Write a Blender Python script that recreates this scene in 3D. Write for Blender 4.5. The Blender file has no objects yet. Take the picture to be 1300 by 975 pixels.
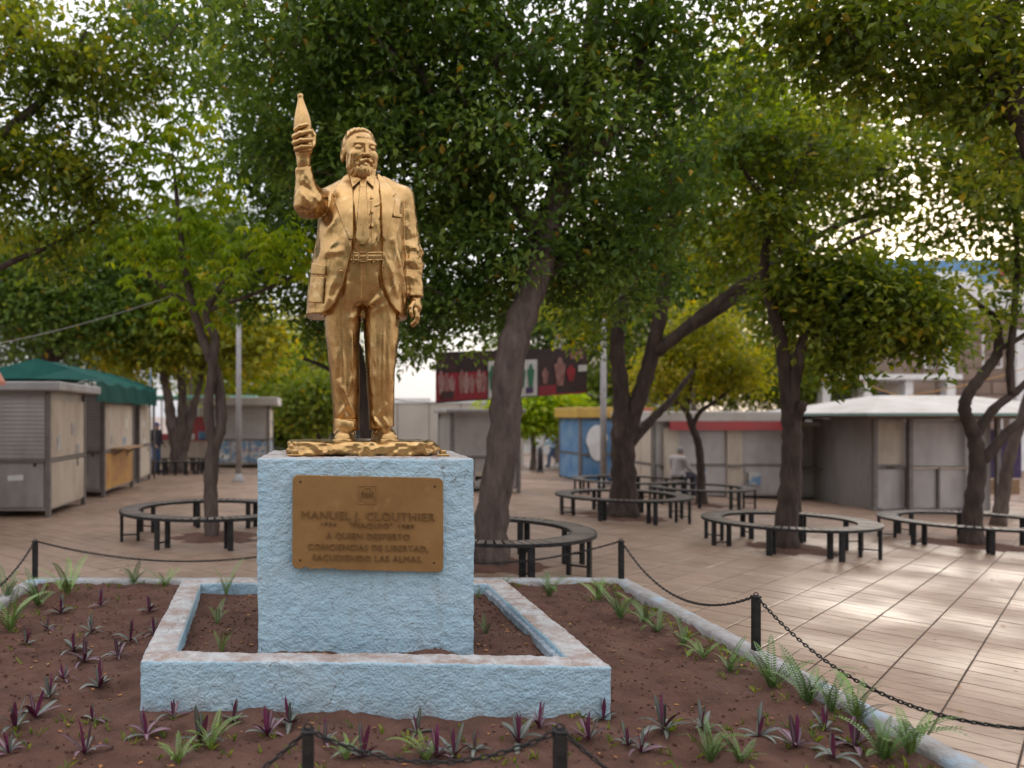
import bpy, bmesh, math, random
import numpy as np
from mathutils import Vector, Matrix

scene = bpy.context.scene
col = scene.collection
random.seed(7)
RNG = np.random.RandomState(11)
rad = math.radians

# ------------------------------------------------------------------ camera
CAM_H = 1.85
F, X0, Y0 = 1000.0, 400.0, 528.0            # focal length and principal point of the photograph (pixels of 1300 x 975)
cam_d = bpy.data.cameras.new('camera')
cam = bpy.data.objects.new('camera', cam_d)
col.objects.link(cam)
scene.camera = cam
cam.location = (0, 0, CAM_H)
cam.rotation_euler = (rad(90), 0, 0)
cam_d.sensor_fit = 'HORIZONTAL'
cam_d.sensor_width = 36
cam_d.lens = 36 * F / 1300
cam_d.shift_x = (650 - X0) / 1300
cam_d.shift_y = (Y0 - 487.5) / 1300
cam_d.clip_end = 3000
cam_d.dof.use_dof = True
cam_d.dof.focus_distance = 5.35
cam_d.dof.aperture_fstop = 1.05

# ------------------------------------------------------------------ sky, sun, exposure
SUN_AZ, SUN_EL = 42.0, 14.0                  # azimuth to the right of the view axis, elevation
world = bpy.data.worlds.new('World')
scene.world = world
world.use_nodes = True
wn, wl = world.node_tree.nodes, world.node_tree.links
wn.clear()
w_out = wn.new('ShaderNodeOutputWorld')
w_bg = wn.new('ShaderNodeBackground')
w_bg.inputs['Strength'].default_value = 0.10
w_sky = wn.new('ShaderNodeTexSky')
w_sky.sky_type = 'NISHITA'
w_sky.sun_disc = False
w_sky.sun_elevation = rad(SUN_EL)
w_sky.sun_rotation = rad(SUN_AZ)
w_sky.air_density = 1.0
w_sky.dust_density = 3.0
w_tc = wn.new('ShaderNodeTexCoord')
w_noise = wn.new('ShaderNodeTexNoise')
w_noise.inputs['Scale'].default_value = 2.2
w_noise.inputs['Detail'].default_value = 5
w_ramp = wn.new('ShaderNodeValToRGB')
w_ramp.color_ramp.elements[0].position = 0.25
w_ramp.color_ramp.elements[0].color = (8.0, 8.1, 8.9, 1)
w_ramp.color_ramp.elements[1].position = 0.75
w_ramp.color_ramp.elements[1].color = (11.5, 11.3, 11.6, 1)
w_mix = wn.new('ShaderNodeMix')
w_mix.data_type = 'RGBA'
w_mix.inputs[0].default_value = 0.8
wl.new(w_tc.outputs['Generated'], w_noise.inputs['Vector'])
wl.new(w_noise.outputs['Fac'], w_ramp.inputs['Fac'])
wl.new(w_sky.outputs['Color'], w_mix.inputs[6])
w_sep = wn.new('ShaderNodeSeparateXYZ'); wl.new(w_tc.outputs['Generated'], w_sep.inputs[0])
w_el = wn.new('ShaderNodeMapRange'); w_el.inputs[1].default_value = 0.0; w_el.inputs[2].default_value = 1.0
w_el.inputs[3].default_value = 0.5; w_el.inputs[4].default_value = 1.35
wl.new(w_sep.outputs[2], w_el.inputs[0])
w_cie = wn.new('ShaderNodeVectorMath'); w_cie.operation = 'SCALE'
wl.new(w_ramp.outputs['Color'], w_cie.inputs[0]); wl.new(w_el.outputs[0], w_cie.inputs[3])
wl.new(w_cie.outputs[0], w_mix.inputs[7])
wl.new(w_mix.outputs[2], w_bg.inputs['Color'])
wl.new(w_bg.outputs['Background'], w_out.inputs['Surface'])

sun_d = bpy.data.lights.new('sun', 'SUN')
sun_d.energy = 0.5
sun_d.angle = rad(16)
sun_d.color = (1.0, 0.90, 0.78)
sun = bpy.data.objects.new('sun', sun_d)
col.objects.link(sun)
_sd = Vector((math.sin(rad(SUN_AZ)) * math.cos(rad(SUN_EL)), math.cos(rad(SUN_AZ)) * math.cos(rad(SUN_EL)), math.sin(rad(SUN_EL))))
sun.rotation_euler = _sd.to_track_quat('Z', 'Y').to_euler()

scene.view_settings.view_transform = 'Standard'
scene.view_settings.look = 'None'
scene.view_settings.exposure = 1.0
scene.view_settings.gamma = 1
scene.view_settings.use_curve_mapping = False
scene.cycles.max_bounces = 8
scene.cycles.diffuse_bounces = 5
scene.cycles.glossy_bounces = 3
scene.cycles.transmission_bounces = 4
scene.cycles.sample_clamp_indirect = 6
scene.cycles.use_denoising = True

# ------------------------------------------------------------------ helpers: places
def slope(X):
    t = min(max(X - 2.0, 0.0), 26.0)
    return 0.045 * (t * t / (t + 1.2) if t > 0 else 0)

def zg(X, Y):                                # height of the plaza: it falls slightly to the right and away
    return -slope(X) - 0.005 * min(max(Y - 8.0, 0.0), 60.0)

def at(x, y, lift=0.0):                      # ground point seen at a pixel of the photograph
    Y = 10.0
    for _ in range(60):
        X = (x - X0) / F * Y
        H = CAM_H - zg(X, Y) - lift
        Y = 0.5 * Y + 0.5 * min(H * F / max(y - Y0, 1.0), 400.0)
    return Vector(((x - X0) / F * Y, Y, zg((x - X0) / F * Y, Y)))

def P(x, y, Y):                              # point at depth Y seen at a pixel
    return Vector(((x - X0) / F * Y, Y, CAM_H - (y - Y0) / F * Y))

# ------------------------------------------------------------------ helpers: noise
def _hash(ix, iy, iz, seed):
    h = (ix.astype(np.int64) * 374761393 + iy.astype(np.int64) * 668265263 + iz.astype(np.int64) * 2147483647 + seed * 144665) & 0xffffffff
    h = ((h ^ (h >> 13)) * 1274126177) & 0xffffffff
    h = h ^ (h >> 16)
    return (h & 0xffff).astype(np.float32) / 65535.0

def vnoise(x, y, z=None, seed=0):            # value noise, -1..1
    x = np.asarray(x, np.float32); y = np.asarray(y, np.float32)
    z = np.zeros_like(x) if z is None else np.asarray(z, np.float32)
    x, y, z = np.broadcast_arrays(x, y, z)
    xi, yi, zi = np.floor(x), np.floor(y), np.floor(z)
    fx, fy, fz = x - xi, y - yi, z - zi
    fx = fx * fx * (3 - 2 * fx); fy = fy * fy * (3 - 2 * fy); fz = fz * fz * (3 - 2 * fz)
    r = 0
    for dx in (0, 1):
        for dy in (0, 1):
            for dz in (0, 1):
                w = (fx if dx else 1 - fx) * (fy if dy else 1 - fy) * (fz if dz else 1 - fz)
                r = r + w * _hash(xi + dx, yi + dy, zi + dz, seed)
    return r * 2 - 1

def fbm(x, y, z=None, octaves=4, seed=0, gain=0.5):
    a, s, r = 1.0, 1.0, 0
    for o in range(octaves):
        r = r + a * vnoise(np.asarray(x) * s, np.asarray(y) * s, None if z is None else np.asarray(z) * s, seed + o * 17)
        a *= gain; s *= 2.03
    return r

# ------------------------------------------------------------------ helpers: objects
def link(name, me, parent=None, mat=None):
    o = bpy.data.objects.new(name, me)
    col.objects.link(o)
    if parent is not None:
        o.parent = parent
    if mat is not None and me is not None:
        me.materials.clear()
        me.materials.append(mat)
    return o

def tag(o, label=None, cat=None, group=None, kind=None):
    if label: o['label'] = label
    if cat: o['category'] = cat
    if group: o['group'] = group
    if kind: o['kind'] = kind
    return o

def empty(name, loc=(0, 0, 0), rz=0.0):
    o = bpy.data.objects.new(name, None)
    o.empty_display_size = 0.2
    col.objects.link(o)
    o.location = loc
    o.rotation_euler = (0, 0, rz)
    return o

def arr_mesh(name, verts, faces, smooth=True):
    """mesh from an (n,3) array and an (m,3) or (m,4) array of indices, fast"""
    verts = np.asarray(verts, np.float32); faces = np.asarray(faces, np.int32)
    me = bpy.data.meshes.new(name)
    me.vertices.add(len(verts)); me.vertices.foreach_set('co', verts.ravel())
    k = faces.shape[1]
    me.loops.add(faces.size); me.loops.foreach_set('vertex_index', faces.ravel())
    me.polygons.add(len(faces))
    me.polygons.foreach_set('loop_start', np.arange(0, faces.size, k, dtype=np.int32))
    me.polygons.foreach_set('loop_total', np.full(len(faces), k, np.int32))
    me.polygons.foreach_set('use_smooth', np.full(len(faces), smooth, bool))
    me.update(calc_edges=True)
    return me

class MB:
    """collects simple shapes into one mesh"""
    def __init__(s): s.v = []; s.f = []; s.sm = []
    def add(s, vs, fs, smooth=False):
        n = len(s.v); s.v += [tuple(v) for v in vs]
        s.f += [tuple(i + n for i in f) for f in fs]; s.sm += [smooth] * len(fs)
        return s
    def box(s, c, d, rz=0.0, bevel=0.0, rx=0.0, ry=0.0):
        c = Vector(c); hx, hy, hz = d[0] / 2, d[1] / 2, d[2] / 2
        R = Matrix.Rotation(rz, 3, 'Z') @ Matrix.Rotation(ry, 3, 'Y') @ Matrix.Rotation(rx, 3, 'X')
        if bevel <= 0:
            vs = [c + R @ Vector((x * hx, y * hy, z * hz)) for z in (-1, 1) for y in (-1, 1) for x in (-1, 1)]
            fs = [(0, 2, 3, 1), (4, 5, 7, 6), (0, 1, 5, 4), (2, 6, 7, 3), (1, 3, 7, 5), (0, 4, 6, 2)]
            return s.add(vs, fs)
        b = min(bevel, hx * .45, hy * .45, hz * .45)
        bm = bmesh.new(); bmesh.ops.create_cube(bm, size=1)
        for v in bm.verts: v.co = Vector((v.co.x * hx * 2, v.co.y * hy * 2, v.co.z * hz * 2))
        bmesh.ops.bevel(bm, geom=list(bm.edges), offset=b, segments=2 if b > .012 else 1, affect='EDGES', profile=.5)
        bm.verts.index_update()
        vs = [c + R @ v.co for v in bm.verts]; fs = [[v.index for v in f.verts] for f in bm.faces]
        bm.free()
        return s.add(vs, fs)
    def tube(s, pts, radii, n=8, cap=True, smooth=True, phase=0.0):
        pts = [Vector(p) for p in pts]
        if not hasattr(radii, '__len__'): radii = [radii] * len(pts)
        vs, fs = [], []
        up = None
        for i, p in enumerate(pts):
            a = pts[max(i - 1, 0)]; b = pts[min(i + 1, len(pts) - 1)]
            t = (b - a).normalized() if (b - a).length > 1e-9 else Vector((0, 0, 1))
            if up is None: up = t.orthogonal().normalized()
            up = (up - t * up.dot(t))
            up = up.normalized() if up.length > 1e-6 else t.orthogonal().normalized()
            w = t.cross(up)
            for k in range(n):
                an = 2 * math.pi * k / n + phase
                vs.append(p + (up * math.cos(an) + w * math.sin(an)) * radii[i])
        m = len(pts)
        for i in range(m - 1):
            for k in range(n):
                fs.append((i * n + k, i * n + (k + 1) % n, (i + 1) * n + (k + 1) % n, (i + 1) * n + k))
        s.add(vs, fs, smooth)
        if cap:
            base = len(s.v) - len(vs)
            s.f.append(tuple(base + k for k in reversed(range(n)))); s.sm.append(False)
            s.f.append(tuple(base + (m - 1) * n + k for k in range(n))); s.sm.append(False)
        return s
    def lathe(s, prof, c=(0, 0, 0), n=24, smooth=True):
        c = Vector(c); vs, fs = [], []
        for r, z in prof:
            for k in range(n):
                a = 2 * math.pi * k / n
                vs.append(c + Vector((r * math.cos(a), r * math.sin(a), z)))
        m = len(prof)
        for i in range(m - 1):
            for k in range(n):
                fs.append((i * n + k, i * n + (k + 1) % n, (i + 1) * n + (k + 1) % n, (i + 1) * n + k))
        s.add(vs, fs, smooth)
        base = len(s.v) - len(vs)
        s.f.append(tuple(base + k for k in reversed(range(n)))); s.sm.append(False)
        s.f.append(tuple(base + (m - 1) * n + k for k in range(n))); s.sm.append(False)
        return s
    def prism(s, poly, y0, y1, plane='XZ'):
        """polygon extruded along the third axis"""
        n = len(poly)
        def q(p, t):
            if plane == 'XZ': return (p[0], t, p[1])
            if plane == 'XY': return (p[0], p[1], t)
            return (t, p[0], p[1])
        vs = [q(p, y0) for p in poly] + [q(p, y1) for p in poly]
        fs = [tuple(range(n)), tuple(reversed(range(n, 2 * n)))] + [(i, i + n, (i + 1) % n + n, (i + 1) % n) for i in range(n)]
        return s.add(vs, fs)
    def mesh(s, name):
        me = bpy.data.meshes.new(name)
        me.from_pydata(s.v, [], s.f)
        me.polygons.foreach_set('use_smooth', s.sm)
        bm = bmesh.new(); bm.from_mesh(me)
        bmesh.ops.recalc_face_normals(bm, faces=bm.faces)
        bm.to_mesh(me); bm.free()
        return me
    def build(s, name, mat, parent=None):
        return link(name, s.mesh(name), parent, mat)

# ------------------------------------------------------------------ helpers: materials
MAT = {}
def material(name, base, rough=0.8, metal=0.0, col2=None, scale=6.0, detail=6, mixlo=0.35, mixhi=0.65, bump=0.0, bscale=40.0,
             coords='Object', stretch=(1, 1, 1), spec=0.5, col3=None, scale3=2.0, lo3=.55, hi3=.7, rnd=0.0, rvar=0.0, bdist=0.02):
    m = bpy.data.materials.new(name); m.use_nodes = True
    nt = m.node_tree; N, L = nt.nodes, nt.links
    b = N['Principled BSDF']
    b.inputs['Roughness'].default_value = rough
    b.inputs['Metallic'].default_value = metal
    b.inputs['Specular IOR Level'].default_value = spec
    tc = N.new('ShaderNodeTexCoord'); mp = N.new('ShaderNodeMapping')
    mp.inputs['Scale'].default_value = stretch
    L.new(tc.outputs[coords], mp.inputs['Vector'])
    vec = mp.outputs['Vector']
    c = N.new('ShaderNodeRGB'); c.outputs[0].default_value = (*base, 1); out = c.outputs[0]
    def noise(sc, de):
        n = N.new('ShaderNodeTexNoise'); n.inputs['Scale'].default_value = sc; n.inputs['Detail'].default_value = de
        n.inputs['Roughness'].default_value = .6
        L.new(vec, n.inputs['Vector']); return n.outputs['Fac']
    def mrange(v, lo, hi, a=0, bb=1):
        r = N.new('ShaderNodeMapRange'); r.inputs[1].default_value = lo; r.inputs[2].default_value = hi
        r.inputs[3].default_value = a; r.inputs[4].default_value = bb
        L.new(v, r.inputs[0]); return r.outputs[0]
    def mix(f, a, bcol):
        x = N.new('ShaderNodeMix'); x.data_type = 'RGBA'; L.new(f, x.inputs[0]); L.new(a, x.inputs[6])
        x.inputs[7].default_value = (*bcol, 1); return x.outputs[2]
    if col2 is not None: out = mix(mrange(noise(scale, detail), mixlo, mixhi), out, col2)
    if col3 is not None: out = mix(mrange(noise(scale3, detail), lo3, hi3), out, col3)
    if rnd > 0:
        oi = N.new('ShaderNodeObjectInfo'); hs = N.new('ShaderNodeHueSaturation')
        L.new(mrange(oi.outputs['Random'], 0, 1, 1 - rnd, 1 + rnd), hs.inputs['Value']); L.new(out, hs.inputs['Color'])
        out = hs.outputs['Color']
    L.new(out, b.inputs['Base Color'])
    if rvar > 0: L.new(mrange(noise(scale * 1.7, 4), .3, .7, max(rough - rvar, .05), min(rough + rvar, 1)), b.inputs['Roughness'])
    if bump > 0:
        bp = N.new('ShaderNodeBump'); bp.inputs['Strength'].default_value = bump; bp.inputs['Distance'].default_value = bdist
        L.new(noise(bscale, 6), bp.inputs['Height']); L.new(bp.outputs['Normal'], b.inputs['Normal'])
    MAT[name] = m
    return m

# ------------------------------------------------------------------ helpers: signed distance modelling
def surface_nets(f, origin, h):
    """closed quad mesh round f < 0 on a regular grid"""
    nx, ny, nz = f.shape
    s = f < 0
    c = np.zeros((nx - 1, ny - 1, nz - 1), np.uint8)
    for dx in (0, 1):
        for dy in (0, 1):
            for dz in (0, 1):
                c += s[dx:nx - 1 + dx, dy:ny - 1 + dy, dz:nz - 1 + dz]
    ci = np.argwhere((c > 0) & (c < 8))
    idx = np.full(c.shape, -1, np.int32)
    idx[ci[:, 0], ci[:, 1], ci[:, 2]] = np.arange(len(ci))
    acc = np.zeros((len(ci), 3), np.float32); cnt = np.zeros(len(ci), np.float32)
    corners = [(0, 0, 0), (1, 0, 0), (0, 1, 0), (1, 1, 0), (0, 0, 1), (1, 0, 1), (0, 1, 1), (1, 1, 1)]
    val = [f[ci[:, 0] + a, ci[:, 1] + b, ci[:, 2] + d] for a, b, d in corners]
    for i in range(8):
        for j in range(i + 1, 8):
            a, b = corners[i], corners[j]
            if sum(abs(p - q) for p, q in zip(a, b)) != 1: continue
            m = (val[i] < 0) != (val[j] < 0)
            t = val[i][m] / (val[i][m] - val[j][m])
            pa = np.array(a, np.float32); pb = np.array(b, np.float32)
            acc[m] += pa + (pb - pa) * t[:, None]; cnt[m] += 1
    v = (ci + acc / cnt[:, None]) * h + np.asarray(origin, np.float32)
    quads = []
    for ax in range(3):
        sl0 = [slice(1, -1)] * 3; sl1 = [slice(1, -1)] * 3
        sl0[ax] = slice(0, -1); sl1[ax] = slice(1, None)
        a, b = s[tuple(sl0)], s[tuple(sl1)]
        e = np.argwhere(a != b)
        if not len(e): continue
        inside = a[e[:, 0], e[:, 1], e[:, 2]]
        off = np.array([1, 1, 1]); off[ax] = 0
        g = e + off
        u, w = [(1, 2), (2, 0), (0, 1)][ax]
        def cell(du, dw):
            q = g.copy(); q[:, u] -= du; q[:, w] -= dw
            return idx[q[:, 0], q[:, 1], q[:, 2]]
        q = np.stack([cell(1, 1), cell(0, 1), cell(0, 0), cell(1, 0)], 1)
        q[~inside] = q[~inside][:, ::-1]
        quads.append(q)
    q = np.concatenate(quads)
    return v, q[(q >= 0).all(1)]

def grid(lo, hi, h):
    ax = [np.arange(l, u + h, h, dtype=np.float32) for l, u in zip(lo, hi)]
    return np.meshgrid(*ax, indexing='ij')

def smin(a, b, k):
    t = np.clip(0.5 + 0.5 * (b - a) / k, 0, 1)
    return b + (a - b) * t - k * t * (1 - t)
def smax(a, b, k): return -smin(-a, -b, k)
def sd_ell(G, c, r):
    x, y, z = (G[0] - c[0]) / r[0], (G[1] - c[1]) / r[1], (G[2] - c[2]) / r[2]
    k = np.sqrt(x * x + y * y + z * z)
    return (k - 1) * min(r)
def sd_cone(G, a, b, ra, rb):
    a = np.asarray(a, np.float32); b = np.asarray(b, np.float32); d = b - a
    L2 = float((d * d).sum()) + 1e-9
    t = np.clip(((G[0] - a[0]) * d[0] + (G[1] - a[1]) * d[1] + (G[2] - a[2]) * d[2]) / L2, 0, 1)
    dx, dy, dz = G[0] - a[0] - t * d[0], G[1] - a[1] - t * d[1], G[2] - a[2] - t * d[2]
    return np.sqrt(dx * dx + dy * dy + dz * dz) - (ra + (rb - ra) * t)
def sd_chain(G, pts, k=3.0):
    f = None
    for (a, ra), (b, rb) in zip(pts[:-1], pts[1:]):
        q = sd_cone(G, a, b, ra, rb)
        f = q if f is None else smin(f, q, k)
    return f
def sd_box(G, c, h, r=0.0):
    q = [np.abs(G[i] - c[i]) - (h[i] - r) for i in range(3)]
    o = np.sqrt(sum(np.maximum(p, 0) ** 2 for p in q))
    return o + np.minimum(np.maximum(np.maximum(q[0], q[1]), q[2]), 0) - r
def sd_super(G, zs, cx, cy, a, b, n=2.3):
    z = G[2]
    zd = np.linspace(zs[0] - 12, zs[-1] + 12, 400)
    ker = np.hanning(41); ker /= ker.sum()
    def sm(q):                               # smooth profile through the given sections
        d = np.interp(zd, zs, q)
        return np.convolve(np.pad(d, 20, mode='edge'), ker, mode='valid')
    CX, CY, A, B = (np.interp(z, zd, sm(q)).astype(np.float32) for q in (cx, cy, a, b))
    r = (np.abs((G[0] - CX) / A) ** n + np.abs((G[1] - CY) / B) ** n) ** (1.0 / n)
    return (r - 1) * np.minimum(A, B)
def seg2(px, py, x0, y0, x1, y1):
    dx, dy = x1 - x0, y1 - y0
    t = np.clip(((px - x0) * dx + (py - y0) * dy) / (dx * dx + dy * dy + 1e-9), 0, 1)
    return np.hypot(px - x0 - t * dx, py - y0 - t * dy)
def poly2(px, py, poly):
    """signed distance to a polygon, negative inside"""
    d = np.full(px.shape, 1e9, np.float32); ins = np.zeros(px.shape, bool)
    n = len(poly)
    for i in range(n):
        (x0, y0), (x1, y1) = poly[i], poly[(i + 1) % n]
        d = np.minimum(d, seg2(px, py, x0, y0, x1, y1))
        if y0 != y1:
            cr = ((y0 > py) != (y1 > py)) & (px < (x1 - x0) * (py - y0) / (y1 - y0) + x0)
            ins ^= cr
    return np.where(ins, -d, d)
# ------------------------------------------------------------------ materials of the setting
m_joint = material('joint_dirt', (0.075, 0.055, 0.045), rough=.95, col2=(0.11, 0.08, 0.065), scale=9, bump=.3, bscale=60)
m_soil = material('bed_soil', (0.125, 0.062, 0.043), rough=.97, col2=(0.072, 0.034, 0.024), scale=5, mixlo=.35, mixhi=.7, bump=.9, bscale=55, col3=(0.135, 0.076, 0.055), scale3=2.4, lo3=.52, hi3=.72, spec=.25)
m_curb = material('worn_curb', (0.40, 0.39, 0.385), rough=.9, col2=(0.29, 0.26, 0.24), scale=9, bump=.8, bscale=50, col3=(0.36, 0.45, 0.53), scale3=3.5, lo3=.56, hi3=.66)
m_black = material('black_enamel', (0.010, 0.010, 0.011), rough=.5, spec=.22, col2=(0.03, 0.028, 0.026), scale=14, bump=.12, bscale=70)
m_screw = material('rusty_screw', (0.10, 0.055, 0.03), rough=.6, metal=.6, col2=(.05, .03, .02), scale=30)

def paving_material():
    """stamped paving: short wavy imprints across each slab, worn glossy in patches"""
    m = material('stamped_paving', (0.285, 0.188, 0.134), rough=.6, spec=.30, col2=(0.225, 0.148, 0.102), scale=1.1, mixlo=.35, mixhi=.65, coords='Object', col3=(0.335, 0.235, 0.168), scale3=3.1, lo3=.52, hi3=.72, rnd=.07)
    nt = m.node_tree; N, L = nt.nodes, nt.links
    b = N['Principled BSDF']
    geo = N.new('ShaderNodeNewGeometry')
    mp = N.new('ShaderNodeMapping'); mp.inputs['Rotation'].default_value = (0, 0, rad(-13)); mp.inputs['Scale'].default_value = (3.2, 17, 1)
    L.new(geo.outputs['Position'], mp.inputs['Vector'])
    n1 = N.new('ShaderNodeTexNoise'); n1.inputs['Scale'].default_value = 1.0; n1.inputs['Detail'].default_value = 5; n1.inputs['Roughness'].default_value = .62
    L.new(mp.outputs['Vector'], n1.inputs['Vector'])
    r = N.new('ShaderNodeMapRange'); r.inputs[1].default_value = .36; r.inputs[2].default_value = .47
    L.new(n1.outputs['Fac'], r.inputs[0])
    old = b.inputs['Base Color'].links[0].from_socket
    mx = N.new('ShaderNodeMix'); mx.data_type = 'RGBA'; mx.blend_type = 'MULTIPLY'; mx.inputs[0].default_value = 1
    cr = N.new('ShaderNodeValToRGB'); cr.color_ramp.elements[0].color = (.77, .74, .72, 1); cr.color_ramp.elements[1].color = (1, 1, 1, 1)
    L.new(r.outputs[0], cr.inputs['Fac']); L.new(old, mx.inputs[6]); L.new(cr.outputs['Color'], mx.inputs[7]); L.new(mx.outputs[2], b.inputs['Base Color'])
    st = N.new('ShaderNodeTexNoise'); st.inputs['Scale'].default_value = .55; st.inputs['Detail'].default_value = 7; st.inputs['Roughness'].default_value = .65
    gm = N.new('ShaderNodeTexVoronoi'); gm.inputs['Scale'].default_value = 2.6
    for q in (st, gm): L.new(geo.outputs['Position'], q.inputs['Vector'])
    rs1 = N.new('ShaderNodeMapRange'); rs1.inputs[1].default_value = .54; rs1.inputs[2].default_value = .70; rs1.inputs[4].default_value = .42; L.new(st.outputs['Fac'], rs1.inputs[0])
    rs2 = N.new('ShaderNodeMapRange'); rs2.inputs[1].default_value = .075; rs2.inputs[2].default_value = .055; rs2.inputs[4].default_value = .55; L.new(gm.outputs['Distance'], rs2.inputs[0])
    mxx = N.new('ShaderNodeMath'); mxx.operation = 'MAXIMUM'; L.new(rs1.outputs[0], mxx.inputs[0]); L.new(rs2.outputs[0], mxx.inputs[1])
    ms = N.new('ShaderNodeMix'); ms.data_type = 'RGBA'; L.new(mxx.outputs[0], ms.inputs[0]); L.new(mx.outputs[2], ms.inputs[6]); ms.inputs[7].default_value = (0.115, 0.080, 0.062, 1)
    L.new(ms.outputs[2], b.inputs['Base Color'])
    n2 = N.new('ShaderNodeTexNoise'); n2.inputs['Scale'].default_value = .8; n2.inputs['Detail'].default_value = 3
    L.new(geo.outputs['Position'], n2.inputs['Vector'])
    r2 = N.new('ShaderNodeMapRange'); r2.inputs[1].default_value = .35; r2.inputs[2].default_value = .65; r2.inputs[3].default_value = .34; r2.inputs[4].default_value = .66
    L.new(n2.outputs['Fac'], r2.inputs[0]); L.new(r2.outputs[0], b.inputs['Roughness'])
    bp = N.new('ShaderNodeBump'); bp.inputs['Strength'].default_value = .35; bp.inputs['Distance'].default_value = .010
    L.new(n1.outputs['Fac'], bp.inputs['Height']); L.new(bp.outputs['Normal'], b.inputs['Normal'])
    return m
m_pave = paving_material()
def ground_material():
    m = m_pave.copy(); m.name = 'far_paving'
    nt = m.node_tree; N, L = nt.nodes, nt.links
    b = N['Principled BSDF']
    geo = N.new('ShaderNodeNewGeometry'); mp = N.new('ShaderNodeMapping'); mp.inputs['Rotation'].default_value = (0, 0, rad(-45))
    L.new(geo.outputs['Position'], mp.inputs['Vector'])
    br = N.new('ShaderNodeTexBrick'); br.offset = 0; br.inputs['Scale'].default_value = 1.0
    br.inputs['Brick Width'].default_value = .41; br.inputs['Row Height'].default_value = .41; br.inputs['Mortar Size'].default_value = .012
    br.inputs['Color1'].default_value = (1, 1, 1, 1); br.inputs['Color2'].default_value = (.9, .9, .9, 1); br.inputs['Mortar'].default_value = (.35, .32, .3, 1)
    L.new(mp.outputs['Vector'], br.inputs['Vector'])
    old = b.inputs['Base Color'].links[0].from_socket
    mx = N.new('ShaderNodeMix'); mx.data_type = 'RGBA'; mx.blend_type = 'MULTIPLY'; mx.inputs[0].default_value = 1
    L.new(old, mx.inputs[6]); L.new(br.outputs['Color'], mx.inputs[7]); L.new(mx.outputs[2], b.inputs['Base Color'])
    return m
m_ground = ground_material()

# ------------------------------------------------------------------ ground sheet
def sheet(name, xs, ys, fz, mat):
    X, Y = np.meshgrid(xs, ys, indexing='ij')
    Z = np.vectorize(fz)(X, Y)
    v = np.stack([X, Y, Z], -1).reshape(-1, 3)
    nx, ny = len(xs), len(ys)
    i = np.arange((nx - 1) * (ny - 1)); a = (i // (ny - 1)) * ny + i % (ny - 1)
    q = np.stack([a, a + ny, a + ny + 1, a + 1], 1)
    return link(name, arr_mesh(name, v, q), None, mat)
xs = np.concatenate([np.linspace(-900, -40, 9), np.linspace(-30, 2, 9), np.linspace(3, 30, 28), np.linspace(40, 900, 9)])
ys = np.concatenate([np.linspace(-600, -30, 7), np.linspace(-20, 70, 19), np.linspace(90, 1500, 10)])
ground = sheet('ground', xs, ys, lambda x, y: zg(x, y) - .016, m_ground)
tag(ground, kind='structure')

BX0, BX1, BY0, BY1 = -3.08, 3.36, 3.28, 8.52        # outer edge of the planting bed
PITS = []                                            # (x, y, r) of the tree pits, filled by the trees below
def tree_spot(x, y): return at(x, y)
TREE_BASE = {'main': at(622, 716), 'fork': at(790, 656), 'young': at(268, 682), 'right': at(1000, 696), 'edge': at(1237, 692), 'thin': at(890, 641), 'far_left': at(228, 600)}
for k, r in (('main', .62), ('fork', .75), ('young', .6), ('right', .62), ('edge', .75), ('thin', .5)):
    PITS.append((TREE_BASE[k].x, TREE_BASE[k].y, r))

# ------------------------------------------------------------------ paving slabs at 45 degrees to the bed
paving = sheet('paving', np.linspace(-14, 24, 39), np.linspace(1.0, 27, 27), lambda x, y: zg(x, y) - .011, m_joint)
tag(paving, kind='structure')
PT, GAP = .41, .011
def slab_bm(nsplit=1):
    mb = MB(); h = (PT - GAP) / 2
    # two halves with a shallow stamped groove between them
    for s0, s1 in ((-h, -.0015), (.0015, h)):
        b = .006
        vs = [(s0, -h, -.010), (s1, -h, -.010), (s1, h, -.010), (s0, h, -.010),
              (s0, -h, -.002), (s1, -h, -.002), (s1, h, -.002), (s0, h, -.002),
              (s0 + b, -h + b, 0), (s1 - b, -h + b, 0), (s1 - b, h - b, 0), (s0 + b, h - b, 0)]
        fs = [(8, 9, 10, 11)] + [(4 + i, 4 + (i + 1) % 4, 8 + (i + 1) % 4, 8 + i) for i in range(4)] + [(i, (i + 1) % 4, 4 + (i + 1) % 4, 4 + i) for i in range(4)]
        mb.add(vs, fs)
    # the groove has a floor of its own
    mb.add([(-.005, -h, -.004), (.005, -h, -.004), (.005, h, -.004), (-.005, h, -.004)], [(0, 1, 2, 3)])
    return mb
slab_mesh = slab_bm().mesh('paving_slab'); slab_mesh.materials.append(m_pave)
cand = []
c45 = math.sqrt(.5)
for i in range(-60, 60):
    for j in range(-10, 90):
        u = -.735 + PT * (i + .5); v = PT * (j + .5)
        X = (u + v) * c45; Y = (v - u) * c45
        if not (-13.5 < X < 23.5 and 1.3 < Y < 26.5): continue
        if BX0 + .30 < X < BX1 - .30 and BY0 + .30 < Y < BY1 - .30: continue
        if any(math.hypot(X - a, Y - b) < r + .02 for a, b, r in PITS): continue
        x = X0 + X / Y * F; y = Y0 + (CAM_H - zg(X, Y)) / Y * F
        inview = -60 < x < 1360 and 560 < y < 1010 and not (328 < x < 600 and y < 735)
        cand.append((0 if inview else 1, Y, X, x, y))
cand.sort()
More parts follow.
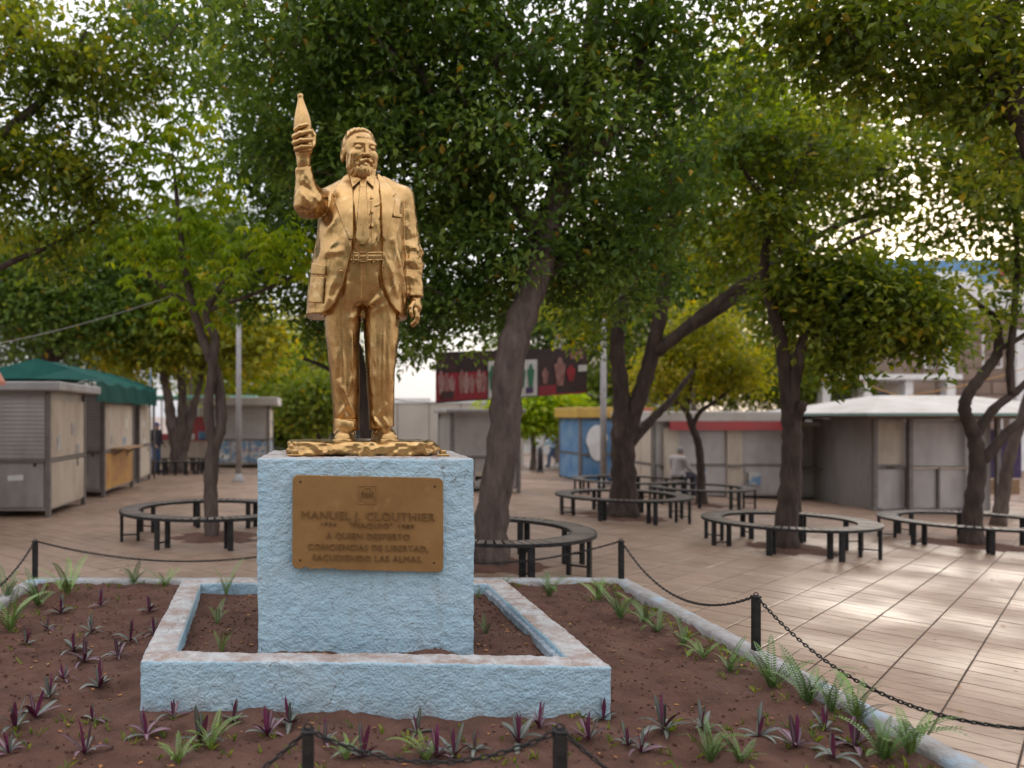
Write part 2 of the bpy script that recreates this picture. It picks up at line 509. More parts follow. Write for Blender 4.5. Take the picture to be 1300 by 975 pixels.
def slab_matrix(X, Y, k):
    e = .05
    nx = -(zg(X + e, Y) - zg(X - e, Y)) / (2 * e); ny = -(zg(X, Y + e) - zg(X, Y - e)) / (2 * e)
    n = Vector((nx + .004 * math.sin(k * 7.1), ny + .004 * math.cos(k * 3.7), 1)).normalized()
    q = Vector((0, 0, 1)).rotation_difference(n).to_matrix().to_4x4()
    return Matrix.Translation((X, Y, zg(X, Y) + .0012 * math.sin(k * 12.9))) @ q @ Matrix.Rotation(rad(45) + (0 if (k * 7919) % 5 else .004), 4, 'Z')
rest_v, rest_f = [], []
sv = [v.co.copy() for v in slab_mesh.vertices]; sf = [tuple(p.vertices) for p in slab_mesh.polygons]
for k, (out, Y, X, x, y) in enumerate(cand):
    M4 = slab_matrix(X, Y, k)
    if k < 300 and not out:
        o = bpy.data.objects.new('paving_slab', slab_mesh); col.objects.link(o); o.parent = paving; o.matrix_local = M4
    else:
        n = len(rest_v)
        rest_v += [tuple(M4 @ c) for c in sv]; rest_f += [tuple(i + n for i in f) for f in sf]
rest = link('paving_slabs', arr_mesh('paving_slabs', rest_v, rest_f, False), paving, m_pave)
rest['kind'] = 'stuff'

# ------------------------------------------------------------------ planting bed
BED_Z = 0.075
def bed_z(X, Y):
    z = BED_Z + .016 * fbm(X * 1.3, Y * 1.3, None, 3, 3) + .018 * fbm(X * 6, Y * 6, None, 3, 12)
    d = vnoise(X * 3.1, Y * 3.1, None, 33)
    z = z - .045 * np.clip(d - .35, 0, 1) / .65
    ex = np.minimum(np.minimum(X - BX0 - .12, BX1 - .12 - X), np.minimum(Y - BY0 - .12, BY1 - .12 - Y))
    return z - .03 * np.exp(-np.clip(ex, 0, 9) / .12)
nx_, ny_ = 300, 250
gx = np.linspace(BX0 + .10, BX1 - .10, nx_); gy = np.linspace(BY0 + .10, BY1 - .10, ny_)
GX, GY = np.meshgrid(gx, gy, indexing='ij')
GZ = bed_z(GX, GY) + .006 * fbm(GX * 22, GY * 22, None, 2, 71)
i = np.arange((nx_ - 1) * (ny_ - 1)); a = (i // (ny_ - 1)) * ny_ + i % (ny_ - 1)
soil = link('soil_bed', arr_mesh('soil_bed', np.stack([GX, GY, GZ], -1).reshape(-1, 3), np.stack([a, a + ny_, a + ny_ + 1, a + 1], 1)), None, m_soil)
tag(soil, kind='structure')

def ring_strip(name, loops, close=True, jitter=None, mat=None, parent=None):
    """surface swept round a closed outline; loops = list of (n,3) arrays, one per profile point"""
    A = np.stack(loops, 1)                            # n, m, 3
    n, m = A.shape[:2]
    if jitter is not None: A = jitter(A)
    i = np.arange(n * (m - 1)); r = i // (m - 1); c = i % (m - 1)
    r2 = (r + 1) % n
    q = np.stack([r * m + c, r2 * m + c, r2 * m + c + 1, r * m + c + 1], 1)
    return link(name, arr_mesh(name, A.reshape(-1, 3), q), parent, mat)
def quad_loop(cs, step):
    out = []
    for k in range(4):
        a, b = np.array(cs[k]), np.array(cs[(k + 1) % 4])
        m = max(int(round(np.linalg.norm(b - a) / step)), 1)
        out += [a + (b - a) * t / m for t in range(m)]
    return np.array(out)
def swept_quad(outer, inner, prof, step):
    """prof = list of (t, z): t 0 at the outer edge, 1 at the inner edge"""
    n4 = [max(int(round(np.linalg.norm(np.array(outer[(k + 1) % 4]) - np.array(outer[k])) / step)), 1) for k in range(4)]
    loops = []
    for t, z in prof:
        pts = []
        for k in range(4):
            a = np.array(outer[k]) * (1 - t) + np.array(inner[k]) * t
            b = np.array(outer[(k + 1) % 4]) * (1 - t) + np.array(inner[(k + 1) % 4]) * t
            pts += [(*(a + (b - a) * s / n4[k]), z) for s in range(n4[k])]
        loops.append(np.array(pts))
    return loops
# kerb round the bed
co = [(BX0, BY0), (BX1, BY0), (BX1, BY1), (BX0, BY1)]
ci = [(BX0 + .16, BY0 + .16), (BX1 - .16, BY0 + .16), (BX1 - .16, BY1 - .16), (BX0 + .16, BY1 - .16)]
def jit_curb(A):
    n = fbm(A[..., 0] * 7, A[..., 1] * 7, A[..., 2] * 7, 3, 9)
    A = A.copy(); A[..., 2] += .005 * n * (A[..., 2] > .05); A[..., 0] += .004 * n; A[..., 1] += .004 * fbm(A[..., 1] * 9, A[..., 0] * 9, A[..., 2] * 9, 2, 4)
    return A
kerb = ring_strip('kerb', swept_quad(co, ci, [(0, -.5), (0, -.03), (0, .04), (.0, .085), (.08, .105), (.5, .108), (.92, .105), (1, .085), (1, .02), (1, -.1)], .05), True, jit_curb, m_curb)
tag(kerb, kind='structure')

# ------------------------------------------------------------------ stucco
def stucco_material():
    m = bpy.data.materials.new('blue_stucco'); m.use_nodes = True
    nt = m.node_tree; N, L = nt.nodes, nt.links; b = N['Principled BSDF']; b.inputs['Roughness'].default_value = .72
    tc = N.new('ShaderNodeTexCoord'); geo = N.new('ShaderNodeNewGeometry')
    def noise(sc, de=6, ro=.6):
        n = N.new('ShaderNodeTexNoise'); n.inputs['Scale'].default_value = sc; n.inputs['Detail'].default_value = de; n.inputs['Roughness'].default_value = ro
        L.new(tc.outputs['Object'], n.inputs['Vector']); return n.outputs['Fac']
    def mr(v, lo, hi, a=0, c=1):
        r = N.new('ShaderNodeMapRange'); r.inputs[1].default_value = lo; r.inputs[2].default_value = hi; r.inputs[3].default_value = a; r.inputs[4].default_value = c
        L.new(v, r.inputs[0]); return r.outputs[0]
    def mth(op, x, y):
        k = N.new('ShaderNodeMath'); k.operation = op
        for i, s in enumerate((x, y)):
            if isinstance(s, (int, float)): k.inputs[i].default_value = s
            else: L.new(s, k.inputs[i])
        return k.outputs[0]
    def mix(f, a, c):
        x = N.new('ShaderNodeMix'); x.data_type = 'RGBA'; L.new(f, x.inputs[0])
        for s, v in ((6, a), (7, c)):
            if isinstance(v, tuple): x.inputs[s].default_value = (*v, 1)
            else: L.new(v, x.inputs[s])
        return x.outputs[2]
    base = mix(mr(noise(3.0), .35, .68), (0.33, 0.485, 0.575), (0.395, 0.545, 0.625))
    base = mix(mth('MULTIPLY', mr(noise(2.1), .54, .72), .55), base, (0.44, 0.51, 0.55))            # chalky worn areas
    base = mix(mth('MULTIPLY', mr(noise(28, 4, .7), .66, .72), .8), base, (0.25, 0.20, 0.17))       # small chips
    sx = N.new('ShaderNodeSeparateXYZ'); L.new(geo.outputs['Normal'], sx.inputs[0])
    top = mr(sx.outputs[2], .55, .85)
    worn = mix(mr(noise(5.5), .38, .62), (0.43, 0.41, 0.395), (0.29, 0.19, 0.14))                  # tops: paint walked off, earth stains
    worn = mix(mth('MULTIPLY', mr(noise(17), .5, .7), .7), worn, (0.55, 0.54, 0.53))
    base = mix(mth('MULTIPLY', top, .92), base, worn)
    sp = N.new('ShaderNodeSeparateXYZ'); L.new(tc.outputs['Object'], sp.inputs[0])
    low = mth('MULTIPLY', mr(sp.outputs[2], .20, .07), mr(noise(7), .35, .7))                       # earth splashed on the foot
    base = mix(mth('MULTIPLY', low, .65), base, (0.24, 0.15, 0.11))
    # rain streaks and hairline cracks
    mpv = N.new('ShaderNodeMapping'); mpv.inputs['Scale'].default_value = (16, 16, 1.1); L.new(tc.outputs['Object'], mpv.inputs['Vector'])
    ns = N.new('ShaderNodeTexNoise'); ns.inputs['Scale'].default_value = 1; ns.inputs['Detail'].default_value = 4; L.new(mpv.outputs['Vector'], ns.inputs['Vector'])
    base = mix(mth('MULTIPLY', mth('MULTIPLY', mr(ns.outputs['Fac'], .52, .74), mr(noise(1.7), .42, .62)), .5), base, (0.27, 0.30, 0.31))
    wv = N.new('ShaderNodeTexNoise'); wv.inputs['Scale'].default_value = 6; wv.inputs['Detail'].default_value = 5; L.new(tc.outputs['Object'], wv.inputs['Vector'])
    sc1 = N.new('ShaderNodeVectorMath'); sc1.operation = 'SCALE'; sc1.inputs[3].default_value = .30; L.new(wv.outputs['Color'], sc1.inputs[0])
    ad1 = N.new('ShaderNodeVectorMath'); ad1.operation = 'ADD'; L.new(tc.outputs['Object'], ad1.inputs[0]); L.new(sc1.outputs[0], ad1.inputs[1])
    vc = N.new('ShaderNodeTexVoronoi'); vc.feature = 'DISTANCE_TO_EDGE'; vc.inputs['Scale'].default_value = 3.4; L.new(ad1.outputs[0], vc.inputs['Vector'])
    crack = mth('MULTIPLY', mr(vc.outputs['Distance'], .010, .003), mr(noise(2.6), .50, .58))
    base = mix(mth('MULTIPLY', crack, .75), base, (0.13, 0.10, 0.085))
    L.new(base, b.inputs['Base Color'])
    bp = N.new('ShaderNodeBump'); bp.inputs['Strength'].default_value = .8; bp.inputs['Distance'].default_value = .008
    vo = N.new('ShaderNodeTexVoronoi'); vo.feature = 'SMOOTH_F1'; vo.inputs['Scale'].default_value = 52; vo.inputs['Smoothness'].default_value = .35
    dn = N.new('ShaderNodeVectorMath'); dn.operation = 'ADD'
    wn_ = N.new('ShaderNodeTexNoise'); wn_.inputs['Scale'].default_value = 14; wn_.inputs['Detail'].default_value = 3
    sv_ = N.new('ShaderNodeVectorMath'); sv_.operation = 'SCALE'; sv_.inputs[3].default_value = .05
    L.new(tc.outputs['Object'], wn_.inputs['Vector']); L.new(wn_.outputs['Color'], sv_.inputs[0])
    L.new(tc.outputs['Object'], dn.inputs[0]); L.new(sv_.outputs[0], dn.inputs[1]); L.new(dn.outputs[0], vo.inputs['Vector'])
    hsum = mth('ADD', mth('MULTIPLY', vo.outputs['Distance'], -.9), mth('MULTIPLY', noise(75, 5), .8))
    L.new(hsum, bp.inputs['Height']); L.new(bp.outputs['Normal'], b.inputs['Normal'])
    return m
m_stucco = stucco_material()
def stucco_disp(A, N3, amp):
    x, y, z = A[..., 0], A[..., 1], A[..., 2]
    w = .35 * fbm(x * 9, y * 9, z * 9, 2, 81)
    n = vnoise(x * 26 + w, y * 26, z * 34 + w, 5)
    n2 = 1 - 2 * np.abs(vnoise(x * 17 + 2 * w, y * 17, z * 25 + w, 15))
    n3 = vnoise(x * 60, y * 60, z * 70, 25)
    d = amp * (.55 * n + .5 * n2 + .4 * n3) + amp * .9 * fbm(x * 2, y * 2, z * 2, 2, 44)
    return A + N3 * d[..., None]

# planter walls
PO = [(-1.05, 4.74), (1.735, 4.625), (1.69, 7.08), (-1.19, 7.08)]
PI_ = [(-.865, 4.915), (1.535, 4.815), (1.505, 6.89), (-1.0, 6.89)]
PZ = .384
prof = [(0, z) for z in np.linspace(-.06, PZ - .012, 34)] + [(.03, PZ - .004)] + [(t, PZ) for t in np.linspace(.08, .92, 14)] + [(.97, PZ - .004)] + [(1, z) for z in np.linspace(PZ - .012, .16, 16)]
def jit_wall(A):
    a = np.stack([np.roll(A, -1, 0) - np.roll(A, 1, 0)], 0)[0]
    bdir = np.gradient(A, axis=1)
    n = np.cross(a, bdir); n /= (np.linalg.norm(n, axis=-1, keepdims=True) + 1e-9)
    nm = -n if (n[0, 5] * np.array([-.7, -.7, 0])).sum() < 0 else n
    # wander of the hand-made wall
    A = A.copy()
    A[..., 2] += np.where(A[..., 2] > .3, .006 * fbm(A[..., 0] * 2.5, A[..., 1] * 2.5, None, 2, 7), 0)
    return stucco_disp(A, nm, .0055)
planter = ring_strip('planter_box', swept_quad(PO, PI_, prof, .0125), True, jit_wall, m_stucco)
tag(planter, 'low rectangular planter wall of pale blue rough stucco around the pedestal', 'planter')
# exposed bricks of the inner right side, each laid by hand
m_brick = material('bare_block', (0.30, 0.36, 0.42), rough=.9, col2=(0.20, 0.19, 0.19), scale=7, bump=.6, bscale=45, col3=(0.36, 0.44, 0.5), scale3=4, lo3=.5, hi3=.62, rnd=.18)
rb = random.Random(3)
a, b = Vector((*PI_[1], 0)), Vector((*PI_[2], 0))
dv = (b - a).normalized(); ln_ = (b - a).length
for row in range(2):
    t = .03 + (.07 if row else 0)
    while t < ln_ - .12:
        w = rb.uniform(.14, .23); w = min(w, ln_ - .03 - t)
        c = a + dv * (t + w / 2) + Vector((-.012 + rb.uniform(-.006, .006), 0, PZ - .066 - row * .078 + rb.uniform(-.004, .004)))
        MB().box((0, 0, 0), (.045, w - rb.uniform(.010, .018), .066), 0, .009).build('brick', m_brick, planter)
        o = col.objects[-1] if False else bpy.data.objects[planter.children[-1].name]
        o.location = c; o.rotation_euler = (rb.uniform(-.03, .03), rb.uniform(-.04, .04), math.atan2(dv.y, dv.x) - math.pi / 2 + rb.uniform(-.03, .03))
        t += w
# earth inside the planter
def pz(X, Y):
    z = .285 + .018 * fbm(X * 2.2, Y * 2.2, None, 3, 5) + .010 * fbm(X * 9, Y * 9, None, 3, 15)
    for mx_, my_, h_, s_ in ((.78, 5.05, .075, .16), (-.02, 5.04, .035, .14), (.55, 5.05, .03, .12), (-.6, 5.6, .03, .25), (1.35, 5.5, .03, .2)):
        z = z + h_ * np.exp(-(((X - mx_) / s_) ** 2 + ((Y - my_) / .12) ** 2))
    return z
n1, n2 = 150, 120
gx = np.linspace(-1.06, 1.62, n1); gy = np.linspace(4.86, 6.95, n2)
GX, GY = np.meshgrid(gx, gy, indexing='ij')
i = np.arange((n1 - 1) * (n2 - 1)); a_ = (i // (n2 - 1)) * n2 + i % (n2 - 1)
psoil = link('planter_soil', arr_mesh('planter_soil', np.stack([GX, GY, pz(GX, GY)], -1).reshape(-1, 3), np.stack([a_, a_ + n2, a_ + n2 + 1, a_ + 1], 1)), None, m_soil)
tag(psoil, kind='structure')

# ------------------------------------------------------------------ pedestal
PED_Z = 1.573
PED_C = [(-.378, 5.19), (1.035, 5.15), (1.075, 6.27), (-.335, 6.31)]
loops = []
zs = np.concatenate([np.linspace(.20, PED_Z - .012, 106)])
pr = [(0, z) for z in zs] + [(.012, PED_Z - .003)] + [(t, PED_Z) for t in np.linspace(.03, .99, 24)]
cx = sum(p[0] for p in PED_C) / 4; cy = sum(p[1] for p in PED_C) / 4
inner = [(cx + (p[0] - cx) * .02, cy + (p[1] - cy) * .02) for p in PED_C]
def jit_ped(A):
    a = np.roll(A, -1, 0) - np.roll(A, 1, 0); b_ = np.gradient(A, axis=1)
    n = np.cross(a, b_); n /= (np.linalg.norm(n, axis=-1, keepdims=True) + 1e-9)
    if (n[5, 20] * np.array([0, -1, 0])).sum() < 0: n = -n
    A = A.copy()
    # ragged lower edge of the render coat: it curls outward a little where it stops
    A[..., 0] += .004 * fbm(A[..., 2] * 3, A[..., 0] * 3, A[..., 1] * 3, 2, 3)
    return stucco_disp(A, n, .0062)
pedestal = empty('pedestal', (0, 0, 0))
tag(pedestal, 'pale blue rough stucco pedestal block with a brass plaque on its front', 'pedestal')
ring_strip('block', swept_quad(PED_C, inner, pr, .0125), True, jit_ped, m_stucco, pedestal)

# plaque
m_brass = material('plaque_paint', (0.31, 0.17, 0.060), rough=.48, metal=.35, col2=(0.25, 0.13, 0.042), scale=4, bump=.12, bscale=30, col3=(0.35, 0.20, 0.075), scale3=9, lo3=.6, hi3=.76, rvar=.08)
PLY = 5.135
m_letter = material('letter_shade_paint', (0.20, 0.105, 0.034), rough=.5, metal=.3, col2=(0.15, 0.078, 0.026), scale=14)  # plaque paint darkened on the letters, standing in for the shadow round their edges
def pw(x, y): p = P(x, y, PLY); return (p.x, p.z)
outl = []
cs = [(371.5, 603.0), (562.5, 607.0), (562.5, 726.0), (371.0, 721.5)]
R = 7
rp = random.Random(5)
for k in range(4):
    p0 = Vector(cs[k]); pv = Vector(cs[k - 1]); nx2 = Vector(cs[(k + 1) % 4])
    d1 = (p0 - pv).normalized(); d2 = (nx2 - p0).normalized()
    cen = p0 - d1 * R + d2 * R
    for t in np.linspace(0, math.pi / 2, 7):
        outl.append(tuple(cen - d2 * R * math.cos(t) + d1 * R * math.sin(t)))
    e0 = p0 + d2 * R; e1 = nx2 - d2 * R; L_ = (e1 - e0).length
    m_ = int(L_ / 4)
    for t in range(1, m_):
        q = e0 + (e1 - e0) * t / m_
        wob = rp.uniform(-.35, .35)
        if k == 2 and 378 < q.x < 428: wob -= rp.choice((0, .6, 1.6, 2.4, .3))
        outl.append(tuple(q + Vector((-d2.y, d2.x)) * -wob))
poly = [pw(*p) for p in outl]
bm = bmesh.new()
vf = [bm.verts.new((x, PLY - .009, z)) for x, z in poly]
vs_ = [bm.verts.new((x * .994 + .006 * .375, PLY - .013, z * .994 + .006 * 1.148)) for x, z in poly]
vb = [bm.verts.new((x, PLY + .03, z)) for x, z in poly]
n = len(poly)
bm.faces.new(vs_)
for k in range(n):
    bm.faces.new((vf[k], vf[(k + 1) % n], vs_[(k + 1) % n], vs_[k])); bm.faces.new((vb[k], vb[(k + 1) % n], vf[(k + 1) % n], vf[k]))
bmesh.ops.recalc_face_normals(bm, faces=bm.faces)
me = bpy.data.meshes.new('plaque'); bm.to_mesh(me); bm.free()
plaque = link('plaque', me, pedestal, m_brass)
for sx, sy in ((381.5, 611.5), (552, 617.5), (381, 711), (551, 714.5)):
    p = P(sx, sy, PLY - .014)
    o = MB().lathe([(.001, .004), (.0065, .003), (.0075, 0), (.0075, -.004)], (0, 0, 0), 12).build('screw', m_screw, plaque)
    o.location = p; o.rotation_euler = (rad(90), 0, 0)
def raised_text(txt, x0, x1, ytop, ybot, name, tilt=0.02):
    cu = bpy.data.curves.new(name, 'FONT'); cu.body = txt; cu.extrude = .5; cu.offset = 0; cu.resolution_u = 3
    cu.space_character = 1.08
    tmp = bpy.data.objects.new(name, cu); col.objects.link(tmp)
    bpy.context.view_layer.update()
    me = bpy.data.meshes.new_from_object(tmp.evaluated_get(bpy.context.evaluated_depsgraph_get()))
    bpy.data.objects.remove(tmp); bpy.data.curves.remove(cu)
    n = len(me.vertices); co_ = np.zeros(n * 3, np.float32); me.vertices.foreach_get('co', co_); co_ = co_.reshape(-1, 3)
    lo, hi = co_.min(0), co_.max(0)
    a, b = pw(x0, ybot), pw(x1, ytop)
    caplo = 0.0; caphi = .73
    out = np.zeros_like(co_)
    out[:, 0] = a[0] + (co_[:, 0] - lo[0]) / (hi[0] - lo[0]) * (b[0] - a[0])
    out[:, 2] = a[1] + (co_[:, 1] - caplo) / (caphi - caplo) * (b[1] - a[1]) - tilt * (out[:, 0] - .375)
    out[:, 1] = PLY - .0125 - .0105 * (co_[:, 2] > 0) + .004 * (co_[:, 2] < 0)
    # every letter is a piece of its own
    par = list(range(n))
    def find(a):
        while par[a] != a:
            par[a] = par[par[a]]; a = par[a]
        return a
    polys = [tuple(p.vertices) for p in me.polygons]
    key = {}
    for i, c_ in enumerate(np.round(out, 6)):
        k = (float(c_[0]), float(c_[2])); par[find(i)] = find(key.setdefault(k, i))
    for p in polys:
        for v in p[1:]: par[find(v)] = find(p[0])
    groups = {}
    for p in polys: groups.setdefault(find(p[0]), []).append(p)
    for ps in groups.values():
        ids = sorted({v for p in ps for v in p}); mp_ = {v: i for i, v in enumerate(ids)}
        m2 = bpy.data.meshes.new(name); m2.from_pydata([tuple(out[v]) for v in ids], [], [tuple(mp_[v] for v in p) for p in ps])
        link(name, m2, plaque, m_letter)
    bpy.data.meshes.remove(me)
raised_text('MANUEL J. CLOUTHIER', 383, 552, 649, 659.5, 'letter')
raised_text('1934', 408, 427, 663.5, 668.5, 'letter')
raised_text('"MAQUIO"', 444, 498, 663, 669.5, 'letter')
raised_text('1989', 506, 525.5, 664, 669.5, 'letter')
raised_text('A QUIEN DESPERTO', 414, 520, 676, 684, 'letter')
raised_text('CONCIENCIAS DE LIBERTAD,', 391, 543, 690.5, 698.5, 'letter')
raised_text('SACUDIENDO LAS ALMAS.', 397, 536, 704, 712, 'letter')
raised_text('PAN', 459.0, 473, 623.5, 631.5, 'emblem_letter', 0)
emb = MB()
c = P(466.2, 628, PLY - .0145)
for k in range(28):
    a0, a1 = 2 * math.pi * k / 28, 2 * math.pi * (k + 1) / 28
    r0, r1 = .043, .053
    q = [(c.x + r * math.cos(t), c.z + r * math.sin(t)) for r, t in ((r0, a0), (r1, a0), (r1, a1), (r0, a1))]
    emb.prism(q, c.y - .004, c.y + .006)
emb.build('emblem_ring', m_brass, plaque)
emb = MB(); w = .058
for dx, dz, ww, hh in ((0, w, 2 * w + .006, .006), (0, -w, 2 * w + .006, .006), (-w, 0, .006, 2 * w - .008), (w, 0, .006, 2 * w - .008)):
    emb.box((c.x + dx, c.y + .001, c.z + dz), (ww, .009, hh))
emb.build('emblem_frame', m_brass, plaque)
# ------------------------------------------------------------------ the gilded statue
SU = 0.0057                                   # metres per modelling unit
S_ORG = Vector((0.342, 5.70, 1.6676))
gold = material('gold_paint', (0.50, 0.312, 0.130), rough=0.29, metal=0.95, col2=(0.31, 0.178, 0.066), scale=5.0, mixlo=.42, mixhi=.72,
                bump=0.16, bscale=16, rvar=.12, col3=(0.60, 0.42, 0.21), scale3=11.0, lo3=.58, hi3=.74, spec=.5, bdist=.012)

def PXY(G):
    s = 1 + 0.001 * G[1]
    return 400 + (G[0] + 60) / s, 528 + (32 - G[2]) / s
def pt(x, y, d):
    s = 1 + 0.001 * d
    return np.array(((x - 400) * s - 60, d, 32 - (y - 528) * s), np.float32)
def crease(f, PX, PY, G, items, front=True):
    m = (G[1] < 4) if front else True
    for x0, y0, x1, y1, w, h in items:
        d = seg2(PX, PY, x0, y0, x1, y1)
        L2 = (x1 - x0) ** 2 + (y1 - y0) ** 2
        if L2 > 60:                           # folds run out softly at both ends
            t = np.clip(((PX - x0) * (x1 - x0) + (PY - y0) * (y1 - y0)) / L2, 0, 1)
            h = h * np.clip(4.5 * t * (1 - t), 0, 1)
        f = f - np.where(m, h * np.exp(-(d / w) ** 2), 0).astype(np.float32)
    return f
def nets(fn, lo, hi, h, pad=3.0):
    # coarse pass first, then only the points near the surface
    k = 4; H = h * k
    C = grid([l - H for l in lo], [u + 2 * H for u in hi], H)
    fc = fn(C).astype(np.float32)
    near = np.abs(fc) < H * 1.25 + pad
    sg = fc < 0
    for ax in range(3):                       # cells where the sign flips are always kept
        d = np.diff(sg, axis=ax)
        a = [slice(None)] * 3; b = [slice(None)] * 3
        a[ax] = slice(0, -1); b[ax] = slice(1, None)
        near[tuple(a)] |= d; near[tuple(b)] |= d
    n = [int((u - l) / h) + 2 for l, u in zip(lo, hi)]
    io = [np.minimum(np.rint((np.arange(m) * h + H) / H).astype(int), fc.shape[i] - 1) for i, m in enumerate(n)]
    ix = np.ix_(*io)
    f = np.where(sg[ix], np.float32(-50), np.float32(50))
    m = near[ix]
    I = np.argwhere(m)
    pts = [I[:, i].astype(np.float32) * h + lo[i] for i in range(3)]
    f[m] = fn(pts)
    return surface_nets(f, lo, h)
def s_mesh(name, parts):
    vs, qs, n = [], [], 0
    for v, q in parts:
        vs.append(v); qs.append(q + n); n += len(v)
    return arr_mesh(name, np.concatenate(vs) * SU, np.concatenate(qs))

statue = empty('statue', S_ORG)
tag(statue, 'gold painted statue of a bearded man in a suit raising a bottle', 'statue')

# --- rocky base
def f_base(G):
    x, y, z = G
    f = sd_box(G, (-1.5, 2, -8), (95, 62, 10), 7)
    r = np.hypot(np.abs(x + 1.5) - 60, np.abs(y - 2) - 30)
    n = fbm(x / 17, y / 17, z / 9, 4, 5)
    f = smax(f, np.sqrt(np.maximum(np.abs(x + 1.5) - 50, 0) ** 2 + np.maximum(np.abs(y - 2) - 22, 0) ** 2) - 44 + (z + 8) * .25, 5)
    f = f + 3.4 * n * np.clip((-z + 6) / 9, .25, 1) + 1.6 * vnoise(x / 6, y / 6, z / 4, 9)
    return np.maximum(f, z - 1.2 + 0.5 * n)
base_o = link('rock_base', s_mesh('rock_base', [nets(f_base, (-108, -72, -22), (106, 76, 6), 1.5)]), statue, gold)
for bx, bw in ((-85, 7), (93, 7)):
    mb = MB(); mb.box((bx * SU, -56 * SU, -12.5 * SU), (bw * SU, 8 * SU, 7 * SU), .2, .006)
    mb.box((bx * SU, -56 * SU, -15.0 * SU), (15 * SU, 10 * SU, 2.2 * SU), -.1, .004)
    mb.build('anchor_lug', gold, statue)

# --- trousers
def f_trousers(G, detail=True):
    x, y, z = G
    PX, PY = PXY(G)
    l1 = sd_super(G, (8, 30, 80, 130, 170), (-20.5, -20, -22.5, -25, -25), (2, 2, -2, 0, 2), (17, 16.2, 18.5, 21.5, 24.5), (18, 18, 20, 25, 29), 2.15)
    l2 = sd_super(G, (8, 30, 80, 130, 170), (24.5, 24, 22.5, 24, 24), (0, 0, -4, -1, 2), (16.3, 15.8, 17.8, 21.5, 24.5), (18, 17.5, 20, 25, 29), 2.15)
    l1 = np.maximum(l1, z - 190); l2 = np.maximum(l2, z - 190)
    pel = sd_super(G, (150, 170, 200, 240), (0, 0, 1, 3), (2, 2, 1, 0), (46, 48, 50, 46), (28, 30, 34, 37), 2.4)
    pel = smax(pel, 168 - z, 10)
    f = smin(smin(l1, l2, 2.0), pel, 9)
    nz = fbm(x / 10 + .02 * z, y / 10, z / 34, 3, 21)
    f = f + 0.65 * nz * np.clip((225 - z) / 40, 0, 1)
    f = crease(f, PX, PY, G, [
        (431, 385, 439, 545, 3.2, 1.5), (487, 385, 483, 552, 3.2, 1.7), (461, 335, 461, 392, 1.6, -2.0),
        (461, 392, 440, 410, 4, 1.2), (462, 394, 490, 372, 4, 1.2), (464, 402, 496, 384, 3.5, 1.1), (465, 388, 486, 362, 3, -1.0),
        (430, 480, 436, 500, 4, 2.2), (432, 488, 453, 534, 3.2, 2.2), (428, 494, 447, 536, 3.2, -1.6), (446, 478, 440, 505, 3, 1.8), (440, 512, 430, 530, 3, 1.8),
        (428, 440, 428, 480, 3, 1.4), (448, 420, 446, 470, 3, 1.5), (474, 440, 474, 500, 3, -1.2), (493, 430, 495, 500, 3, 1.2),
        (474, 530, 484, 545, 2.5, 2.0), (486, 528, 494, 544, 2.5, 2.0), (470, 520, 478, 538, 3, 1.3), (490, 510, 482, 530, 3, 1.5),
        (424, 531, 456, 533, 1.4, -1.8), (424, 540, 455, 541, 6, 1.2), (442, 345, 437, 385, 3, 1.5), (478, 345, 482, 375, 2.4, 1.4)])
    hem = 12 + .10 * (x + 20) + 1.2 * vnoise(x / 9, y / 9, None, 4)
    return np.maximum(np.maximum(f, hem - z), z - 236)
trousers = link('trousers', s_mesh('trousers', [nets(f_trousers, (-56, -44, 4), (56, 42, 240), 1.0)]), statue, gold)

# --- shoes
def f_shoe(heel, toe):
    def f(G):
        x, y, z = G
        up = smin(sd_chain(G, [((heel[0], heel[1], 8), 11), ((toe[0] * .5 + heel[0] * .5, -10, 8), 11.5), ((toe[0], toe[1], 4), 10.5)], 4),
                  sd_cone(G, (heel[0], heel[1] - 4, 8), (heel[0], heel[1] - 2, 26), 11, 10), 6)
        up = np.where(z > 10, up + (z - 10) * .12, up)
        PX, PY = PXY(G)
        for t in (0.30, 0.42, 0.54):
            cx = heel[0] + (toe[0] - heel[0]) * t; cyy = heel[1] + (toe[1] - heel[1]) * t
            up = up - np.where(z > 9, 1.1 * np.exp(-((y - cyy) / 1.6) ** 2), 0)
        sole = sd_chain(G, [((heel[0], heel[1], 0), 13), ((toe[0] * .5 + heel[0] * .5, -10, 0), 13), ((toe[0], toe[1], 0), 13)], 4)
        sole = np.maximum(np.maximum(sole, z - 4.2), -z - 1.5)
        return smin(np.maximum(up, -z), sole, 1.0) + .35 * vnoise(x / 6, y / 6, z / 6, 2)
    return f
for heel, toe in (((-20, 10), (-26, -30)), ((24, 8), (31, -32))):
    lo = (min(heel[0], toe[0]) - 18, toe[1] - 18, -3); hi = (max(heel[0], toe[0]) + 18, heel[1] + 20, 32)
    link('shoe', s_mesh('shoe', [nets(f_shoe(heel, toe), lo, hi, .8)]), statue, gold)

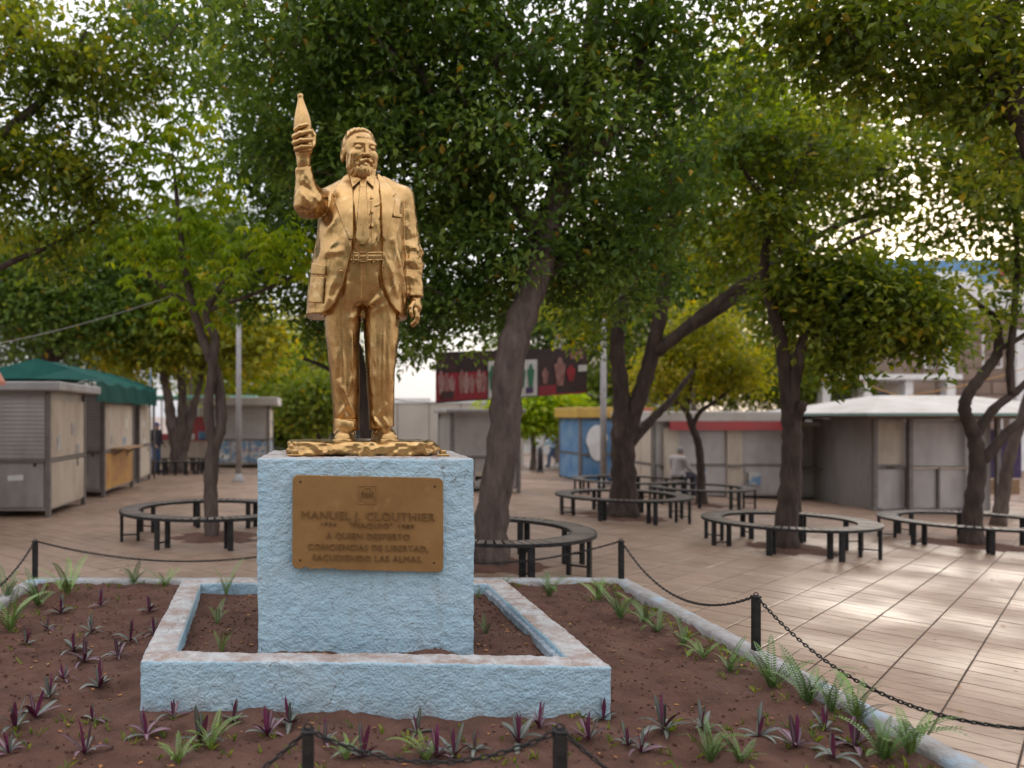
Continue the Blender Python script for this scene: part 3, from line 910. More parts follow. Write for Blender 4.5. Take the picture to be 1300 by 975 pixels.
# --- shirt
def f_torso(G):
    return sd_super(G, (225, 245, 275, 300, 318, 335), (3, 3, 4, 5, 5, 5), (0, 0, 0, 1, 3, 5), (46, 47, 47, 48, 36, 16), (37, 39, 38, 34, 27, 17), 2.2)
def f_shirt(G):
    x, y, z = G
    PX, PY = PXY(G)
    f = f_torso(G) + .7 * fbm(x / 9, y / 9, z / 22, 3, 31)
    f = crease(f, PX, PY, G, [(470, 238, 470, 318, 1.1, -1.5), (471.5, 250, 471.5, 251, 1.5, 1.5), (471.5, 268, 471.5, 269, 1.5, 1.5), (471.5, 286, 471.5, 287, 1.5, 1.5),
                              (482, 257, 482, 280, 1.0, 1.5), (474, 262, 484, 258, 1.0, 1.2), (452, 300, 458, 318, 2, 1.2), (478, 296, 474, 318, 2, 1.4), (484, 290, 480, 316, 2, 1.0), (450, 260, 455, 300, 2, .8)])
    return np.maximum(np.maximum(f, 226 - z), z - 334)
shirt = link('shirt', s_mesh('shirt', [nets(f_shirt, (-50, -46, 222), (58, 46, 338), 1.0)]), statue, gold)
def shell_part(fbase, poly, thick, lift, lo, hi, h, name, parent, extra=None):
    def f(G):
        PX, PY = PXY(G)
        b = fbase(G)
        q = np.abs(b - lift) - thick
        m = poly2(PX, PY, poly)
        r = smax(q, m, 1.0)
        if extra is not None: r = extra(G, PX, PY, r)
        return np.maximum(r, G[1] + 2)
    return link(name, s_mesh(name, [nets(f, lo, hi, h)]), parent, gold)
FR_LO, FR_HI = (-52, -56, 222), (64, 2, 352)
tie = shell_part(f_torso, [(456.5, 237), (465, 237), (469, 303), (460, 315), (451.5, 303)], 1.9, 3.0, (-12, -52, 240), (14, 2, 332), .7, 'tie', statue,
                 lambda G, PX, PY, r: crease(r, PX, PY, G, [(462, 244, 461, 300, 1.6, .8)]))
shell_part(f_torso, [(456, 226), (466, 226), (464.5, 239), (457.5, 239)], 2.2, 2.2, (-12, -52, 300), (14, 2, 345), .7, 'tie_knot', tie)
for px in ((472.3, 252), (472.3, 270), (472.3, 288)):
    p = pt(px[0], px[1], -38)
    MB().lathe([(0.2 * SU, -1 * SU), (1.5 * SU, -.7 * SU), (1.5 * SU, .6 * SU), (.2 * SU, .9 * SU)], (p[0] * SU, (p[1] - .5) * SU, p[2] * SU), 8).build('shirt_button', gold, shirt)
def f_collar(G):
    x, y, z = G
    a = sd_cone(G, (2, 6, 318), (2, 2, 346), 25, 22)
    return a
def collar(poly, name):
    def f(G):
        PX, PY = PXY(G)
        b = smin(f_torso(G) - 1.5, np.maximum(f_collar(G), G[2] - 344), 4)
        return np.maximum(smax(np.abs(b - 1.2) - 1.5, poly2(PX, PY, poly), 1.0), G[1] + 4)
    return link(name, s_mesh(name, [nets(f, (-32, -50, 300), (42, 2, 354), .8)]), shirt, gold)
collar([(442, 214), (447.5, 238), (458.5, 228), (454, 216)], 'collar_point')
collar([(478, 214), (474.5, 238), (464, 228), (468, 216)], 'collar_point')

# --- belt
def f_beltbase(G):
    return smin(f_torso(G), np.maximum(sd_super(G, (150, 170, 200, 240), (0, 0, 1, 3), (2, 2, 1, 0), (46, 48, 50, 46), (28, 30, 34, 37), 2.4), G[2] - 240), 3)
def f_belt(G):
    b = np.abs(f_beltbase(G) - 1.2) - 2.0
    PX, PY = PXY(G)
    f = smax(b, np.abs(PY - 326 + .03 * (PX - 466)) - 6.3, 1.2)
    return crease(f, PX, PY, G, [(440, 323, 490, 323, .8, -.7), (440, 329, 490, 329, .8, -.7)])
belt = link('belt', s_mesh('belt', [nets(f_belt, (-52, -48, 222), (58, 40, 250), .8)]), statue, gold)
bp = pt(461, 326, -42)
mb = MB()
for dx, dz, w, h in ((-5, 0, 2, 13), (5, 0, 2, 13), (0, 5.6, 12, 2), (0, -5.6, 12, 2), (1, 0, 8, 1.6)):
    mb.box(((bp[0] + dx) * SU, (bp[1] + .2) * SU, (bp[2] + dz) * SU), (w * SU, 3 * SU, h * SU), 0, .002)
mb.build('buckle', gold, belt)
for px in (449, 474):
    p = pt(px, 326, -41)
    MB().box((p[0] * SU, (p[1] + 2.6) * SU, p[2] * SU), (2.6 * SU, 3 * SU, 15 * SU), 0, .003).build('belt_loop', gold, trousers)

# --- jacket
E_L = pt(392, 257, -24); W_L = pt(385.5, 217, -34)
XL_Y = [200, 222, 260, 300, 320, 345, 363, 385, 392, 398, 404]
XL_X = [447, 446, 447, 447, 446, 439, 435, 425, 418, 409, 396]
XR_X = [476, 479, 484, 487, 486, 485, 487, 496, 501, 508, 514]
def f_jtorso(G):
    x, y, z = G
    f = sd_super(G, (155, 190, 220, 250, 280, 305, 320), (-8, -6.5, -5, -2, 0, 2, 3), (3, 3, 2, 2, 2, 4, 5), (65, 63, 60.5, 57.5, 56, 52, 44), (42, 44, 45, 45, 43, 36, 26), 2.35)
    f = smax(f, z - 318, 10)
    sh = smin(sd_cone(G, (-10, 6, 324), (-42, 5, 306), 17, 17), sd_cone(G, (18, 6, 324), (50, 5, 311), 17, 15), 6)
    return smin(f, sh, 12)
def f_jacket(G):
    x, y, z = G
    PX, PY = PXY(G)
    f = f_jtorso(G)
    f = f + .8 * fbm(x / 14, y / 14, z / 24, 3, 41)
    f = crease(f, PX, PY, G, [(430, 300, 404, 330, 5, 1.8), (438, 318, 412, 322, 4, 1.5), (428, 268, 410, 300, 5, 1.6), (402, 352, 396, 392, 4, 1.2), (424, 350, 414, 392, 4, 1.8),
                              (500, 300, 510, 340, 5, 1.8), (494, 330, 506, 380, 4, 1.8), (506, 285, 498, 310, 4, 1.4), (412, 262, 420, 285, 4, -1.6), (510, 350, 512, 392, 3, -1.6),
                              (500, 345, 492, 372, 4, -1.3), (405, 300, 400, 330, 3, -1.4), (430, 360, 420, 380, 4, -1.4), (512, 255, 514, 330, 3.0, -2.2), (411, 240, 411, 262, 2.4, -2.0)])
    # front opening
    xl = np.interp(PY, XL_Y, XL_X); xr = np.interp(PY, XL_Y, XR_X)
    op = np.maximum(np.maximum(xl - PX, PX - xr), y + 12)
    f = smax(f, -op, 1.6)
    hem = 158 + 1.6 * vnoise(x / 14, y / 14, None, 3) + np.where(x > 0, -3, 0)
    f = smax(f, hem - z, 2.0)
    # hanging sleeve
    s1 = sd_chain(G, [((50, 5, 309), 16.5), ((60, 9, 236), 16.5), ((66, -3, 182), 11.5)], 10)
    n1 = fbm(x / 8, y / 10, z / 9, 3, 51)
    fold = np.exp(-((z - 228) / 26) ** 2)
    s1 = s1 + n1 * (0.5 + 1.7 * fold) + .9 * np.sin(z / 3.4 + x * .12) * fold * (np.abs(x - 66) < 16)
    s1 = smax(s1, 182 - z, 1.2)
    f = smin(f, s1, 2.0)
    # raised sleeve
    s2 = sd_chain(G, [((-43, 5, 303), 18), (tuple(E_L), 17.5), (tuple(W_L), 9.8)], 9)
    n2 = fbm(x / 9, y / 9, z / 12, 3, 61)
    s2 = s2 + 1.1 * n2
    s2 = crease(s2, PX, PY, G, [(378, 240, 396, 262, 3, 1.6), (382, 232, 402, 250, 3, -1.4), (386, 272, 404, 262, 3, 1.3), (398, 246, 406, 258, 2.5, 1.6), (380, 262, 398, 272, 3, -1.2)])
    ax = (W_L - E_L) / np.linalg.norm(W_L - E_L)
    t = (x - W_L[0]) * ax[0] + (y - W_L[1]) * ax[1] + (z - W_L[2]) * ax[2]
    s2 = smax(s2, t - 3 + .35 * np.abs(PX - 387) * -1, 1.2)
    hole = sd_cone(G, tuple(W_L - ax * 4), tuple(W_L + ax * 30), 8.0, 9.5)
    s2 = smax(s2, -hole, .8)
    f = smin(f, s2, 3.0)
    # neck hole
    f = smax(f, -sd_cone(G, (4, 4, 322), (3, 2, 370), 20.5, 27), 2)
    return f
jacket = link('jacket', s_mesh('jacket', [nets(f_jacket, (-96, -66, 150), (88, 54, 362), 1.0)]), statue, gold)
def f_jback(G): return smax(f_jtorso(G), -sd_cone(G, (4, 4, 322), (3, 2, 370), 20.5, 27), 2)
shell_part(f_jback, [(446, 217), (436, 224), (424, 240), (420.5, 246), (426, 250), (423.5, 254), (433, 280), (446, 314), (448, 300), (448.5, 255), (447.5, 232)], 1.6, 1.6, (-46, -58, 246), (0, 2, 356), .9, 'lapel', jacket)
shell_part(f_jback, [(476.5, 217), (486, 225), (497, 236), (503.5, 246), (498.5, 250), (502, 254), (497, 280), (488, 310), (485.6, 300), (484.5, 255), (480.5, 232)], 1.6, 1.6, (10, -58, 246), (56, 2, 356), .9, 'lapel', jacket)
shell_part(f_jback, [(395, 333), (414, 336), (413, 349.5), (393.5, 348)], 1.4, 1.4, (-78, -52, 200), (-36, 2, 236), .9, 'pocket_flap', jacket)
shell_part(f_jback, [(393.5, 350), (412.5, 351), (410, 385), (390.5, 384)], 1.0, .7, (-82, -52, 160), (-36, 2, 222), .9, 'pocket', jacket)
shell_part(f_jback, [(499, 270), (511, 272), (511, 277), (499, 275)], 1.2, 1.0, (30, -52, 270), (60, 2, 310), .9, 'breast_pocket', jacket)
p = pt(433, 344, -46)
MB().lathe([(.2 * SU, -1.4 * SU), (2.6 * SU, -1.2 * SU), (3 * SU, .4 * SU), (.2 * SU, 1.2 * SU)], (p[0] * SU, p[1] * SU, p[2] * SU), 12).build('jacket_button', gold, jacket)
# shirt cuff under the raised sleeve
mbc = MB(); axv = Vector(W_L - E_L).normalized()
c0 = Vector(W_L)
mbc.tube([(c0 + axv * a) * SU for a in (-8, 1, 4.5, 4.5, 1)], [r * SU for r in (7.4, 7.9, 8.2, 7.2, 7.0)], 20)
mbc.build('shirt_cuff', gold, shirt)

# --- body: head, neck and both hands
HC = pt(456.5, 196.5, -3)
YAW = rad(17)
def head_local(G, sy=None):
    x, y, z = G[0] - HC[0], G[1] - HC[1], G[2] - HC[2]
    c, s = math.cos(YAW), math.sin(YAW)
    x, y = x * c + y * s, -x * s + y * c
    cp, sp = math.cos(rad(8)), math.sin(rad(8))      # chin slightly down
    return x, y * cp + z * sp, -y * sp + z * cp
def f_head(G):
    x, y, z = L = head_local(G)
    ax = np.abs(x)
    A = (ax, y, z)
    f = sd_ell(L, (0, 3, 9), (21.0, 24.5, 21))
    f = smin(f, sd_ell(L, (0, -6, -6), (18.0, 18.5, 25)), 6)
    f = smin(f, sd_ell(L, (0, -8, -19), (16.5, 15, 13)), 6)
    f = smin(f, sd_ell(A, (12, -13, -12), (7, 9, 12)), 6)
    f = smin(f, sd_cone(A, (2.5, -22.6, 9.4), (13, -18.6, 10.0), 2.6, 2.2), 4.0)           # brow
    f = smax(f, -sd_ell(A, (8.8, -27.2, 5.2), (5.4, 4.6, 3.6)), 2.5)                         # sockets
    f = smin(f, sd_ell(A, (8.8, -19.9, 4.8), (4.6, 3.8, 3.3)), .8)                            # eyeballs
    f = smin(f, sd_cone(A, (4.6, -22.6, 6.4), (13.2, -19.6, 5.4), 1.0, .9), .5)             # upper lid
    f = smin(f, sd_cone(A, (4.8, -22.2, 2.4), (12.6, -19.6, 3.0), .9, .8), .5)              # lower lid
    f = smin(f, sd_ell(A, (9.5, -20.5, -1.0), (4.5, 2.4, 2.4)), 1.5)                         # bag under the eye
    f = smin(f, sd_ell(A, (12, -17.5, -4.5), (6, 5.5, 5)), 4)                                # cheek
    f = smin(f, sd_cone(L, (0, -23.0, 9), (0, -29.2, -4.6), 2.3, 3.1), 2.4)                  # nose
    f = smin(f, sd_ell(A, (3.7, -26.0, -4.8), (2.7, 3.3, 2.7)), 1.0)
    f = smax(f, -sd_ell(A, (2.3, -28.4, -7.6), (1.3, 1.6, 1.1)), .5)
    f = smax(f, -sd_cone(A, (5.6, -26.2, -5.0), (11, -22.4, -13), .9, 1.1), 1.4)             # smile line
    f = smin(f, sd_cone(A, (4, -21.0, 13.8), (11, -18.4, 14.2), .7, .5), 2.2)                  # forehead folds
    f = smin(f, sd_cone(A, (2, -19.9, 17.8), (11, -17.2, 18.2), .6, .5), 2.2)
    # ears
    f = smin(f, sd_ell(A, (20.8, 3.5, -1.5), (3.2, 5.6, 9.2)), 1.5)
    f = smax(f, -sd_ell(A, (23.6, 2.0, 0.0), (1.8, 3.0, 5.2)), .8)
    # lips
    f = smin(f, sd_ell(L, (0, -18.5, -15), (9.5, 8, 7)), 2)
    f = smin(f, sd_cone(A, (0, -25.4, -16.6), (4.6, -23.2, -17.6), 1.5, 1.0), 1.4)
    # neck
    nk = sd_cone(G, (3, 6, 322), (HC[0] + 1, HC[1] + 4, HC[2] - 12), 20.5, 17)
    f = smin(f, nk, 4)
    return f
def f_beard(G):
    x, y, z = L = head_local(G)
    ax = np.abs(x); A = (ax, y, z)
    f = sd_ell(L, (0, -9.5, -20.0), (18.8, 16.4, 15.0))
    f = smin(f, sd_ell(L, (0, -18.5, -25), (12, 8.5, 10)), 4)
    f = smin(f, sd_cone(A, (17.6, -6, -4), (15, -10, -18), 2.6, 5), 3)                       # sideburns
    m = smin(sd_cone(A, (0, -28.5, -14.0), (4.5, -27.0, -15.0), .8, .8), sd_cone(A, (4.5, -27.0, -15.0), (8.6, -23.6, -18.6), .8, .6), .4)
    f = smax(f, -m, .8)
    mo = smin(sd_cone(A, (1.0, -27.0, -10.2), (6.5, -25.0, -12.6), 2.4, 2.5), sd_cone(A, (6.5, -25.0, -12.6), (11.5, -20.0, -20.5), 2.5, 1.6), 1.0)
    f = smin(f, mo, .8)
    f = smax(f, z + 3 - (ax > 14) * 8 - np.where(y < -22, 7, 0), 2)
    f = f + .22 * np.sin(x * 1.25 + 2.2 * vnoise(x / 4, z / 5, None, 3)) + .30 * vnoise(x / 2.2, y / 2.2, z / 3.5, 8)
    return f
def f_hair(G):
    x, y, z = L = head_local(G)
    ax = np.abs(x)
    f = sd_ell(L, (0, 4.6, 9), (22.0, 25.2, 21.8))
    f = smin(f, sd_ell(L, (-3, 0, 24.0), (13, 13, 7.4)), 8)
    f = f + .30 * np.sin(ax * 1.3 + y * .3 + 2.0 * vnoise(x / 6, y / 8, z / 8, 5)) + .35 * vnoise(x / 3, y / 5, z / 3, 8)
    line = -9.5 - 3.2 * np.clip((z - 15) / 8, 0, 2.2) + 6.5 * np.clip((14 - z) / 12, 0, 2)       # hairline (front limit in y) by height
    f = smax(f, line + 2.5 - y + np.where(ax > 10, 2.5, 0), 3.5)
    f = smax(f, (-6 - z) - np.where(y > 8, 14, 0), 2)
    return f
def finger(pts, r0, r1):
    rs = np.linspace(r0, r1, len(pts))
    return [(tuple(p), float(r)) for p, r in zip(pts, rs)]
def f_rhand(G):
    f = sd_chain(G, [(tuple(W_L - (W_L - E_L) * .35), 8.0), (tuple(pt(385.5, 206, -35)), 7.8), (tuple(pt(385, 196, -36)), 9)], 4)
    f = smin(f, sd_ell(G, pt(381, 182, -36), (7.5, 9.5, 15)), 5)
    f = smin(f, sd_ell(G, pt(389, 191, -38), (7, 9, 8)), 5)
    fing = [([(377, 167, -36), (376, 164.5, -47), (381, 160.5, -53), (389, 158.5, -52)], 3.5, 2.9),
            ([(374.5, 175, -36), (374, 173.5, -49), (381, 169.5, -56), (394, 166.8, -53)], 3.7, 3.0),
            ([(374.5, 182.5, -36), (374, 181.5, -49), (382, 178.2, -56), (395, 177.5, -52)], 3.6, 2.9),
            ([(376.5, 190, -36), (376, 188.8, -48), (383, 186.2, -54), (394, 185.8, -50)], 3.2, 2.6)]
    for ps, r0, r1 in fing:
        f = smin(f, sd_chain(G, finger([pt(*p) for p in ps], r0, r1), 1.2), .7)
    f = smin(f, sd_chain(G, finger([pt(391, 192, -32), pt(397, 183, -24), pt(398, 172, -24), pt(394, 164, -27)], 4.4, 3.0), 1.5), 1.5)   # thumb behind the bottle
    return f
def f_lhand(G):
    f = sd_chain(G, [((66, -2, 196), 7.5), (tuple(pt(527, 381, -4)), 6.8), (tuple(pt(528, 390, -6)), 8.0)], 3)
    f = smin(f, sd_ell(G, pt(528, 389, -6), (5.6, 9.5, 10)), 3)
    d0 = [(-14, -2), (-9, 0), (-3, .6), (3, 0)]
    for i, (d, e) in enumerate(d0):
        ln = (18, 20, 19, 15)[i]
        ps = [pt(529 + e, 394, d), pt(531 + e - .5 * i, 394 + ln * .45, d - 1), pt(528.5 + e, 394 + ln * .8, d - 1), pt(524.5 + e, 394 + ln * .98, d - 1)]
        f = smin(f, sd_chain(G, finger(ps, 3.1, 2.2), 1.0), .6)
    f = smin(f, sd_chain(G, finger([pt(525, 384, -13), pt(521, 390, -17), pt(521.5, 397, -18), pt(523, 402, -17)], 3.2, 2.3), 1.2), 1.0)
    return f
def f_body(G):
    # arms and chest run inside the clothes so that head and hands are one figure
    f = sd_chain(G, [((2, 6, 318), 12), ((2, 8, 290), 20), ((2, 8, 250), 22)], 4)
    f = smin(f, sd_chain(G, [((2, 6, 300), 12), ((50, 5, 303), 9), ((60, 9, 236), 8), ((66, -2, 196), 6)], 4), 4)
    f = smin(f, sd_chain(G, [((2, 6, 300), 12), ((-43, 5, 303), 9), (tuple(E_L), 8), (tuple(W_L), 6)], 4), 4)
    return np.minimum(np.minimum(f, f_head(G)), np.minimum(f_rhand(G), f_lhand(G)))
body = link('body', s_mesh('body', [nets(f_body, (-98, -70, 138), (88, 44, 412), .66)]), statue, gold)
link('beard', s_mesh('beard', [nets(f_beard, (-34, -48, 322), (32, 30, 382), .6)]), body, gold)
link('hair', s_mesh('hair', [nets(f_hair, (-36, -36, 350), (34, 44, 416), .6)]), body, gold)
# --- raised bottle
b0, b1 = pt(387.5, 196, -40), pt(381, 119, -40)
axis = Vector(b1 - b0); ln = axis.length
prof = [(0.5, 0), (8, .5), (9.4, 3), (10.2, 12), (10.9, 24), (11.4, 33), (11.2, 40), (10.0, 47), (8.2, 54), (6.4, 60), (4.8, 66), (3.7, 70), (3.3, 72), (3.8, 73.5), (3.9, 75.5), (3.2, 77.4), (.5, 78.2)]
mb = MB(); mb.lathe([(r * SU, z * SU * ln / 78.2) for r, z in prof], (0, 0, 0), 28)
bo = mb.build('bottle', gold, statue)
bo.location = Vector(b0) * SU
bo.rotation_euler = axis.to_track_quat('Z', 'Y').to_euler()
# ------------------------------------------------------------------ trees
def bark_material(name, base, c2):
    return material(name, base, rough=.92, col2=c2, scale=9, stretch=(1, 1, .28), bump=.9, bscale=24, spec=.2, bdist=.03, col3=(base[0] * 1.5, base[1] * 1.5, base[2] * 1.5), scale3=4, lo3=.55, hi3=.75)
m_bark = bark_material('grey_bark', (0.125, 0.092, 0.076), (0.060, 0.043, 0.036))
m_bark_dark = bark_material('dark_bark', (0.085, 0.060, 0.048), (0.040, 0.028, 0.023))
def leaf_material(name, cols, trans=.32, rough=.42):
    """cols: ramp of three leaf colours along the per-leaf tint"""
    m = bpy.data.materials.new(name); m.use_nodes = True
    nt = m.node_tree; N, L = nt.nodes, nt.links; b = N['Principled BSDF']; out = N['Material Output']
    at_ = N.new('ShaderNodeAttribute'); at_.attribute_name = 'tint'
    r = N.new('ShaderNodeValToRGB'); e = r.color_ramp.elements
    e[0].position = 0; e[0].color = (*cols[0], 1); e[1].position = 1; e[1].color = (*cols[2], 1)
    k = e.new(.55); k.color = (*cols[1], 1)
    if len(cols) > 3:
        k = e.new(.93); k.color = (*cols[2], 1); e[-1].color = (*cols[3], 1)
    L.new(at_.outputs['Fac'], r.inputs['Fac']); L.new(r.outputs['Color'], b.inputs['Base Color'])
    b.inputs['Roughness'].default_value = rough; b.inputs['Specular IOR Level'].default_value = .35
    t = N.new('ShaderNodeBsdfTranslucent'); g = N.new('ShaderNodeHueSaturation'); g.inputs['Value'].default_value = 1.7; g.inputs['Saturation'].default_value = 1.1; g.inputs['Hue'].default_value = .485
    L.new(r.outputs['Color'], g.inputs['Color']); L.new(g.outputs['Color'], t.inputs['Color'])
    mx = N.new('ShaderNodeMixShader'); mx.inputs[0].default_value = trans
    L.new(b.outputs[0], mx.inputs[1]); L.new(t.outputs[0], mx.inputs[2]); L.new(mx.outputs[0], out.inputs['Surface'])
    return m
LM = {
    'dark': leaf_material('leaf_dark', [(0.034, 0.072, 0.012), (0.080, 0.142, 0.021), (0.185, 0.250, 0.045), (0.32, 0.22, 0.03)], .42),
    'mid': leaf_material('leaf_mid', [(0.048, 0.084, 0.012), (0.125, 0.178, 0.020), (0.285, 0.295, 0.034), (0.40, 0.30, 0.03)], .46),
    'light': leaf_material('leaf_light', [(0.105, 0.185, 0.016), (0.225, 0.335, 0.026), (0.40, 0.45, 0.04), (0.46, 0.36, 0.03)], .52),
    'yellow': leaf_material('leaf_yellow', [(0.115, 0.150, 0.018), (0.235, 0.250, 0.026), (0.40, 0.34, 0.035), (0.50, 0.36, 0.04)], .5),
    'far': leaf_material('leaf_far', [(0.055, 0.088, 0.025), (0.095, 0.135, 0.034), (0.15, 0.185, 0.048)], .38),
}
def smooth_path(pts, sub=5):
    """Catmull-Rom through (Vector, radius) points"""
    out = []
    n = len(pts)
    for i in range(n - 1):
        p0, p1, p2, p3 = (pts[max(i - 1, 0)], pts[i], pts[i + 1], pts[min(i + 2, n - 1)])
        for k in range(sub):
            t = k / sub
            c = lambda a, b, d, e: .5 * ((2 * b) + (d - a) * t + (2 * a - 5 * b + 4 * d - e) * t * t + (3 * b - a - 3 * d + e) * t ** 3)
            out.append((Vector([c(p0[0][j], p1[0][j], p2[0][j], p3[0][j]) for j in range(3)]), p1[1] + (p2[1] - p1[1]) * t))
    out.append(pts[-1])
    return out
def leaf_cloud(rs, centres, nper, spread, L, aspect, droop, flat=.75, fan=0):
    """quads for leaves gathered round clump centres"""
    C = np.asarray(centres, np.float32)
    n = len(C) * nper
    ci = np.repeat(np.arange(len(C)), nper)
    off = rs.normal(0, 1, (n, 3)).astype(np.float32)
    rr = np.linalg.norm(off, axis=1, keepdims=True) + 1e-6
    off = off / rr * np.minimum(rr, 2.1) * np.float32(spread)
    off *= (0.7 + .6 * rs.rand(len(C), 1).astype(np.float32))[ci]
    off[:, 2] *= flat
    p = C[ci] + off
    tint_c = rs.rand(len(C)).astype(np.float32)[ci]
    if fan:
        # leaflets radiate from shared points, like palmate leaves
        g = np.arange(n) // fan
        first = (g * fan)
        p = p[first]
        ang = (np.arange(n) % fan) / fan * 2 * math.pi + rs.rand(n)[first] * 6
        d = np.stack([np.cos(ang), np.sin(ang), -droop - .35 * rs.rand(n)], 1)
    else:
        d = rs.normal(0, 1, (n, 3)); d += off / spread * .5
        d[:, 2] -= droop
    d = d.astype(np.float32); d /= np.linalg.norm(d, axis=1, keepdims=True) + 1e-9
    up = np.stack([rs.normal(0, .55, n), rs.normal(0, .55, n), np.ones(n)], 1).astype(np.float32)
    w = np.cross(d, up); w /= np.linalg.norm(w, axis=1, keepdims=True) + 1e-9
    nn = np.cross(w, d)
    l = (L * (0.65 + .7 * rs.rand(n, 1))).astype(np.float32)
    a = p; t = p + d * l - nn * l * .12
    m1 = p + d * l * .45 + w * l * aspect * .5 + nn * l * .10
    m2 = p + d * l * .45 - w * l * aspect * .5 + nn * l * .10
    V = np.stack([a, m1, t, m2], 1).reshape(-1, 3)
    Q = np.arange(n * 4).reshape(-1, 4)
    tint = np.clip(.68 * tint_c + .32 * rs.rand(n), 0, .90)
    tint = np.where(rs.rand(n) < .012, 1.0, tint).astype(np.float32)
    return V, Q, np.repeat(tint, 4)
def tree(name, label, limbs, lobes, leaf='dark', bark=None, L=.085, aspect=.55, nper=130, spread=.20, droop=.25, seed=1, group=None, clump_px=None, fan=0,
         twig_r=.012, density=1.0, flat=.75, cat='tree', flare=1.5, sides=10, sag=.06):
    rs = np.random.RandomState(seed)
    paths = [smooth_path([(P(x, y, Y), r) for x, y, Y, r in l]) for l in limbs]
    base = paths[0][0][0].copy()
    base.z = zg(base.x, base.y)
    root = empty(name, base)
    tag(root, label, cat, group)
    nodes, nr = [], []
    mb = MB()
    for li, path in enumerate(paths):
        pts, rad_ = [], []
        for k, (p, r) in enumerate(path):
            if li == 0:
                r = r * (1 + (flare - 1) * math.exp(-max(p.z - base.z, 0) / .22))
                if k == 0: p = Vector((p.x, p.y, base.z - .12))
            j = r * .14
            p = p + Vector((j * math.sin(p.z * 3.1 + seed), j * math.cos(p.z * 2.3 + seed * 2), 0)) * (0 if k == 0 else 1)
            pts.append(p - base); rad_.append(r * (1 + .10 * math.sin(k * 2.7 + seed + li)))
            nodes.append(p); nr.append(r)
        mb.tube(pts, rad_, sides if li == 0 else max(6, sides - 2), True)
    centres = []
    for (x, y, Y, rx, ry, n) in lobes:
        c = P(x, y, Y); RX, RZ = rx / F * Y, ry / F * Y; RY = .5 * (RX + RZ)
        n = max(3, int(n * density))
        q = rs.normal(0, 1, (n, 3)); q /= np.linalg.norm(q, axis=1, keepdims=True)
        q *= (rs.rand(n, 1) ** .42)
        centres += [(c.x + a * RX, c.y + b * RY, c.z + d * RZ) for a, b, d in q]
    C = np.array(centres, np.float32)
    C[:, 2] = np.maximum(C[:, 2], base.z + .5)
    # connect each clump to the nearest limb or twig
    NA = np.array([tuple(p) for p in nodes], np.float32)
    far = np.array([np.min(((NA - c) ** 2).sum(1)) for c in C])
    buf = np.zeros((len(NA) + len(C) * 3, 3), np.float32); buf[:len(NA)] = NA; m = len(NA)
    for ci in np.argsort(far):
        c = C[ci]
        d = ((buf[:m] - c) ** 2).sum(1) + 1.2 * np.maximum(buf[:m, 2] - c[2], 0) ** 2
        j = int(np.argmin(d)); s = buf[j]
        dist = float(np.linalg.norm(c - s))
        if dist < .05: continue
        mid1 = s + (c - s) * .35 + np.array([0, 0, dist * sag]) + rs.normal(0, .07 * dist, 3)
        mid2 = s + (c - s) * .7 + np.array([0, 0, dist * sag]) + rs.normal(0, .07 * dist, 3)
        r0 = twig_r * (1 + .55 * min(dist, 3))
        mb.tube([Vector(q) - base for q in (s, mid1, mid2, c)], [r0, r0 * .78, r0 * .55, r0 * .25], 4, False)
        buf[m] = mid1; buf[m + 1] = mid2; buf[m + 2] = c; m += 3
    mb.build('trunk', bark or m_bark, root)
    V, Q, T = leaf_cloud(rs, C, nper, spread, L, aspect, droop, flat, fan)
    me = arr_mesh('crown', V - np.array(base, np.float32), Q, False)
    a = me.attributes.new('tint', 'FLOAT', 'POINT'); a.data.foreach_set('value', T)
    o = link('crown', me, root, LM[leaf]); o['kind'] = 'stuff'
    return root
def base_px(k):
    b = TREE_BASE[k]
    return b.y
Ym, Yf, Yy, Yr, Ye, Yt, Yl = (base_px(k) for k in ('main', 'fork', 'young', 'right', 'edge', 'thin', 'far_left'))

tree('shade_tree', 'thick grey trunk leaning right behind the pedestal, carrying the dense dark green crown', [
    [(624, 718, Ym, .215), (629, 640, Ym, .20), (638, 540, Ym, .195), (652, 450, Ym, .19), (672, 370, Ym + .1, .18), (694, 300, Ym + .2, .16), (718, 220, Ym + .3, .15), (738, 150, Ym + .3, .13), (748, 60, Ym + .3, .10), (760, -60, Ym + .4, .06)],
    [(694, 300, Ym + .2, .11), (640, 250, Ym + .3, .09), (570, 215, Ym + .5, .07), (480, 190, Ym + .6, .04)],
    [(718, 220, Ym + .3, .11), (790, 150, Ym + .2, .09), (815, 60, Ym + .2, .07), (840, -60, Ym + .2, .05)],
    [(738, 150, Ym + .3, .10), (660, 60, Ym + .1, .08), (625, 0, Ym, .06), (600, -90, Ym, .04)],
    [(660, 60, Ym + .1, .06), (560, 120, Ym - .1, .055), (530, 88, Ym - .1, .045), (440, 20, Ym - .2, .03)],
    [(672, 370, Ym + .1, .08), (720, 330, Ym + .5, .06), (790, 300, Ym + .9, .04)],
    ],
    [(640, 170, Ym + .4, 150, 120, 105), (520, 250, Ym + .6, 130, 110, 85), (560, 370, Ym + .9, 95, 62, 38), (450, 130, Ym + .5, 130, 110, 70), (760, 330, Ym + .8, 105, 80, 48),
     (800, 190, Ym + .3, 120, 120, 62), (650, 20, Ym, 180, 110, 92), (840, 30, Ym, 110, 110, 44), (470, -10, Ym - .2, 150, 100, 62), (655, 310, Ym + .2, 70, 70, 26), (310, 40, Ym - .1, 150, 100, 48), (380, 190, Ym + .5, 80, 80, 24)],
    'dark', m_bark, L=.112, nper=76, spread=.205, seed=3, flare=1.25, sides=14)

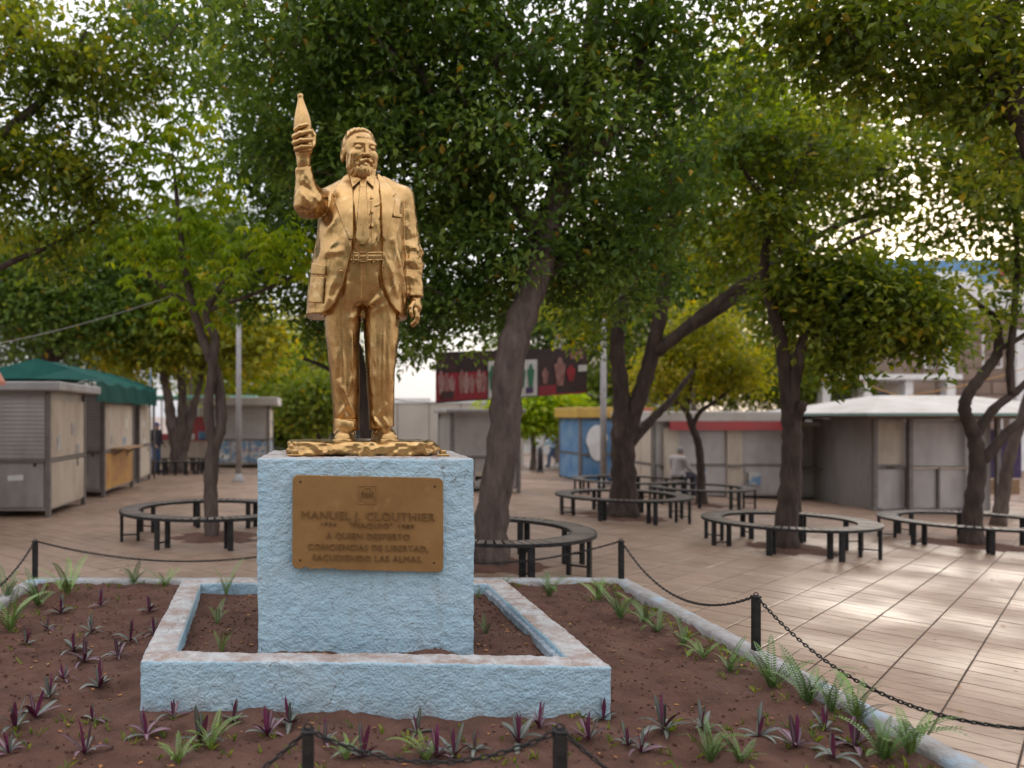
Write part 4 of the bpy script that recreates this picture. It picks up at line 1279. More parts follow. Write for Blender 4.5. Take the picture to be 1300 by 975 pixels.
tree('shade_tree', 'dark trunk showing between the legs of the statue, its crown drooping behind the jacket', [
    [(470, 600, 14.6, .16), (466, 540, 14.6, .145), (458, 480, 14.6, .14), (444, 420, 14.6, .13), (425, 340, 14.6, .11), (400, 240, 14.5, .09), (380, 130, 14.4, .06)],
    [(444, 420, 14.6, .10), (490, 340, 14.7, .08), (540, 260, 14.8, .05)],
    [(425, 340, 14.6, .08), (360, 280, 14.5, .06), (300, 220, 14.5, .04)],
    [(466, 500, 14.6, .06), (420, 470, 14.8, .045), (385, 455, 15, .03)],
    ],
    [(470, 370, 14.7, 85, 62, 52), (360, 260, 14.5, 90, 100, 60), (330, 350, 14.6, 75, 55, 34), (430, 240, 14.6, 90, 120, 66), (560, 300, 14.9, 90, 110, 60), (330, 120, 14.4, 110, 110, 66), (600, 410, 15.2, 62, 30, 12), (530, 440, 14.8, 34, 28, 8), (480, 100, 14.4, 110, 110, 60), (410, 420, 14.8, 40, 40, 16)],
    'dark', m_bark_dark, L=.13, nper=68, spread=.24, seed=5)

tree('young_tree', 'slender forked tree with bright drooping leaves inside the left ring bench', [
    [(268, 684, Yy, .115), (268, 630, Yy, .108), (271, 570, Yy, .105), (280, 540, Yy, .085), (276, 480, Yy, .08), (262, 440, Yy, .075), (245, 390, Yy, .065), (234, 340, Yy, .055), (228, 280, Yy, .04), (220, 210, Yy, .02)],
    [(271, 568, Yy, .085), (263, 520, Yy - .1, .075), (270, 470, Yy - .15, .07), (274, 430, Yy - .1, .065), (262, 395, Yy - .1, .055), (300, 340, Yy - .2, .04), (345, 300, Yy - .3, .022)],
    [(245, 390, Yy, .04), (190, 350, Yy + .2, .03), (165, 300, Yy + .3, .018)],
    [(262, 395, Yy - .1, .035), (330, 370, Yy - .1, .028), (385, 345, Yy - .1, .016)],
    ],
    [(225, 210, Yy, 62, 60, 26), (250, 290, Yy - .1, 85, 55, 30), (320, 320, Yy - .3, 55, 42, 17), (185, 310, Yy + .3, 45, 48, 15), (375, 310, Yy - .2, 32, 40, 9), (255, 370, Yy, 60, 28, 9), (240, 165, Yy, 45, 32, 11)],
    'light', m_bark, L=.16, aspect=.34, nper=54, spread=.25, density=.72, droop=.55, seed=8, fan=6, flare=1.1)

tree('forked_tree', 'dark thick trunk forking low with one long limb arching over the plaza', [
    [(790, 658, Yf, .26), (790, 600, Yf, .235), (792, 550, Yf, .225), (788, 500, Yf, .16), (784, 440, Yf, .14), (790, 390, Yf, .125), (806, 340, Yf, .10), (800, 260, Yf, .07), (780, 170, Yf, .05)],
    [(794, 560, Yf, .19), (812, 500, Yf - .1, .165), (828, 450, Yf - .1, .155), (838, 400, Yf - .2, .14), (846, 330, Yf - .2, .12), (860, 250, Yf - .2, .09), (880, 150, Yf - .3, .06)],
    [(828, 450, Yf - .1, .15), (858, 428, Yf - .3, .13), (900, 392, Yf - .5, .11), (950, 355, Yf - .8, .09), (1000, 325, Yf - 1.1, .075), (1060, 288, Yf - 1.3, .06), (1140, 262, Yf - 1.6, .04)],
    [(858, 428, Yf - .3, .10), (905, 400, Yf - .2, .085), (965, 360, Yf - .2, .07), (1010, 352, Yf - .3, .055), (1080, 360, Yf - .4, .03)],
    [(794, 570, Yf, .12), (830, 530, Yf + .4, .09), (850, 510, Yf + .6, .07), (880, 470, Yf + 1, .04)],
    ],
    [(800, 270, Yf + .6, 90, 80, 46), (890, 230, Yf + .8, 100, 80, 42), (990, 230, Yf - .4, 80, 66, 20), (1090, 220, Yf - 1.4, 90, 70, 18), (745, 400, Yf + .8, 55, 40, 16), (905, 330, Yf + 1.6, 70, 45, 18), (870, 130, Yf - .3, 110, 90, 44), (950, 300, Yf + 1.5, 60, 45, 14), (1010, 130, Yf - 1, 100, 90, 34)],
    'mid', m_bark_dark, L=.15, nper=60, spread=.27, seed=13, droop=.3)

tree('plaza_tree', 'dark slim trunk with a leafy low crown inside the ring bench on the right', [
    [(998, 698, Yr, .165), (1000, 640, Yr, .15), (1004, 580, Yr, .14), (1006, 535, Yr, .135), (998, 480, Yr, .10), (988, 425, Yr, .09), (976, 370, Yr, .08), (972, 330, Yr, .07), (985, 270, Yr, .05), (1040, 170, Yr, .03)],
    [(1006, 535, Yr, .11), (1010, 480, Yr - .1, .085), (1020, 420, Yr - .2, .07), (1030, 380, Yr - .3, .055), (1060, 320, Yr - .4, .04), (1120, 290, Yr - .5, .025)],
    [(1006, 540, Yr, .09), (1018, 518, Yr - .15, .075), (1021, 510, Yr - .18, .05)],
    [(985, 270, Yr, .04), (930, 200, Yr, .03), (900, 170, Yr, .018)],
    [(1030, 380, Yr - .3, .035), (1110, 390, Yr - .4, .025), (1170, 400, Yr - .4, .015)],
    ],
    [(1090, 400, Yr - .3, 75, 48, 48), (1150, 390, Yr - .4, 50, 52, 34), (1050, 350, Yr - .3, 60, 48, 28), (1180, 420, Yr - .4, 26, 38, 12), (1020, 200, Yr, 70, 55, 20), (930, 195, Yr, 50, 40, 12), (1000, 280, Yr - .2, 45, 40, 12), (1075, 460, Yr - .2, 34, 16, 8), (1000, 380, Yr + .5, 36, 50, 16)],
    'mid', m_bark_dark, L=.125, nper=105, spread=.23, seed=17, flare=1.2)
tree('yellowing_tree', 'sparse crown of yellow-green leaves against the bright sky above the right benches', [
    [(1008, 668, 16.5, .13), (1008, 560, 16.5, .12), (1004, 460, 16.3, .10), (1002, 360, 16.0, .09), (1000, 260, 15.5, .07), (990, 160, 15.0, .045), (985, 60, 15, .02)],
    [(1010, 360, 16, .06), (940, 210, 15.0, .045), (880, 190, 14.7, .03)],
    [(1000, 260, 15.5, .05), (1060, 190, 15.2, .04), (1110, 120, 15, .02)],
    ],
    [(940, 190, 15, 80, 60, 20), (1010, 150, 15, 80, 60, 16), (890, 210, 14.8, 40, 60, 16), (1080, 160, 15.2, 60, 60, 17), (960, 90, 15, 80, 50, 16), (1060, 270, 15.5, 60, 55, 12)],
    'light', m_bark_dark, L=.15, aspect=.5, nper=64, spread=.30, seed=19, droop=.4)

tree('bare_tree', 'thin-leaved tree with crooked dark boughs inside the rightmost ring bench', [
    [(1234, 694, Ye, .15), (1236, 640, Ye, .135), (1240, 590, Ye, .13), (1236, 550, Ye, .11), (1226, 520, Ye, .095), (1232, 498, Ye, .09), (1252, 470, Ye, .085), (1266, 445, Ye, .075), (1262, 405, Ye, .06), (1240, 385, Ye, .045), (1215, 360, Ye, .025)],
    [(1240, 590, Ye, .10), (1256, 575, Ye - .1, .09), (1278, 550, Ye - .2, .08), (1310, 525, Ye - .3, .07), (1360, 480, Ye - .4, .05), (1390, 380, Ye - .5, .03)],
    [(1237, 555, Ye, .09), (1262, 520, Ye - .1, .075), (1290, 498, Ye - .2, .06), (1320, 470, Ye - .3, .045)],
    [(1285, 500, Ye - .2, .06), (1282, 450, Ye - .2, .055), (1288, 390, Ye - .2, .05), (1292, 320, Ye - .2, .04), (1280, 220, Ye - .2, .02)],
    [(1266, 445, Ye, .05), (1300, 425, Ye - .1, .04), (1340, 390, Ye - .2, .02)],
    ],
    [(1260, 215, Ye - .2, 80, 60, 22), (1300, 300, Ye - .3, 50, 60, 16), (1190, 260, Ye, 80, 60, 18), (1290, 400, Ye - .2, 40, 40, 5), (1250, 130, Ye, 80, 60, 22), (1340, 200, Ye, 60, 110, 22), (1160, 200, Ye, 50, 60, 12)],
    'mid', m_bark_dark, L=.14, nper=72, spread=.26, seed=23)

tree('leaning_tree', 'small reddish trunk leaning right behind the rightmost ring bench', [
    [(1266, 660, 17.5, .13), (1274, 620, 17.5, .12), (1286, 570, 17.4, .11), (1305, 500, 17.3, .09), (1330, 400, 17.2, .06), (1340, 250, 17, .03)]],
    [(1340, 300, 17, 60, 90, 26), (1310, 200, 17, 60, 70, 22)], 'mid', m_bark, L=.13, nper=100, spread=.32, seed=27)

tree('thin_tree', 'small tree with yellow-green crown and thin bent trunk before the grey kiosks', [
    [(891, 643, Yt, .105), (890, 600, Yt, .095), (886, 565, Yt, .09), (878, 540, Yt, .085), (870, 520, Yt, .06), (845, 500, Yt, .045), (825, 470, Yt, .03)],
    [(879, 542, Yt, .065), (890, 522, Yt, .055), (915, 505, Yt, .045), (940, 480, Yt, .03)],
    [(872, 524, Yt, .05), (878, 490, Yt, .04), (885, 440, Yt, .03)],
    ],
    [(890, 460, Yt, 62, 36, 30), (935, 470, Yt, 36, 36, 16), (840, 480, Yt, 40, 30, 16), (900, 420, Yt, 50, 30, 17)],
    'yellow', m_bark_dark, L=.13, nper=85, spread=.30, seed=29, droop=.4)

tree('old_tree', 'many-stemmed tree rising behind the low railing beyond the left kiosks', [
    [(226, 601, Yl, .30), (224, 560, Yl, .27), (216, 520, Yl, .18), (208, 480, Yl, .14), (200, 430, Yl, .11), (190, 370, Yl, .06)],
    [(226, 585, Yl, .22), (232, 540, Yl, .19), (230, 490, Yl, .15), (228, 440, Yl, .13), (232, 380, Yl, .08)],
    [(228, 580, Yl, .20), (240, 545, Yl, .16), (250, 500, Yl, .12), (262, 455, Yl, .09), (290, 400, Yl, .05)],
    [(228, 470, Yl, .08), (215, 440, Yl, .06), (200, 400, Yl, .04)],
    ],
    [(225, 430, Yl, 65, 38, 26), (170, 445, Yl, 40, 26, 12), (300, 440, Yl, 50, 38, 18), (250, 380, Yl, 70, 36, 18), (340, 425, Yl, 32, 28, 8)],
    'yellow', m_bark, L=.24, nper=80, spread=.55, seed=31, density=1.5, flare=1.2)

tree('dark_tree', 'dense dark green tree rising behind the left market kiosks', [
    [(40, 602, 27.5, .30), (50, 520, 27.5, .26), (70, 420, 27.5, .2), (90, 330, 27.5, .12)],
    [(58, 470, 27.5, .15), (130, 400, 27.5, .1), (190, 350, 27.5, .06)],
    ],
    [(60, 400, 27.5, 85, 48, 52), (165, 390, 27, 62, 52, 42), (100, 320, 27.5, 90, 50, 46), (0, 350, 27, 70, 70, 40), (205, 330, 27, 50, 46, 26), (-70, 360, 27, 60, 70, 24)],
    'dark', m_bark_dark, L=.22, nper=110, spread=.6, seed=37)

tree('plaza_tree', 'tall loose tree beyond the left edge reaching a dark bough into view', [
    [(-150, 700, 11.6, .2), (-140, 560, 11.6, .18), (-110, 400, 11.6, .16), (-70, 250, 11.6, .13), (-20, 190, 11.6, .11), (20, 158, 11.6, .085), (60, 120, 11.7, .06), (110, 40, 11.8, .035)],
    [(-70, 250, 11.6, .09), (0, 90, 11.7, .06), (40, 20, 11.8, .04)],
    [(-110, 400, 11.6, .08), (0, 340, 12, .05), (80, 305, 12.2, .035), (140, 270, 12.3, .02)],
    ],
    [(80, 90, 11.7, 90, 70, 38), (30, 220, 11.8, 90, 60, 34), (150, 110, 13, 60, 50, 12), (110, 230, 12.2, 70, 60, 20), (-60, 120, 11.6, 90, 110, 40), (170, 60, 12, 90, 70, 26), (60, 310, 12.2, 70, 40, 14), (20, 20, 11.8, 60, 50, 12)],
    'mid', m_bark_dark, L=.125, nper=80, spread=.24, seed=41)

tree('shade_tree', 'dark bough and leafy crown hanging in from beyond the right edge', [
    [(1500, 900, 9.2, .22), (1490, 700, 9.2, .2), (1440, 500, 9.2, .18), (1370, 330, 9.2, .15), (1310, 190, 9.2, .125), (1282, 110, 9.2, .11), (1258, 50, 9.2, .10), (1225, 15, 9.2, .075), (1160, -5, 9.1, .055), (1080, -20, 9, .035)],
    [(1258, 50, 9.2, .07), (1285, 0, 9.2, .055), (1310, -60, 9.2, .04)],
    [(1160, -5, 9.1, .04), (1110, 40, 9.1, .03), (1050, 50, 9.1, .018)],
    ],
    [(1120, 60, 9.2, 130, 60, 46), (1230, 110, 9.5, 90, 70, 38), (1000, 20, 9.2, 90, 60, 24), (1300, 40, 9.2, 70, 90, 30), (1170, -40, 9.1, 150, 60, 40), (1290, 200, 9.8, 50, 50, 9)],
    'mid', m_bark_dark, L=.11, nper=74, spread=.22, seed=43)

# small trees and backdrop greenery farther off
def far_tree(name, label, x, Y, top, half, ybot, leaf, seed, n=46, dens=1.0, L=.26, r=.12, ground_y=None):
    gy_ = Y0 + (CAM_H - zg((x - X0) / F * Y, Y)) / Y * F
    cyc = (top + ybot) / 2
    tree(name, label, [[(x, gy_, Y, r), (x + 2, (gy_ + ybot) / 2, Y, r * .9), (x - 3, ybot, Y, r * .75), (x + 3, cyc, Y, r * .5), (x, top + 8, Y, r * .2)],
                       [(x - 3, ybot, Y, r * .5), (x - half * .5, cyc, Y, r * .3)], [(x - 1, ybot - 4, Y, r * .5), (x + half * .5, cyc - 5, Y, r * .3)]],
         [(x, cyc, Y, half * .8, (ybot - top) / 2 * .9, n), (x - half * .4, cyc + (ybot - top) * .15, Y, half * .55, (ybot - top) * .3, n // 2), (x + half * .4, cyc, Y, half * .55, (ybot - top) * .3, n // 2)],
         leaf, m_bark, L=L, nper=int(90 * dens), spread=.016 * Y, seed=seed, sides=7, twig_r=.02)
far_tree('street_tree', 'small round street tree seen left of the statue shoes', 404, 38, 475, 46, 540, 'mid', 51)
far_tree('street_tree', 'small low tree with pale trunk beside the lamp pole left of the statue', 362, 44, 500, 42, 556, 'mid', 52)
far_tree('street_tree', 'small spreading street tree under the hanging banner', 676, 33, 502, 62, 536, 'light', 53, 40)
far_tree('background_tree', 'pale green tree between the lamp pole and the statue legs', 395, 50, 400, 75, 520, 'yellow', 54, 60)
far_tree('background_tree', 'broad tree crown above the left-hand far kiosk', 300, 47, 390, 80, 510, 'light', 55, 60)
far_tree('background_tree', 'background tree crown right of the banner above the blue kiosk', 790, 48, 410, 90, 535, 'mid', 56, 70)
far_tree('background_tree', 'background tree behind the red striped kiosks', 930, 46, 400, 95, 530, 'mid', 57, 70)
far_tree('background_tree', 'background tree left of the pale scaffolded building', 1020, 44, 420, 60, 520, 'mid', 58, 50)
far_tree('background_tree', 'background tree crown rising behind the green awning', 150, 46, 330, 110, 520, 'far', 59, 80)
far_tree('background_tree', 'tall background tree at the far left behind the kiosks', 20, 44, 250, 120, 500, 'far', 60, 90)
far_tree('background_tree', 'tall dusky tree crown behind the young bright tree', 240, 40, 230, 100, 420, 'far', 61, 80)
far_tree('background_tree', 'dark tall crown between the thick leaning trunk and the forked tree', 735, 38, 260, 110, 490, 'dark', 62, 110)
far_tree('background_tree', 'dark tall crown behind the forked tree limbs', 880, 40, 240, 120, 470, 'dark', 63, 110)


# unseen tree mass added behind the viewpoint to block low sky and darken reflections
rs = np.random.RandomState(90)
cc = []
for k in range(15):
    cx_, cy_, cz_ = -17 + k * 2.4 + rs.uniform(-.8, .8), -6.5 - rs.uniform(0, 3.5), rs.uniform(4.2, 5.6)
    q = rs.normal(0, 1, (26, 3)); q /= np.linalg.norm(q, axis=1, keepdims=True)
    cc += [(cx_ + a * 2.0, cy_ + b * 1.8, cz_ + d * 2.4) for a, b, d in q * rs.rand(26, 1) ** .4]
V, Q, T = leaf_cloud(rs, cc, 70, .5, .34, .6, .2)
me = arr_mesh('added_treeline', V, Q, False); a = me.attributes.new('tint', 'FLOAT', 'POINT'); a.data.foreach_set('value', T)
tl = link('added_treeline', me, None, LM['dark']); tag(tl, 'unseen line of trees added behind the viewpoint to block low sky light', 'added_treeline', None, 'stuff')
# ------------------------------------------------------------------ tree pits and ring benches
m_wood = material('bench_slat', (0.085, 0.065, 0.05), rough=.55, col2=(0.15, 0.12, 0.095), scale=7, bump=.4, bscale=40, rnd=.25)
def tree_pit(b, r):
    mb = MB(); n = 22
    ring = []
    for k in range(n):
        a = 2 * math.pi * k / n; rr = r * (1.18 + .06 * math.sin(k * 2.3))
        X, Y = b.x + rr * math.cos(a), b.y + rr * math.sin(a)
        ring.append((X, Y, zg(X, Y) - .006))
    mid = [(b.x + .5 * (x - b.x), b.y + .5 * (y - b.y), b.z + .015 + .012 * math.sin(k * 1.7)) for k, (x, y, z) in enumerate(ring)]
    vs = ring + mid + [(b.x, b.y, b.z + .04)]
    fs = [(k, (k + 1) % n, n + (k + 1) % n, n + k) for k in range(n)] + [(n + k, n + (k + 1) % n, 2 * n) for k in range(n)]
    mb.add(vs, fs, True)
    return tag(mb.build('tree_pit', m_soil), kind='structure')
for X, Y, r in PITS: tree_pit(Vector((X, Y, zg(X, Y))), r)

def ring_bench(name, label, c, R, width=.31, nleg=8, nslat=72, pieces=True, seat=.45, phase=.2, group='ring benches round the plaza trees'):
    root = empty(name, c); tag(root, label, 'bench', group)
    r0 = R - width
    def band(ra, z0, z1, t):
        mb = MB(); n = 56; vs, fs = [], []
        for k in range(n):
            a = 2 * math.pi * k / n
            for r, z in ((ra - t / 2, z0), (ra + t / 2, z0), (ra + t / 2, z1), (ra - t / 2, z1)):
                vs.append((r * math.cos(a), r * math.sin(a), z))
        for k in range(n):
            j = (k + 1) % n
            for q in range(4): fs.append((k * 4 + q, j * 4 + q, j * 4 + (q + 1) % 4, k * 4 + (q + 1) % 4))
        return mb.add(vs, fs)
    band(R - .012, seat - .038, seat + .002, .024).build('outer_rim', m_black, root)
    band(r0 + .012, seat - .038, seat + .002, .024).build('inner_rim', m_black, root)
    sl = MB().box((0, 0, 0), (width - .055, 2 * math.pi * (R - width / 2) / nslat * .70, .016)).mesh('slat'); sl.materials.append(m_wood)
    rm = R - width / 2
    if pieces:
        for k in range(nslat):
            a = 2 * math.pi * (k + .5) / nslat
            o = bpy.data.objects.new('slat', sl); col.objects.link(o); o.parent = root
            o.location = (rm * math.cos(a), rm * math.sin(a), seat - .006 + .0015 * math.sin(k * 5)); o.rotation_euler = (0, 0, a)
    else:
        mb = MB()
        for k in range(nslat):
            a = 2 * math.pi * (k + .5) / nslat
            mb.box((rm * math.cos(a), rm * math.sin(a), seat - .006), (width - .055, 2 * math.pi * rm / nslat * .70, .016), a)
        mb.build('seat_slats', m_wood, root)['kind'] = 'stuff'
    for k in range(nleg):
        a = 2 * math.pi * k / nleg + phase
        for r in (R - .035, r0 + .035):
            X, Y = c.x + r * math.cos(a), c.y + r * math.sin(a)
            g = zg(X, Y) - c.z
            h = seat - .03 - g + .004
            MB().box((r * math.cos(a), r * math.sin(a), g - .004 + h / 2), (.045, .075, h), a, .006).build('leg', m_black, root)
        ra, rb_ = R - .05, r0 + .05
        rm2 = (ra + rb_) / 2
        MB().box((rm2 * math.cos(a), rm2 * math.sin(a), .10), (ra - rb_, .02, .02), a).build('stretcher', m_black, root)
        MB().box((rm2 * math.cos(a), rm2 * math.sin(a), seat - .035), (ra - rb_ + .04, .03, .03), a).build('cross_bar', m_black, root)
    return root
TB = TREE_BASE
ring_bench('ring_bench', 'black metal ring bench around the thick leaning trunk behind the pedestal', TB['main'], 1.27, phase=.15)
ring_bench('ring_bench', 'black metal ring bench around the slender forked tree on the left', TB['young'], 1.38, phase=.33)
ring_bench('ring_bench', 'black metal ring bench around the dark slim trunk, second from the right edge', TB['right'], 1.22, phase=.05)
ring_bench('ring_bench', 'black metal ring bench around the crooked tree, cut by the right edge of the picture', TB['edge'], 1.40, phase=.25)
ring_bench('ring_bench', 'ring bench around the thick forked trunk in the middle of the plaza', TB['fork'], 1.30, phase=.1, pieces=False)
ring_bench('ring_bench', 'ring bench around the small yellow-green tree before the grey kiosks', TB['thin'], 1.20, phase=.3, pieces=False)
ring_bench('ring_bench', 'far ring bench on which the man in grey sits', at(797, 629), 1.45, phase=.2, pieces=False)
ring_bench('ring_bench', 'railing-like ring bench around the many-stemmed tree beyond the left kiosks', TB['far_left'], 1.35, nleg=22, pieces=False)
for b, r in ((at(797, 629), .5), (TB['far_left'], .6)): tree_pit(b, r)

# ------------------------------------------------------------------ posts and chains round the bed
POST_H = .50
def post(X, Y, label):
    z0 = .10
    root = empty('chain_post', (X, Y, z0)); tag(root, label, 'post', 'black chain posts round the planting bed')
    h = POST_H - z0
    MB().box((0, 0, h / 2 - .02), (.052, .052, h + .04), 0, .006).build('shaft', m_black, root)
    MB().box((0, 0, h + .006), (.058, .058, .012), 0, .004).build('cap', m_black, root)
    mb = MB()
    pts = [Vector((.017 * math.cos(a), 0, h + .022 + .014 * math.sin(a))) for a in np.linspace(0, 2 * math.pi, 13)]
    mb.tube(pts, .004, 5, False); mb.build('chain_eye', m_black, root)
fy, bx = BY0 + .08, BX1 - .08
lx, by = BX0 + .08, BY1 - .08
posts = {'f0': (-1.85, fy, 'black post of the front chain, out at lower left'), 'f1': (-.03, fy, 'black post at the bottom edge below the planter, the left of two'),
         'f2': (1.045, fy, 'black post at the bottom edge below the planter, the right of two'), 'f3': (2.12, fy, 'black post of the front chain, out at lower right'),
         'c1': (bx, fy, 'black corner post where front and right chains meet'), 'r1': (bx, 5.86, 'black post alone on the right kerb, chain sagging both ways'),
         'c2': (bx, by, 'black corner post at the back right of the bed before the ring bench'), 'b1': (.25, by, 'black post on the back kerb behind the pedestal'),
         'c3': (lx, by, 'black corner post at the back left of the bed')}
VISIBLE_POSTS = ('f1', 'f2', 'r1', 'c2', 'c3')
for k in VISIBLE_POSTS: post(*posts[k])
def link_mesh():
    mb = MB(); L_, w, r = .046, .027, .0048
    pts = []
    for k in range(14):
        a = 2 * math.pi * k / 14
        pts.append(Vector((math.cos(a) * w / 2 * .8 + (L_ / 2 - w / 2) * (1 if math.cos(a) > 0 else -1), math.sin(a) * (w / 2 - r), 0)))
    pts.append(pts[0].copy())
    mb.tube(pts, r, 5, False)
    return mb
LINK = link_mesh().mesh('link'); LINK.materials.append(m_black)
LV = [v.co.copy() for v in LINK.vertices]; LF = [tuple(p.vertices) for p in LINK.polygons]
def chain(a, b, sag, label, pieces=True, pitch=.036):
    za = POST_H + .012
    A, B = Vector((a[0], a[1], za)), Vector((b[0], b[1], za))
    n = 200
    pts = [A + (B - A) * t + Vector((0, 0, -sag * 4 * t * (1 - t))) for t in np.linspace(0, 1, n)]
    cum = [0]
    for i in range(1, n): cum.append(cum[-1] + (pts[i] - pts[i - 1]).length)
    m = int(round(cum[-1] / pitch)); p = cum[-1] / m
    mid = (A + B) / 2; mid.z = za - sag
    root = empty('barrier_chain', mid); tag(root, label, 'chain', 'black chains slung between the posts')
    vs, fs = [], []
    for k in range(m):
        s = (k + .5) * p
        i = min(max(int(np.searchsorted(cum, s)), 1), n - 1)
        t = (s - cum[i - 1]) / (cum[i] - cum[i - 1] + 1e-9)
        c = pts[i - 1].lerp(pts[i], t); d = (pts[i] - pts[i - 1]).normalized()
        w = Vector((0, 0, 1)).cross(d).normalized(); u = d.cross(w)
        roll = rad(45 if k % 2 else -45) + .25 * math.sin(k * 3.3)
        y_ = w * math.cos(roll) + u * math.sin(roll); z_ = d.cross(y_)
        M4 = Matrix(((d.x, y_.x, z_.x, c.x - mid.x), (d.y, y_.y, z_.y, c.y - mid.y), (d.z, y_.z, z_.z, c.z - mid.z), (0, 0, 0, 1)))
        if pieces:
            o = bpy.data.objects.new('link', LINK); col.objects.link(o); o.parent = root; o.matrix_local = M4
        else:
            q = len(vs); vs += [tuple(M4 @ v) for v in LV]; fs += [tuple(i + q for i in f) for f in LF]
    if not pieces:
        link('links', arr_mesh('links', vs, fs), root, m_black)['kind'] = 'stuff'
    return root
Q = lambda k: posts[k][:2]
chain(Q('f0'), Q('f1'), .44, 'black chain along the bottom edge rising to the left of two front posts')
chain(Q('f1'), Q('f2'), .14, 'black chain slung between the two posts at the bottom edge')
chain(Q('f2'), Q('c1'), .52, 'black chain along the bottom edge falling away from the right of two front posts')
chain(Q('c1'), Q('r1'), .27, 'black chain sagging from the right kerb post towards the lower right corner')
chain(Q('r1'), Q('c2'), .30, 'black chain sagging along the right kerb between post and back corner')
chain(Q('c2'), Q('b1'), .24, 'black chain crossing in front of the ring bench behind the pedestal', False)
chain(Q('b1'), Q('c3'), .22, 'black chain along the back kerb left of the pedestal', False)
chain(Q('c3'), (lx, 5.86), .30, 'black chain dropping along the left kerb from the back corner post', False)

# ------------------------------------------------------------------ plants of the bed
def leaf_two_sided(name, top, stripe, under, rough=.45):
    m = bpy.data.materials.new(name); m.use_nodes = True
    nt = m.node_tree; N, L = nt.nodes, nt.links; b = N['Principled BSDF']; b.inputs['Roughness'].default_value = rough
    uv = N.new('ShaderNodeAttribute'); uv.attribute_name = 'across'
    r = N.new('ShaderNodeValToRGB'); e = r.color_ramp.elements
    e[0].position = .0; e[0].color = (*stripe, 1); e[1].position = .45; e[1].color = (*top, 1)
    L.new(uv.outputs['Fac'], r.inputs['Fac'])
    oi = N.new('ShaderNodeObjectInfo'); hs = N.new('ShaderNodeHueSaturation')
    mr = N.new('ShaderNodeMapRange'); mr.inputs[3].default_value = .7; mr.inputs[4].default_value = 1.35
    L.new(oi.outputs['Random'], mr.inputs[0]); L.new(mr.outputs[0], hs.inputs['Value']); L.new(r.outputs['Color'], hs.inputs['Color'])
    g = N.new('ShaderNodeNewGeometry'); mx = N.new('ShaderNodeMix'); mx.data_type = 'RGBA'
    L.new(g.outputs['Backfacing'], mx.inputs[0]); L.new(hs.outputs['Color'], mx.inputs[6]); mx.inputs[7].default_value = (*under, 1)
    L.new(mx.outputs[2], b.inputs['Base Color'])
    return m
m_rhoeo = leaf_two_sided('oyster_leaf', (0.075, 0.095, 0.070), (0.20, 0.17, 0.17), (0.125, 0.022, 0.060))
m_rhoeo2 = leaf_two_sided('oyster_leaf_purple', (0.085, 0.042, 0.055), (0.24, 0.14, 0.17), (0.14, 0.022, 0.070))
m_fern = leaf_two_sided('fern_leaf', (0.075, 0.150, 0.024), (0.13, 0.22, 0.05), (0.08, 0.14, 0.035))
m_fern2 = leaf_two_sided('fern_leaf_pale', (0.135, 0.23, 0.040), (0.22, 0.31, 0.07), (0.13, 0.20, 0.05))
def blade(L, W, lift, droop, fold=.35):
    """one lance-shaped leaf along +X, folded along its midrib"""
    vs, fs, ac = [], [], []
    n = 8
    for i in range(n + 1):
        t = i / n
        w = W * (math.sin(math.pi * min(t * .86 + .12, 1)) ** .8) * (1 if t < 1 else 0)
        x = L * t * (1 - .12 * t); z = L * (lift * t - droop * t * t)
        vs += [(x, -w / 2, z + fold * w / 2), (x, 0, z), (x, w / 2, z + fold * w / 2)]; ac += [1, 0, 1]
    for i in range(n):
        a = i * 3
        fs += [(a, a + 3, a + 4, a + 1), (a + 1, a + 4, a + 5, a + 2)]
    me = arr_mesh('leaf', vs, fs); at_ = me.attributes.new('across', 'FLOAT', 'POINT'); at_.data.foreach_set('value', np.array(ac, np.float32))
    return me
def frond(L, W, curve, seed):
    rs = random.Random(seed)
    vs, fs, ac = [], [], []
    n = 22
    path = []
    a = rad(78); p = Vector((0, 0, 0))
    for i in range(n + 1):
        path.append((p.copy(), a)); p = p + Vector((math.cos(a), 0, math.sin(a))) * L / n; a -= curve / n * (.4 + 1.2 * i / n)
    for i, (q, a) in enumerate(path):
        t = i / n
        d = Vector((math.cos(a), 0, math.sin(a))); nn = Vector((-math.sin(a), 0, math.cos(a)))
        if i < n:
            q2 = path[i + 1][0]; b = len(vs); r = .0022 * (1 - .7 * t)
            vs += [q + Vector((0, -r, 0)), q + Vector((0, r, 0)), q2 + Vector((0, r, 0)), q2 + Vector((0, -r, 0))]; ac += [0] * 4
            fs.append((b, b + 1, b + 2, b + 3))
        if i < 2: continue
        w = W / 2 * (math.sin(math.pi * min(.12 + t * .88, 1)) ** .65) * rs.uniform(.88, 1.08) + .004
        for s in (-1, 1):
            b = len(vs); hl = L / n * .42
            tip = q + Vector((0, s * w, 0)) + d * w * .25 + nn * (.10 * w)
            mid = q + Vector((0, s * w * .55, 0)) + d * w * .1 + nn * .08 * w
            vs += [q - d * hl * .6, mid - d * hl, tip, mid + d * hl, q + d * hl * .6]; ac += [.3, .8, 1, .8, .3]
            fs += [(b, b + 1, b + 2, b + 3)] ; fs += [(b, b + 3, b + 4, b + 4)] if False else []
    me = arr_mesh('frond', [tuple(v) for v in vs], fs); at_ = me.attributes.new('across', 'FLOAT', 'POINT'); at_.data.foreach_set('value', np.array(ac, np.float32))
    return me
RH = []
for mat_ in (m_rhoeo, m_rhoeo2):
    for L_, W_, li, dr in ((.15, .030, .9, .35), (.17, .032, .55, .45), (.12, .028, 1.6, .3), (.19, .033, .7, .75)):
        me = blade(L_, W_, li, dr); me.materials.append(mat_); RH.append(me)
FR = []
